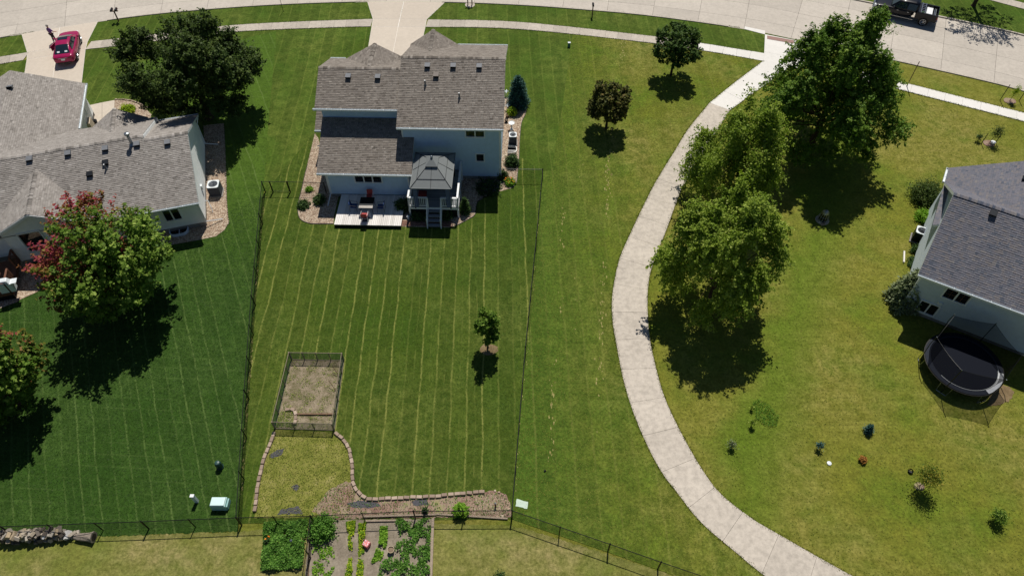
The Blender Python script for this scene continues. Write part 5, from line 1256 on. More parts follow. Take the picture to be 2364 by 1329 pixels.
mg=shrub('marigold','small marigold clump with three orange flowers at the crop corner',A2(618,1250),.2,.25,LM['shrub'],n=30,seed=60,cat='flower'); dots(mg,(0,.1),.15,.3,6,plain('marigold_petal','#e88416',.7),s=.05)
# ------------------------------------------------------------------ woodpile and log
M['log']=tinted('split_firewood',[(0,'#4a433d'),(.35,'#7d746a'),(.6,'#a09a90'),(.8,'#a8977c'),(1,'#c6c8ca')],.85,25,.25,objrnd=True)
wp=thing('woodpile','grey and tan split firewood stacked against the bottom left fence','woodpile',(*A2(95,1238),0)); o=Vector(wp.location); a=Vector((*A2(8,1243),0))-o; b=Vector((*A2(182,1237),0))-o
a.z=b.z=0; d=(b-a).normalized(); nn=Vector((-d.y,d.x,0)); Lw=(b-a).length
def split_log(L,r):
    m=MB(); k=5; an0=random.random()*6; prof=[(math.cos(an0+i*2*math.pi/k)*r*random.uniform(.7,1.15),math.sin(an0+i*2*math.pi/k)*r*random.uniform(.7,1.1)) for i in range(k)]
    vs=[(-L/2,p[0],p[1]) for p in prof]+[(L/2,p[0]*.95,p[1]*.95) for p in prof]; m.add(vs,[tuple(range(k))[::-1],tuple(range(k,2*k))]+[(i,(i+1)%k,k+(i+1)%k,k+i) for i in range(k)]); return m
x_=0.0; first=None
layers=[.08,.2,.32,.44,.56,.66]
for li,z in enumerate(layers):
    x_=random.uniform(0,.1)
    while x_<Lw-(.25*li):
        r=random.uniform(.08,.12) if random.random()<.5 else random.uniform(.12,.18)
        L=random.uniform(.3,.45); mm=split_log(L,r); ob=mm.build('log',M['log'],wp); p=a+d*(x_+r)+nn*random.uniform(-.2,.2)
        ob.location=(p.x,p.y,z+random.uniform(-.03,.03)); ob.rotation_euler=(random.random()*6,random.gauss(0,.18),math.atan2(nn.y,nn.x)+random.gauss(0,.6 if x_<Lw*.3 else .4)); x_+=r*1.75
lg=thing('felled_log','thick grey tree trunk section lying at the right end of the woodpile','log',(*A2(201,1240),0)); pa=Vector((*A2(178,1241),.2))-Vector(lg.location); pb=Vector((*A2(222,1243),.27))-Vector(lg.location); pa.z=.2;pb.z=.27
m=MB(); dd=(pb-pa)
rs=[.17,.2,.21,.24,.3]; n=14; prev=None; vs=[]; fs=[]
q=dd.to_track_quat('Z','Y')
for i,r in enumerate(rs):
    c=pa.lerp(pb,i/4); 
    for j in range(n): an=2*math.pi*j/n; rr=r*(1+.08*math.sin(j*3.1+i)); vs.append(c+q@Vector((math.cos(an)*rr,math.sin(an)*rr,0)))
for i in range(4):
    for j in range(n): fs.append((i*n+j,i*n+(j+1)%n,(i+1)*n+(j+1)%n,(i+1)*n+j))
fs.append(tuple(range(n))[::-1]); fs.append(tuple(range(4*n,5*n))); m.add(vs,fs); m.build('bark_shell',plain('grey_bark','#8a8074',.9,var=.3,scale=10),lg)
m=MB(); m.cyl(pb+dd.normalized()*.002,pb+dd.normalized()*.01,.2,.2,14); m.build('cut_face',plain('dark_cut_wood','#3a322b',.9),lg)
# ------------------------------------------------------------------ utility things
def at3(px,z=0): return (*A2(*px),z)
o=thing('transformer_box','pale mint steel utility cabinet near the lower left fence corner','utility box',at3((511,1166)))
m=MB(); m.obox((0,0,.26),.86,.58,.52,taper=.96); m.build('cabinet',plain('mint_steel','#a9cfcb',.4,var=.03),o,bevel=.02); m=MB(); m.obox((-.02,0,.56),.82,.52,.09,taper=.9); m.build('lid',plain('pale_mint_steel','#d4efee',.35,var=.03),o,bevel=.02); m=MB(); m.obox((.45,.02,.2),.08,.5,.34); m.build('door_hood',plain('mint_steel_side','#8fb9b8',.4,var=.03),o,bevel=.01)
o=thing('cable_pedestal','slim white cable post left of the mint utility cabinet','utility post',at3((455,1157))); MB().obox((0,0,.4),.2,.16,.8,taper=.92).build('post_shell',M['whitem'],o,bevel=.01); MB().obox((0,0,.82),.22,.18,.06).build('cap',M['white'],o,bevel=.01)
o=thing('cable_pedestal','dark green round utility pedestal beside the left lawn fence','utility post',at3((509,1078))); m=MB(); m.lathe([(.2,0),(.22,.1),(.19,.12),(.18,.42),(.2,.45),(.17,.56),(.1,.6)],n=8); m.build('pedestal_shell',plain('dark_green_plastic','#1f3a38',.35),o); MB().lathe([(.17,.56),(.13,.64),(.02,.66)],n=8).build('cap',plain('sunlit_green_plastic','#30504e',.4),o)  # cap repeats the shell green lighter, with sunlight painted into it
o=thing('cable_pedestal','small pale topped utility box in the lawn near the front walk','utility post',at3((1313.5,108))); MB().obox((0,0,.2),.24,.2,.4).build('box_shell',plain('teal_plastic','#4c7d74',.5),o,bevel=.01); MB().obox((0,0,.42),.26,.22,.05).build('lid',M['whitem'],o,bevel=.01)
P_=PX([(1193,1151),(1219,1158),(1217,1174),(1190,1168)]); o=sheet('access_lid',P_,.03,plain('pale_green_cover','#b9cdbd',.6,var=.08),kind=None,jit=.02); tag(o,'flat pale green access cover in the grass right of the fence corner','access cover')
o=thing('sprinkler_cap','tiny dark object lying in the grass right of the striped lawn','cap',at3((1258,1087))); MB().rock((0,0,.05),.09,.5).build('lump',M['darkmetal'],o)
o=thing('short_post','short dark post standing in the mulch near the fence corner','post',at3((1144,1168))); MB().cyl((0,0,-.05),(0,0,.45),.05,.05,8).build('shaft',M['wooddark'],o); MB().cyl((0,0,.44),(0,0,.47),.055,.055,8).build('cap',M['darkmetal'],o)
# beehive storm inlet
o=thing('storm_inlet','domed steel bar grate over a storm drain in the shade of the tallest tree','drain grate',at3((1898,508)))
m=MB()
for i in range(12):
    an=i*math.pi/6; c,s=math.cos(an),math.sin(an); m.tube([(c*.42,s*.42,.02),(c*.36,s*.36,.45),(c*.24,s*.24,.8),(c*.12,s*.12,.98)],.017,5)
for r_,z in ((.43,.03),(.40,.25),(.34,.5)):
    for i in range(24): a_=i*math.pi/12; b_=a_+math.pi/12; m.cyl((math.cos(a_)*r_,math.sin(a_)*r_,z),(math.cos(b_)*r_,math.sin(b_)*r_,z),.014,.014,4,False)
m.build('bars',M['steel'],o); MB().lathe([(.30,0),(.28,.4),(.2,.7),(.02,.72)],n=14).build('dark_core',M['ventdark'],o); MB().lathe([(.26,.74),(.2,.9),(.1,1.02),(.02,1.03)],n=14).build('dome_cap',M['steel'],o); MB().lathe([(.5,-.02),(.5,.03),(.02,.035)],n=18).build('collar',M['walk'],o)  # solid dark core added inside the bars, standing for the shaded hollow
for i,px in enumerate(((1893,514),(1902,516),(1897,519),(1889,511))):
    m=MB(); p=A2(*px); m.rock((0,0,0),.13,.5); r_=m.build('rock',M['pebble']); r_.location=(p[0],p[1],.04); tag(r_,('pale rock at the left foot of the storm grate','pale rock at the right foot of the storm grate','pale rock nearest the camera below the storm grate','pale rock farthest left beside the storm grate')[i],'rock','rocks at the storm grate')
# mailboxes
def mailbox(label,px,heads,rz=0,H=1.05,posts=1,wood='wooddark'):
    o=thing('mailbox',label,'mailbox',at3(px),rz); 
    for i in range(posts): MB().obox(((i-(posts-1)/2)*.42,0,H/2-.02),.1,.1,H).build('post',M[wood],o)
    if heads>1 or posts>1: MB().obox((0,0,H+.02),.75,.14,.06).build('crossbar',M[wood],o)
    for i in range(heads):
        xx=(i-(heads-1)/2)*.42; m=MB(); n=10; L=.48; w=.09
        prof=[(-w,0),(w,0)]+[(math.cos(a)*w,.1+math.sin(a)*w) for a in [math.pi*k/8 for k in range(9)]]
        k=len(prof); vs=[(xx+p[0],-.16,H+.05+p[1]) for p in prof]+[(xx+p[0],L-.16,H+.05+p[1]) for p in prof]
        m.add(vs,[tuple(range(k)),tuple(range(k,2*k))[::-1]]+[(j,k+j,k+(j+1)%k,(j+1)%k) for j in range(k)]); b_=m.build('box',M['darkmetal'],o); MB().box(xx+w+.003,.1,H+.1,xx+w+.015,.14,H+.26).build('flag',plain('red_flag','#a3201c',.5),b_)
    return o
mailbox('wooden post with two dark mailboxes at the left kerb',(274,49.5),2,.1)
mailbox('single dark mailbox on a post on the middle verge',(1367,38),1)
mailbox('mailbox on twin posts at the top centre edge of the photo',(1085,12),1,posts=2)
MB().lathe([(.5,0),(.5,.03),(.01,.035)],n=18).build('concrete_pad',M['walk']).location=at3((1085,12)); tag(bpy.data.objects['concrete_pad'],'round pale pad under the twin posts at the top centre','pad')
o=thing('sign_post','thin dark marker post on the verge right of the dark tree','post',at3((654,27))); MB().cyl((0,0,0),(0,0,1.8),.022,.022,6).build('shaft',M['darkmetal'],o); MB().cyl((0,0,0),(0,0,.1),.04,.03,6).build('foot',M['darkmetal'],o)
o=thing('street_sign_post','tall leaning looking steel post rising beside the tallest tree at the street','post',at3((2093,200))); MB().cyl((0,0,0),(0,0,2.55),.035,.035,7).build('shaft',M['wooddark'],o); MB().cyl((0,0,0),(0,0,.15),.05,.045,7).build('foot',M['darkmetal'],o)
# air conditioners
def ac(label,px,w,h,z0=.08,style=0,rz=0):
    o=thing('air_conditioner',label,'air conditioner',at3(px),rz); M_=M['darkmetal'] if style else plain('grey_cabinet','#3b424d',.5)
    MB().obox((0,0,.04),w+.15,w+.15,.08).build('pad',M['found'],o); b=MB(); b.obox((0,0,z0+h/2),w,w,h); b.build('cabinet',M_,o,bevel=.05)
    lv=MB()
    for i in range(int(h/.06)): 
        z=z0+.05+i*.06
        if z>z0+h-.06: break
        lv.box(-w/2-.006,-w/2-.006,z,w/2+.006,-w/2+.0,z+.03); lv.box(w/2,-w/2,z,w/2+.006,w/2,z+.03)
    lo=lv.build('louvre',M_,o); tag(lo,kind='stuff')
    t=MB(); n=28; vs=[];H=z0+h; r=w*.4; 
    for z in (H,H+.045):
        for i in range(n):
            a_=2*math.pi*i/n; c,s=math.cos(a_),math.sin(a_); k=1/max(abs(c),abs(s)); k=min(k,1.32); vs.append((c*w/2*k,s*w/2*k,z))
        for i in range(n): a_=2*math.pi*i/n; vs.append((math.cos(a_)*r,math.sin(a_)*r,z))
    fs=[]
    for i in range(n):
        j=(i+1)%n; fs+=[(2*n+i,2*n+j,3*n+j,3*n+i),(i,j,2*n+j,2*n+i),(n+j,n+i,3*n+i,3*n+j)]
    t.add(vs,fs); t.build('top_frame',M['whitem'],o)
    MB().cyl((0,0,H-.05),(0,0,H-.03),r,r,20).build('fan_well',M['ventdark'],o)
    f=MB(); f.cyl((0,0,H-.03),(0,0,H+.0),.08,.07,12)
    for i in range(3):
        a_=i*2.094; c,s=math.cos(a_),math.sin(a_); f.add([(c*.07-s*.04,s*.07+c*.04,H-.02),(c*r*.9-s*.12,s*r*.9+c*.12,H-.02),(c*r*.9+s*.08,s*r*.9-c*.08,H-.005),(c*.07+s*.04,s*.07-c*.04,H-.0)],[(0,1,2,3)])
    f.build('fan',M['steel'],o); g_=MB()
    for k in range(1,5): 
        rr=r*k/5
        for i in range(20): a_=i*math.pi/10;b_=a_+math.pi/10; g_.cyl((math.cos(a_)*rr,math.sin(a_)*rr,H+.05),(math.cos(b_)*rr,math.sin(b_)*rr,H+.05),.004,.004,3,False)
    for i in range(8): a_=i*math.pi/4; g_.cyl((0,0,H+.05),(math.cos(a_)*r,math.sin(a_)*r,H+.045),.005,.005,3,False)
    g_.build('grille',M['steel'],o); return o
ac('pale grey air conditioner beside the white gable wall of the left house',(501,446),.86,.85,rz=.1)
ac('dark sided air conditioner on the gravel right of the middle house',(1184,331),.62,.8)
ac('black air conditioner with white top beside the right hand house',(2116,553),.8,.85,style=1,rz=-.5)
# window wells
def well(label,px,w,d,rz,mat,h=.25):
    o=thing('window_well',label,'window well',at3(px),rz); m=MB(); n=16; t=.05; pts=[]
    for i in range(n+1):
        a_=-math.pi*i/n; c,s=math.cos(a_),math.sin(a_); k=(abs(c)**4+abs(s)**4)**-.25; pts.append((c*k*w/2,s*k*d))
    for i in range(n):
        p,q=pts[i],pts[i+1]; m.prism([p,q,(q[0]*(1-2*t/w),q[1]*(1-t/d)),(p[0]*(1-2*t/w),p[1]*(1-t/d))],.0,h)
    m.build('rim',mat,o); b=MB(); b.prism([(p[0]*.95,p[1]*.95) for p in pts],.01,.03); b.build('floor',M['ventdark'],o)
    c_=MB(); c_.box(-.03,-d*.97,.05,.03,0,.09); c_.build('brace',mat,o); return o
well('white edged window well in the shaded gravel behind the left house',(415,527),1.35,.85,R(15.5),plain('white_plastic_rim','#c9d8ea',.4))
well('curved white window well on the gravel right of the middle house',(1172,349),.9,.75,R(88),plain('white_plastic_rim','#e4e4e0',.4))
o=thing('bird_bath','white pedestal bird bath on the gravel behind the air conditioner','bird bath',at3((1181,298))); MB().lathe([(.16,0),(.07,.1),(.06,.5),(.24,.6),(.27,.66),(.22,.62),(.02,.6)],n=18).build('bowl',M['white'],o); MB().obox((0,-.35,.12),.22,.22,.24).build('pedestal_block',M['white'],o)
for i,(px,lb) in enumerate((((1169,282),'dark pot nearest the bird bath by the right wall of the middle house'),((1171,271),'small brown pot by the right wall, behind the dark pot'),((1171,254),'silver garden ornament by the right wall of the middle house'),((1168,222),'white garden ornament beside the blue juniper'))):
    o=thing('plant_pot' if i<2 else 'garden_ornament',lb,'pot' if i<2 else 'ornament',at3(px)); 
    if i<2: MB().lathe([(.1,0),(.15,.25),(.16,.26),(.13,.25),(.12,.2)],n=12).build('shell',M['darkmetal'] if i==0 else M['wooddark'],o); MB().cyl((0,0,.18),(0,0,.22),.12,.12,10).build('soil_fill',M['soil'],o)
    else:
        m=MB(); m.cyl((0,0,0),(0,0,.5),.03,.03,6)
        for k in range(5): a_=k*1.256; m.obox((math.cos(a_)*.13,math.sin(a_)*.13,.5),.2,.08,.04,rz=a_,rx=.5)
        m.build('figure',M['whitem'],o)
o=thing('plant_pot','dark pot with a stake in the entry corner of the left garage','pot',at3((222,284))); MB().lathe([(.12,0),(.17,.3),(.1,.3)],n=12).build('shell',M['darkmetal'],o); MB().cyl((0,0,.3),(0,0,.5),.02,.02,6).build('stem',M['darkmetal'],o)
o=MB(); o.obox((0,0,.06),.1,1.1,.12); o=o.build('timber_beam',M['wood']); o.location=at3((2086,594)); o.rotation_euler.z=-.35; tag(o,'short weathered board edging the weeds beside the right hand house','timber')

# ------------------------------------------------------------------ low deck with table
def loc2(px,z,A): p=at(*px,z); a=R(A); return (p.x*math.cos(a)-p.y*math.sin(a),p.x*math.sin(a)+p.y*math.cos(a))
A=1.5; o0=loc2((771,518),.3,A); dl=o0[0]; dy0=o0[1]; dr=loc2((926,519),.3,A)[0]; dy1=38.93
(lx,ly,_),rz=frame_at(A,dl,dy0)
dk=thing('low_deck','low weathered plank deck behind the middle house, half in shade','deck',(lx,ly,0),rz); w=dr-dl; D=dy1-dy0; n=36; bw=w/n
for i in range(n):
    m=MB(); m.box(bw*.045,0,.262+random.uniform(-.002,.002),bw*.955,D+random.uniform(-.01,.01),.30); b_=m.build('plank',M['wood'],dk); b_.location=(i*bw,0,random.uniform(-.003,.003))
MB().box(.03,.03,.05,w-.03,D-.03,.25).build('deck_frame',M['wooddark'],dk); MB().box(0,-.03,.0,w,.0,.245).build('fascia',M['darkmetal'],dk)
def on_deck(px,z): q=loc2(px,z,A); return (q[0]-dl,q[1]-dy0)
def to_world(lx_,ly_): a=R(A); X=lx_+dl; Y=ly_+dy0; return (X*math.cos(a)+Y*math.sin(a), -X*math.sin(a)+Y*math.cos(a))
tc=on_deck((846.5,468),1.02); tw=1.05; tl=1.15
p=to_world(*tc); tb=thing('patio_table','dark square patio table on the low deck','table',(*p,.3),rz)
m=MB(); m.obox((0,0,.72),tw,tl,.035); m.build('table_top',M['darkmetal'],tb,bevel=.03)
MB().obox((0,-tl/2+.13,.741),tw*.98,.25,.008).build('painted_sunlit_edge',plain('sunlit_table_tone','#a8a39d',.4),tb)  # pale strip painting sunlight along the near edge of the table top
for sx in (-1,1):
    for sy in (-1,1): MB().cyl((sx*.45,sy*.48,0),(sx*.45,sy*.48,.72),.02,.02,6).build('leg',M['black'],tb)
def patio_chair(label,lp,rot,mat):
    p=to_world(*lp); c=thing('patio_chair',label,'chair',(*p,.3),rz+rot,None)
    m=MB(); m.obox((0,.0,.42),.46,.46,.05); m.build('seat',mat,c,bevel=.02); m=MB(); m.obox((0,.26,.64),.44,.05,.42,rx=-.22); m.build('backrest',mat,c,bevel=.02)
    for sx in (-1,1):
        MB().tube([(sx*.25,-.24,0),(sx*.25,-.22,.62),(sx*.25,.26,.66),(sx*.25,.30,0)],.014,6).build('arm_frame',M['whitem'] if mat==RED else M['black'],c)
    return c
RED=plain('red_sling_fabric','#a8403e',.7); BLUE=plain('blue_sling_fabric','#1e3f74',.7)
tcx,tcy=tc
patio_chair('red patio chair on the near sunny side of the deck table',(tcx-.05,tcy-1.0),math.pi,RED)
patio_chair('red patio chair on the far shaded side of the deck table',(tcx+.02,tcy+1.0),0,RED)
patio_chair('blue patio chair at the left side of the deck table',(tcx-1.0,tcy-.05),math.pi/2,BLUE)
patio_chair('blue patio chair at the right side of the deck table',(tcx+1.0,tcy-.05),-math.pi/2,BLUE)
q=on_deck((845,507),.3); p=to_world(*q); gt_=thing('floor_grate','small dark louvred mat lying on the sunny edge of the low deck','mat',(*p,.305),rz); MB().obox((0,0,.012),.5,.48,.02,rz=.0).build('mat_pad',plain('grey_mat','#6b7077',.6),gt_)
for i in range(7): MB().obox((-.21+i*.07,0,.028),.02,.46,.012).build('rib',M['darkmetal'],gt_)
MB().tube([(-.28,.2,.0),(-.28,.45,.35),(.28,.45,.35),(.28,.2,0)],.012,5).build('handle',M['whitem'],gt_)
# brick patio at the foot of the stairs
bp=thing('brick_patio','brown brick strip at the foot of the raised deck stairs','paving',(*A2(925,522),0),rz); o_=Vector(bp.location); a=R(A)
c0=loc2((924,522),0,A); c1=loc2((1038,527),0,A); wd=c1[0]-c0[0]; nb=0; src=None
yy=-.0
for r_ in range(5):
    xx=-(.1 if r_%2 else 0)
    while xx<wd:
        if src is None: m=MB(); m.box(.004,.004,0,.205,.1,.05); src=m.build('paver',M['paver'],bp,bevel=0); ob=src
        else: ob=src.copy(); C.objects.link(ob)
        ob.location=(xx,.02+r_*.108,random.uniform(0,.006)); xx+=.212
# ------------------------------------------------------------------ raised deck, gazebo
o0=loc2((953,485),0,A); zD=1.05
xl_=loc2((940,452),zD+.95,A)[0]; xr_=loc2((1057,459),zD+.95,A)[0]; yn=loc2((1000,457.5),zD+.95,A)[1]; yf_=41.15
(lx,ly,_),rz=frame_at(A,xl_,yn); rd=thing('raised_deck','raised white railed deck with grey boards and stairs behind the middle house','deck',(lx,ly,0),rz); w=xr_-xl_; D=yf_-yn
M['deckgrey']=tinted('grey_deck_board',[(0,'#6f7479'),(1,'#8a8f93')],.7,20,.15,objrnd=True)  # grey boards, tone differing at random from board to board
n=int(D/.14)
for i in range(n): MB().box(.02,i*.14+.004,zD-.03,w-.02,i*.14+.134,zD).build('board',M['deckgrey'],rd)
MB().box(0.01,.01,zD-.22,w-.01,.05,zD-.035).build('rim_joist',M['white'],rd); MB().box(w-.05,.05,zD-.22,w-.01,D,zD-.035).build('rim_joist',M['white'],rd); MB().box(.01,.05,zD-.22,.05,D,zD-.035).build('rim_joist',M['white'],rd)
MB().box(.06,.09,.02,w-.06,.12,zD-.25).build('skirt',M['darkmetal'],rd)
for xx in (.06,w-.06):
    for yy in (.06,D*.5,D-.1): MB().obox((xx,yy,zD/2-.12),.12,.12,zD-.24).build('support_post',M['white'],rd)
sx0,sx1=w*.395-.02,w*.66
def railing(a,b,inner=True,n=None):
    a=Vector(a);b=Vector(b); d=b-a; L=d.length; ang=math.atan2(d.y,d.x); mid=(a+b)/2
    MB().obox((mid.x,mid.y,zD+.93),L,.14,.045,rz=ang).build('handrail',M['white'],rd); MB().obox((mid.x,mid.y,zD+.1),L,.05,.05,rz=ang).build('bottom_rail',M['white'],rd)
    k=int(L/.135)
    for i in range(1,k): p=a+d*(i/k); MB().obox((p.x,p.y,zD+.51),.036,.036,.78).build('baluster',M['white'],rd)
    for p in (a,b): MB().obox((p.x,p.y,zD+.46),.1,.1,.93).build('newel_post',M['white'],rd)
railing((.06,.06,0),(sx0,.06,0)); railing((sx1,.06,0),(w-.06,.06,0)); railing((.06,.06,0),(.06,D-.15,0)); railing((w-.06,.06,0),(w-.06,D-.15,0))
ns=4
for i in range(ns):
    z=zD-(i+1)*zD/(ns+1); MB().box(sx0+.05,-.28*(i+1),z-.04,sx1-.05,-.28*i+.01,z).build('stair_tread',M['deckgrey'],rd)
for xx in (sx0,sx1):
    m=MB(); m.add([(xx-.025,-.28*ns,0.02),(xx+.025,-.28*ns,.02),(xx+.025,-.28*ns,.25),(xx-.025,-.28*ns,.25),(xx-.025,0,zD-.25),(xx+.025,0,zD-.25),(xx+.025,0,zD),(xx-.025,0,zD)],[(0,1,2,3),(4,7,6,5),(0,4,5,1),(1,5,6,2),(2,6,7,3),(3,7,4,0)]); m.build('stringer',M['white'],rd)
    MB().cyl((xx,-.28*ns,.95),(xx,0,zD+.93),.03,.03,6).build('stair_rail',M['white'],rd); MB().obox((xx,-.28*ns,.48),.08,.08,.96).build('newel_post',M['white'],rd)
# gazebo
zg0=zD+2.15
gl=loc2((946,435),zg0,A); gr=loc2((1042,435),zg0,A); gw=gr[0]-gl[0]; gd=loc2((1003,353),zg0,A)[1]-gl[1]; print('gazebo',gw,gd); gc=((gl[0]+gr[0])/2,gl[1]+gd/2)
(lx,ly,_),_r=frame_at(A,*gc); gz_=thing('gazebo','grey two tier hardtop gazebo standing on the raised deck','gazebo',(lx,ly,zD),rz)
hx,hy=gw/2,gd/2; M['gazroof']=plain('grey_metal_roof','#7d8283',.6,metal=.0,var=.05,spec=.2); z0=zg0-zD; z1=z0+.78; k=.24
cor=[(-hx,-hy),(hx,-hy),(hx,hy),(-hx,hy)]
for i in range(4):
    a_,b_=cor[i],cor[(i+1)%4]; A0=Vector((*a_,z0));B0=Vector((*b_,z0)); A1=Vector((a_[0]*k,a_[1]*k,z1)); B1=Vector((b_[0]*k,b_[1]*k,z1)); nrm=(B0-A0).cross(A1-A0).normalized()
    for jj,(u0,u1) in enumerate(((0,.5),(.5,1))):
        for kk,(v0,v1) in enumerate(((0,.42),(.42,1))):
            f=lambda u,v:(A0.lerp(B0,u)).lerp(A1.lerp(B1,u),v); q=[f(u0,v0),f(u1,v0),f(u1,v1),f(u0,v1)]; lift=nrm*(.012*kk)
            m=MB(); m.add([p+lift for p in q]+[p+lift-nrm*.02 for p in q],[(0,1,2,3),(7,6,5,4),(0,4,5,1),(1,5,6,2),(2,6,7,3),(3,7,4,0)]); m.build('roof_panel',M['gazroof'],gz_)
    MB().cyl(A0+nrm*.02,A1+nrm*.02,.022,.022,5).build('hip_rib',M['darkmetal'],gz_)
    MB().cyl(A0.lerp(B0,.5)+nrm*.02,A1.lerp(B1,.5)+nrm*.02,.014,.014,5).build('seam',M['darkmetal'],gz_)
    q0,q1=A0.lerp(A1,.42)+nrm*.03,B0.lerp(B1,.42)+nrm*.03; MB().cyl(q0,q1,.014,.014,5).build('seam',M['darkmetal'],gz_)
    MB().cyl(A0,B0,.035,.035,6).build('eave_rail',M['gazroof'],gz_)
ux,uy=hx*k*1.25,hy*k*1.25
for i in range(4):
    sx_,sy_=((-1,-1),(1,-1),(1,1),(-1,1))[i]; tx,ty=((-1,-1),(1,-1),(1,1),(-1,1))[(i+1)%4]
    m=MB(); m.add([(sx_*ux,sy_*uy,z1+.1),(tx*ux,ty*uy,z1+.1),(0,0,z1+.5)],[(0,1,2)]); m.build('upper_roof_panel',M['gazroof'],gz_)
MB().obox((0,0,z1+.03),ux*1.7,uy*1.7,.14).build('vent_curb',M['darkmetal'],gz_); MB().lathe([(.09,z1+.42),(.1,z1+.54),(.03,z1+.6)],n=10).build('finial',M['steel'],gz_)
for sx in (-1,1):
    for sy in (-1,1):
        MB().obox((sx*(hx-.18),sy*(hy-.18),z0/2),.08,.08,z0).build('post',M['black'],gz_)
        m=MB()
        for f_ in range(5): m.obox((sx*(hx-.18-.06*f_),sy*(hy-.14+.02*(f_%2)),z0/2+.05),.05,.03,z0-.2)
        m.build('curtain',plain('blue_grey_curtain','#5d6a90',.8),gz_)
p=frame_at(A,gc[0]-.9,gc[1]-.5)[0]
ot=thing('ottoman','red cushion seat in the shade under the gazebo','seat',(p[0],p[1],zD),rz); MB().obox((0,0,.25),.6,.5,.3).build('cushion',plain('dark_red_fabric','#7a2a2a',.8),ot,bevel=.05); MB().obox((0,0,.06),.5,.4,.1).build('base',M['darkmetal'],ot)
o=thing('garden_lantern','small pale lantern on the gravel between the two decks','lantern',at3((943,505))); MB().obox((0,0,.14),.16,.16,.28).build('case',M['whitem'],o,bevel=.02); MB().obox((0,0,.3),.2,.2,.05,taper=.4).build('cap',M['whitem'],o)
# left house deck with grill
(lx,ly,_),rzl=frame_at(A_L,-26.5,37.2)
p0=Vector((*A2(42,690),0)); ld=thing('raised_deck','reddish brown stained deck with railing at the left edge','deck',(p0.x,p0.y,0),R(15.5)); zd=.75
for i in range(22): MB().box(-3.6,.02+i*.14,zd-.03,-.02,.15+i*.14,zd).build('board',M['woodbrown'],ld)
MB().box(-3.6,0,zd-.25,0,.04,zd-.035).build('rim_joist',M['woodbrown'],ld); MB().box(-.04,.05,zd-.25,0,3.1,zd-.035).build('rim_joist',M['woodbrown'],ld)
for (a_,b_) in (((-3.6,.04),(-.05,.04)),((-.05,.04),(-.05,1.3)),((-.05,2.3),(-.05,3.1))):
    a_=Vector((*a_,0));b_=Vector((*b_,0)); d=b_-a_; L=d.length; ang=math.atan2(d.y,d.x); mid=(a_+b_)/2
    MB().obox((mid.x,mid.y,zd+.95),L,.13,.04,rz=ang).build('handrail',M['woodbrown'],ld)
    MB().obox((mid.x,mid.y,zd+.12),L,.05,.06,rz=ang).build('bottom_rail',M['woodbrown'],ld)
    for i in range(1,int(L/.13)): q=a_+d*(i/int(L/.13)); MB().obox((q.x,q.y,zd+.5),.035,.035,.8).build('baluster',M['woodbrown'],ld)
    for q in (a_,b_): MB().obox((q.x,q.y,zd+.4),.1,.1,1.15).build('newel_post',M['woodbrown'],ld)
MB().box(-3.5,.1,.02,-.1,.13,zd-.26).build('skirt',M['darkmetal'],ld)
fr=ld.matrix_basis.copy() if False else None
gp=Vector((*A2(6,650,zd+.9),0)); gr_=thing('covered_grill','white metal barbecue on the brown deck at the left edge','grill',(gp.x,gp.y,zd),R(15.5)); MB().obox((0,0,.4),.9,.5,.75).build('cart',M['whitem'],gr_,bevel=.02)
m=MB(); 
for i in range(8):
    pass
m.obox((0,0,.92),.75,.5,.28,taper=.75); m.build('lid',M['whitem'],gr_,bevel=.05); MB().cyl((-.25,-.29,.95),(.25,-.29,.95),.015,.015,6).build('handle',M['steel'],gr_); MB().obox((.62,0,.78),.34,.45,.03).build('side_shelf',M['whitem'],gr_)
# ------------------------------------------------------------------ vehicles
def loft(parent,stations,faces_pick=None):
    """stations: (x,[(y,z)...] half profile from the centre bottom outwards and up to the centre top)"""
    V=[];n=len(stations[0][1])
    for x_,pr in stations:
        V+=[(x_,y_,z_) for y_,z_ in pr]+[(x_,-y_,z_) for y_,z_ in pr[::-1]]
    return V,2*n
def lofted(name,stations,mat,parent,pick=None,caps=True,smooth=True,sub=1):
    V,n=loft(parent,stations); m=MB(); fs=[]
    k=len(stations)
    for i in range(k-1):
        for j in range(n):
            jj=(j+1)%n
            if j in (n//2-1,n-1) and False: continue
            f=(i*n+j,i*n+jj,(i+1)*n+jj,(i+1)*n+j)
            if pick is None or pick(i,j,n): fs.append(f)
    if caps and pick is None: fs.append(tuple(range(n))[::-1]); fs.append(tuple(range((k-1)*n,k*n)))
    m.add(V,fs); m.sm=smooth; o=m.build(name,mat,parent)
    if sub: md=o.modifiers.new('sub','SUBSURF'); md.levels=sub; md.render_levels=sub+1
    return o
def wheel(parent,x_,y_,r,wd,spokes=5):
    s=1 if y_>0 else -1; m=MB(); m.cyl((x_,y_-s*wd,r),(x_,y_,r),r,r,24); m.cyl((x_,y_,r),(x_,y_+s*.015,r),r*.94,r*.88,24); w=m.build('wheel',M['rubber'],parent)
    d=MB(); d.cyl((x_,y_+s*.016,r),(x_,y_+s*.02,r),r*.68,r*.68,20); d.build('rim_well',M['ventdark'],w)
    rm=MB(); n=20
    for i in range(n): a,b=2*math.pi*i/n,2*math.pi*(i+1)/n; rm.cyl((x_+math.cos(a)*r*.66,y_+s*.03,r+math.sin(a)*r*.66),(x_+math.cos(b)*r*.66,y_+s*.03,r+math.sin(b)*r*.66),.025,.025,5,False)
    for i in range(spokes): a=2*math.pi*i/spokes+.3; rm.cyl((x_,y_+s*.035,r),(x_+math.cos(a)*r*.65,y_+s*.03,r+math.sin(a)*r*.65),.045,.03,5)
    rm.cyl((x_,y_+s*.02,r),(x_,y_+s*.05,r),.06,.05,10); rm.build('rim',M['alloy'],w); return w
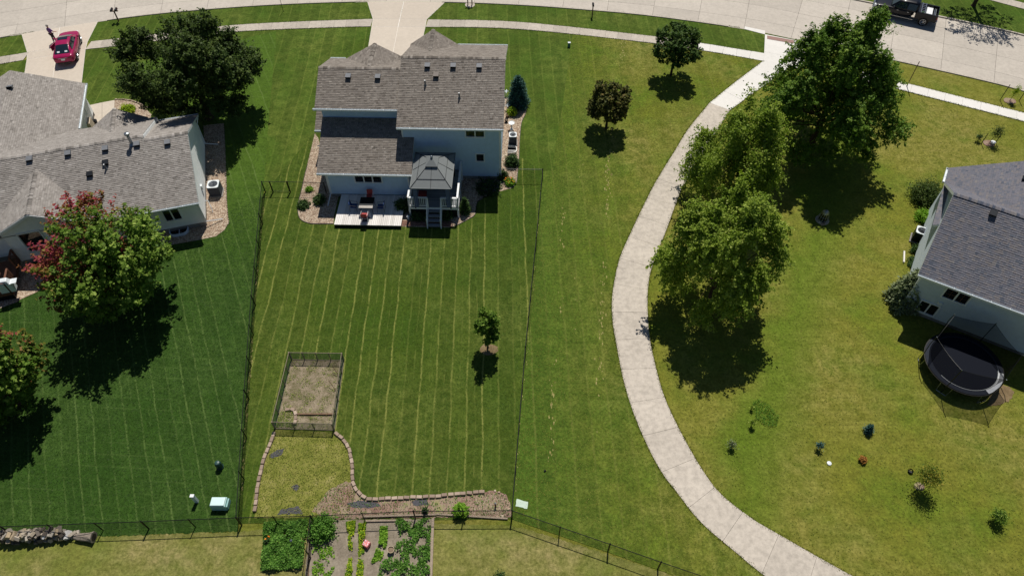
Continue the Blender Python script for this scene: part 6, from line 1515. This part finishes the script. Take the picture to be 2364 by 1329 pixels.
# sedan: place from the two right hand wheel contacts
wf=Vector(A2(189.3,98)); wr=Vector(A2(181,138.5)); hd=(wf-wr).normalized(); c0=(wf+wr)/2+Vector((-hd.y,hd.x))*.86
car=thing('parked_car','dark red sedan parked on the left driveway with a person at its open door','car',(c0.x,c0.y,0.03),math.atan2(hd.y,hd.x))
def prof(w,zt,zb=.22,crown=.03,belt=.0):
    return [(0,zb),(w*.8,zb),(w*.97,zb+.12),(w,.52),(w*.985,zt-.17),(w*.93,zt-.05),(w*.8,zt),(w*.4,zt+crown*.7),(0,zt+crown)]
st=[(-2.42,prof(.62,.80,.42)),(-2.36,prof(.80,.93,.34)),(-2.1,prof(.89,1.03,.28)),(-1.5,prof(.92,1.04)),(-.6,prof(.925,.98)),(.4,prof(.925,.97)),(1.1,prof(.915,.97)),(1.7,prof(.90,.90)),(2.15,prof(.84,.82,.26)),(2.36,prof(.70,.70,.32)),(2.42,prof(.5,.6,.38))]
body=lofted('body',st,M['redpaint'],car,sub=1)
gs=[(-1.95,.80,1.0,.70),(-1.45,.78,1.22,.60),(-1.0,.78,1.37,.585),(-.4,.79,1.445,.60),(.15,.80,1.43,.60),(.55,.80,1.30,.60),(1.25,.80,.985,.66)]
def gprof(b,zt,t): return [(0,.9),(b,.93),(b*1.0,.96),(t+.05*(b-t),zt-.03),(t*.92,zt+.005),(t*.5,zt+.03),(0,zt+.04)]
cab=[(x_,gprof(b,max(zt,.965),t)) for x_,b,zt,t in gs]
lofted('cabin',cab,M['redpaint'],car,sub=0)
def glass(name,parent,pts,mat=M['carglass'],inset=0):
    m=MB(); m.add(pts,[tuple(range(len(pts)))]); return m.build(name,mat,parent)
def quad_on(i0,i1,ypos,zof,dx0=0,dx1=0,lift=.018,yk=.9):
    a=gs[i0];b=gs[i1]
    return [(a[0]+dx0,-a[3]*yk,a[2]+zof+lift),(b[0]+dx1,-b[3]*yk,b[2]+zof+lift),(b[0]+dx1,b[3]*yk,b[2]+zof+lift),(a[0]+dx0,a[3]*yk,a[2]+zof+lift)]
def curved_glass(name,i0,i1,k=.86,lift=.02):
    m=MB(); vs=[];fs=[]
    idx=list(range(i0,i1+1)); cols=7
    for q,i in enumerate(idx):
        x_,b,zt,t=gs[i]
        for c in range(cols):
            u=-1+2*c/(cols-1); z_=zt+.04-.045*abs(u)**2; vs.append((x_,u*t*k,z_+lift))
    for q in range(len(idx)-1):
        for c in range(cols-1): b_=q*cols+c; fs.append((b_,b_+cols,b_+cols+1,b_+1))
    m.add(vs,fs); m.sm=True; return m.build(name,M['carglass'],car)
curved_glass('rear_window',0,2,.93); curved_glass('windscreen',4,6,.93)
m=MB(); m.add([(-.32,-.42,1.5),(.08,-.42,1.49),(.08,.42,1.49),(-.32,.42,1.5)],[(0,1,2,3)]); m.build('sunroof',M['carglass'],car)
for s in (-1,1):
    for (xa,xb,ta,tb) in ((-1.35,-.5,-1.0,-.5),(-.42,.75,-.42,.3)):
        m=MB(); m.add([(xa,s*.805,.99),(xb,s*.815,.99),(tb,s*.635,1.385),(ta,s*.635,1.37)],[(0,1,2,3) if s<0 else (3,2,1,0)]); m.build('side_window',M['carglass'],car)
    MB().obox((.85,s*1.0,1.0),.14,.2,.13).build('wing_mirror',M['redpaint'],car,bevel=.03)
    MB().obox((-2.33,s*.62,.86),.12,.34,.14,rz=-s*.25).build('tail_light',plain('tail_lamp','#5c0f18',.2),car,bevel=.03)
    MB().obox((2.2,s*.62,.68),.3,.3,.1,rz=-s*.3).build('headlight',M['whitem'],car,bevel=.03)
    for xx in (-1.42,1.4):
        MB().cyl((xx,s*.7,.34),(xx,s*.90,.34),.40,.40,22).build('wheel_arch',M['black'],car); wheel(car,xx,s*.905,.335,.22)
    MB().box(-1.0,s*.93-.01,.3,1.0,s*.93+.01,.34).build('sill_trim',M['alloy'],car)
MB().obox((-2.425,0,.74),.02,.32,.15).build('number_plate',M['whitem'],car); MB().obox((-2.40,0,.86),.03,.75,.03).build('trim_bar',M['alloy'],car)
MB().box(-2.44,-.6,.36,-2.3,.6,.47).build('rear_bumper',M['black'],car)
m=MB(); m.obox((.0,0,0),.9,.06,.5); dr=m.build('front_door',M['redpaint'],car,bevel=.02); dr.location=(.15,1.12,.68); dr.rotation_euler.z=-.45
for xx,yy in ((-1.75,.3),(-1.7,.0),(-1.75,-.35)): 
    m=MB(); m.obox((xx,yy,1.13),.16,.22,.03,ry=-.4); m.build('papers_on_shelf',M['whitem'],car)
# person beside it
def skin_fig(name,verts,edges,radii,mat,parent,sub=1,root=0):
    me=bpy.data.meshes.new(name); me.from_pydata(verts,edges,[]); o=link(name,me,mat,parent); md=o.modifiers.new('skin','SKIN')
    for i,r in enumerate(radii):
        sv=me.skin_vertices[0].data[i]; sv.radius=(r,r) if not isinstance(r,tuple) else r; sv.use_root=(i==root)
    md.use_smooth_shade=True; s_=o.modifiers.new('sub','SUBSURF'); s_.levels=sub; s_.render_levels=2
    return o
pp=A2(129,98); pers=thing('person','person in a purple top standing by the open door of the dark red car','person',(*pp,.03),-.4)
V=[(0,0,.93),(0,-.01,1.12),(0,.0,1.32),(0,.01,1.44),(0,.01,1.52),(0,.03,1.64),(0,.03,1.72), (.17,0,1.38),(.30,.08,1.14),(.36,.26,1.02),(.37,.33,1.0), (-.17,0,1.38),(-.25,-.03,1.11),(-.25,.04,.86),(-.25,.06,.79), (.1,0,.86),(.11,.03,.48),(.11,0,.09),(.12,.16,.04), (-.1,0,.86),(-.12,-.01,.48),(-.13,-.07,.09),(-.14,.09,.04)]
Ed=[(0,1),(1,2),(2,3),(3,4),(4,5),(5,6),(3,7),(7,8),(8,9),(9,10),(3,11),(11,12),(12,13),(13,14),(0,15),(15,16),(16,17),(17,18),(0,19),(19,20),(20,21),(21,22)]
Rd=[(.15,.11),(.13,.10),(.16,.11),(.1,.08),.055,(.085,.1),(.06,.07),.055,.042,.032,.038,.055,.042,.032,.038,.085,.06,.042,.04,.085,.06,.042,.04]
skin_fig('body',V,Ed,Rd,plain('skin','#b98468',.6),pers)
ts=[0,1,2,3,7,8,11,12]; mp={v:i for i,v in enumerate(ts)}; skin_fig('purple_top',[V[i] for i in ts],[(mp[a],mp[b]) for a,b in Ed if a in mp and b in mp],[(.18,.14),(.165,.13),(.185,.135),(.12,.09),.075,.062,.075,.062],plain('purple_fabric','#7b5490',.8),pers)
ts=[0,15,16,17,19,20,21]; mp={v:i for i,v in enumerate(ts)}; skin_fig('dark_trousers',[V[i] for i in ts],[(mp[a],mp[b]) for a,b in Ed if a in mp and b in mp],[(.165,.125),.1,.075,.06,.1,.075,.06],plain('dark_cloth','#2a1c24',.9),pers)
m=MB(); m.lathe([(.1,1.62),(.115,1.68),(.1,1.76),(.05,1.80),(.01,1.81)],(0,.015,0),12); m.build('hair',plain('grey_hair','#a8a29c',.9),pers)
m=MB(); m.lathe([(.005,-.012),(.012,0),(.005,.012)],n=6); 
for s in (-1,1): MB().rock((s*.035,.122,1.665),.012,.7).build('eye',M['black'],pers)
MB().rock((0,.135,1.635),.018,1.2).build('nose',plain('skin_nose','#b07c60',.6),pers)
MB().obox((0,.125,1.60),.05,.012,.012).build('mouth',plain('lip','#8a4a44',.6),pers)
for hx_,hy_,hz_,d_ in ((.37,.34,1.0,(0,1,-.1)),(-.25,.065,.77,(0,.15,-1))):
    d_=Vector(d_).normalized(); sd=Vector((1,0,0)); m=MB()
    for i,l in enumerate((.07,.08,.085,.07)): b0=Vector((hx_,hy_,hz_))+sd*(-.03+.02*i); m.tube([b0,b0+d_*l*.6,b0+d_*l+Vector((0,0,-.012))],[.010,.009,.007],5)
    m.tube([Vector((hx_+.035,hy_,hz_)),Vector((hx_+.055,hy_,hz_))+d_*.04],[.011,.008],5); m.build('fingers',bpy.data.materials['skin'],pers)
for s,xy in ((1,(.12,.08)),(-1,(-.14,.0))): MB().obox((xy[0],xy[1],.04),.1,.28,.08).build('shoe',M['white'],pers,bevel=.02)

# pickup truck
wf=Vector(A2(2033.6,38.5)); wr=Vector(A2(2126.8,60)); hd=(wf-wr).normalized(); side=Vector((-hd.y,hd.x)); c0=(wf+wr)/2-side*.93
if (c0.y<((wf+wr)/2).y): c0=(wf+wr)/2+side*.93
tk=thing('pickup_truck','black crew cab pickup parked at the far kerb with a ladder in its bed','pickup truck',(c0.x,c0.y,.02),math.atan2(hd.y,hd.x))
def tp(w,zt,zb=.42): return [(0,zb),(w*.85,zb),(w*.97,zb+.08),(w,.75),(w*.99,zt-.18),(w*.97,zt-.06),(w*.88,zt),(w*.4,zt+.025),(0,zt+.03)]
st=[(-.95,tp(.98,1.12)),(.3,tp(.99,1.12)),(1.25,tp(.99,1.13)),(1.9,tp(.98,1.13)),(2.6,tp(.96,1.08)),(2.85,tp(.88,1.0,.5)),(2.92,tp(.7,.9,.55))]
lofted('body',st,M['blackpaint'],tk,sub=1)
gs=[(-1.0,.86,1.84,.70),(-.6,.88,1.87,.70),(.2,.88,1.87,.71),(.75,.88,1.80,.70),(1.45,.88,1.14,.78)]
cab=[(-1.02,[(0,1.05),(.9,1.05),(.9,1.1),(.70,1.78),(.66,1.83),(.35,1.86),(0,1.87)])]+[(x_,[(0,1.05),(b,1.05),(b,1.1),(t+.02,zt-.06),(t*.94,zt-.01),(t*.5,zt+.02),(0,zt+.03)]) for x_,b,zt,t in gs[1:]]
lofted('cabin',cab,M['blackpaint'],tk,sub=0)
m=MB(); m.add([(.82,-.66,1.80),(1.36,-.74,1.27),(1.36,.74,1.27),(.82,.66,1.80)],[(0,1,2,3)]); w_=m.build('windscreen',M['carglass'],tk)
m=MB(); m.add([(-1.03,-.62,1.3),(-1.03,.62,1.3),(-1.03,.58,1.76),(-1.03,-.58,1.76)],[(0,1,2,3)]); m.build('rear_window',M['carglass'],tk)
for s in (-1,1):
    for xa,xb,ta,tb in ((-.85,-.05,-.85,-.05),(.05,1.15,.05,.72)):
        m=MB(); m.add([(xa,s*.905,1.2),(xb,s*.905,1.2),(tb,s*.745,1.74),(ta,s*.745,1.74)],[(0,1,2,3) if s<0 else (3,2,1,0)]); m.build('side_window',M['carglass'],tk)
    MB().obox((1.15,s*1.12,1.28),.14,.26,.22).build('wing_mirror',M['blackpaint'],tk,bevel=.03)
    MB().box(-2.92,s*.94-.045,.55,-.96,s*.94+.045,1.22).build('bed_side',M['blackpaint'],tk,bevel=.03)
    MB().box(-2.90,s*.94-.06,1.221,-.98,s*.94+.05,1.245).build('bed_rail',M['darkmetal'],tk)
    MB().box(-2.93,s*.93-.06,.85,-2.86,s*.93+.058,1.12).build('tail_light',plain('red_tail_lamp','#a01c22',.3),tk)
    MB().obox((2.78,s*.72,.92),.22,.34,.2,rz=-s*.2).build('headlight',M['whitem'],tk,bevel=.03)
    for xx in (-1.85,1.85):
        MB().cyl((xx,s*.72,.5),(xx,s*.99,.5),.49,.49,22).build('wheel_arch',M['black'],tk); wheel(tk,xx,s*1.0,.41,.27,6)
    MB().box(-.9,s*1.03-.06,.42,1.2,s*1.03+.06,.46).build('running_board',M['alloy'],tk)
    for xx in (.0,.95): MB().obox((xx-.25,s*.992,1.0),.18,.03,.03).build('door_handle',M['alloy'],tk)
MB().box(-2.92,-.93,.55,-2.85,.93,1.22).build('tailgate',M['blackpaint'],tk,bevel=.02); MB().box(-2.85,-.89,.68,-.97,.89,.72).build('bed_floor',M['ventdark'],tk)
MB().obox((2.95,0,.62),.14,1.85,.24).build('front_bumper',M['alloy'],tk,bevel=.05); MB().obox((-2.98,0,.6),.14,1.8,.18).build('rear_bumper',M['alloy'],tk,bevel=.04); MB().obox((2.92,0,.9),.06,1.1,.24).build('grille',M['alloy'],tk)
MB().box(-1.3,-.93,1.15,-1.02,.93,1.26).build('headache_rack',M['darkmetal'],tk)
T=tk.location; rzt=tk.rotation_euler.z
def on_truck(x_,y_,z_): return (T.x+math.cos(rzt)*x_-math.sin(rzt)*y_, T.y+math.sin(rzt)*x_+math.cos(rzt)*y_, z_)
ld_=thing('ladder','aluminium step ladder lying across the bed of the black pickup','ladder',on_truck(-1.5,0,1.27),rzt)
for s in (-1,1): MB().obox((s*.17,0,0),.06,1.9,.07).build('rail',M['alloy'],ld_)
for i in range(6): MB().obox((0,-.8+i*.32,.01),.32,.08,.04).build('step',plain('green_tread','#3f6b4c',.6) if i==5 else M['alloy'],ld_)
o=thing('cargo_panel','white flat board lying in the pickup bed beside the ladder','board',on_truck(-2.1,0,.95),rzt); MB().obox((0,0,0),.55,1.35,.35).build('box_shell',M['whitem'],o,bevel=.02); MB().obox((.0,0,.18),.5,1.2,.02).build('top_sheet',M['white'],o)
o=thing('folding_legs','silver tubes lying behind the white board in the pickup bed','tubes',on_truck(-2.55,0,1.05),rzt); MB().obox((0,0,0),.07,1.5,.08).build('tube',M['alloy'],o); MB().obox((-.12,0,.0),.05,1.5,.05).build('tube',M['steel'],o)
# ------------------------------------------------------------------ trampoline
zr_=.85; L_=at(2137,822,zr_); Rr_=at(2312,860,zr_); cc=at(2225,838,zr_); rad=1.0*(Rr_-L_).length/2*1.03
print('trampoline radius',rad)
tr=thing('trampoline','round black trampoline with safety net behind the right hand house','trampoline',(cc.x,cc.y,0))
n=36
def ring(name,r0,r1,z0,z1,mat,parent=tr,a0=0,a1=2*math.pi,nn=n):
    m=MB(); vs=[];
    for i in range(nn+1):
        a_=a0+(a1-a0)*i/nn; c,s=math.cos(a_),math.sin(a_); vs+=[(c*r0,s*r0,z0),(c*r1,s*r1,z0),(c*r1,s*r1,z1),(c*r0,s*r0,z1)]
    fs=[]
    for i in range(nn):
        b=i*4
        for k in range(4): fs.append((b+k,b+(k+1)%4,b+4+(k+1)%4,b+4+k))
    fs=[tuple(reversed(f)) for f in fs]; fs+= [(0,1,2,3),tuple(nn*4+q for q in (3,2,1,0))]
    m.add(vs,fs); return m.build(name,mat,parent)
matm=NT('trampoline_mat'); matm.set((.007,.009,.016,1),.8,0,.1)
MB().cyl((0,0,zr_-.03),(0,0,zr_-.015),rad*.86,rad*.86,40).build('jump_mat',matm.m,tr)
ring('spring_pad',rad*.86,rad,zr_-.02,zr_+.02,plain('dark_blue_pad','#252a36',.7,spec=.15),a0=-.35,a1=5.0)
ring('pale_pad',rad*.88,rad*1.0,zr_-.02,zr_+.022,plain('pale_pad_cover','#c9ccd0',.35),a0=5.0,a1=2*math.pi-.35,nn=8)  # this arc of the pad is paler and smoother than the rest
ring('frame_rail',rad*1.0,rad*1.03,zr_-.06,zr_-.01,M['black'])
for s_,c_ in ((.93,M['whitem']),): 
    pts_=[(math.cos(a_)*rad*.865,math.sin(a_)*rad*.865,zr_+.03) for a_ in [3.6+i*.1 for i in range(25)]]; MB().tube(pts_,.014,5).build('pad_binding',M['whitem'],tr)
netm=NT('safety_net'); netm.set((.004,.004,.005,1),1,0,.0); trn=netm.n('ShaderNodeBsdfTransparent'); mx=netm.n('ShaderNodeMixShader'); mx.inputs[0].default_value=.52; netm.l(trn,0,mx,1); netm.l(netm.b,0,mx,2); netm.l(mx,0,netm.out,0)
np_=6; Hn=2.75; bot=[];topn=[]
for i in range(np_):
    a_=math.pi/2+.25+i*2*math.pi/np_; c,s=math.cos(a_),math.sin(a_); R1=rad*1.02; R2=rad*1.1
    MB().tube([(c*R1*1.0,s*R1*1.0,0.02),(c*R1*1.03,s*R1*1.03,zr_),(c*R1*1.07,s*R1*1.07,Hn*.75),(c*R2*.97,s*R2*.97,Hn)],.024,7).build('net_pole',M['black'],tr)
    MB().rock((c*R2*.97,s*R2*.97,Hn+.02),.04,1).build('pole_cap',M['steel'],tr); topn.append((c*R2*.95,s*R2*.95,Hn-.05)); 
    MB().tube([(c*R1*.98-s*.35,s*R1*.98+c*.35,zr_-.05),(c*R1-s*.3,s*R1+c*.3,.03),(c*R1+s*.3,s*R1-c*.3,.03),(c*R1*.98+s*.35,s*R1*.98-c*.35,zr_-.05)],.022,6).build('leg',M['steel'],tr)
for i in range(np_):
    j=(i+1)%np_; m=MB(); K=6; vs=[];rows=5
    a0_=math.pi/2+.25+i*2*math.pi/np_; a1_=a0_+2*math.pi/np_
    for v in range(rows+1):
        for u in range(K+1):
            U=u/K;Vv=v/rows; ab=a0_+(a1_-a0_)*U; Bt=Vector((math.cos(ab)*rad*.9,math.sin(ab)*rad*.9,zr_+.02)); Tt=Vector(topn[i]).lerp(Vector(topn[j]),U)+Vector((0,0,-.10*math.sin(math.pi*U))); p=Bt.lerp(Tt,Vv); vs.append(p)
    fs=[(v*(K+1)+u,v*(K+1)+u+1,(v+1)*(K+1)+u+1,(v+1)*(K+1)+u) for v in range(rows) for u in range(K)]
    m.add(vs,fs); m.build('net_panel',netm.m,tr)
    MB().tube([tuple(p) for p in vs[-(K+1):]],.010,5).build('top_cord',M['black'],tr)
o=sheet('bare_earth_patch',PX([(2290,905),(2312,888),(2330,892),(2342,905),(2330,925),(2300,936),(2278,935)]),.012,M['bare'],jit=.05)
# summary
bpy.context.view_layer.update()
print('objects',len(bpy.data.objects))
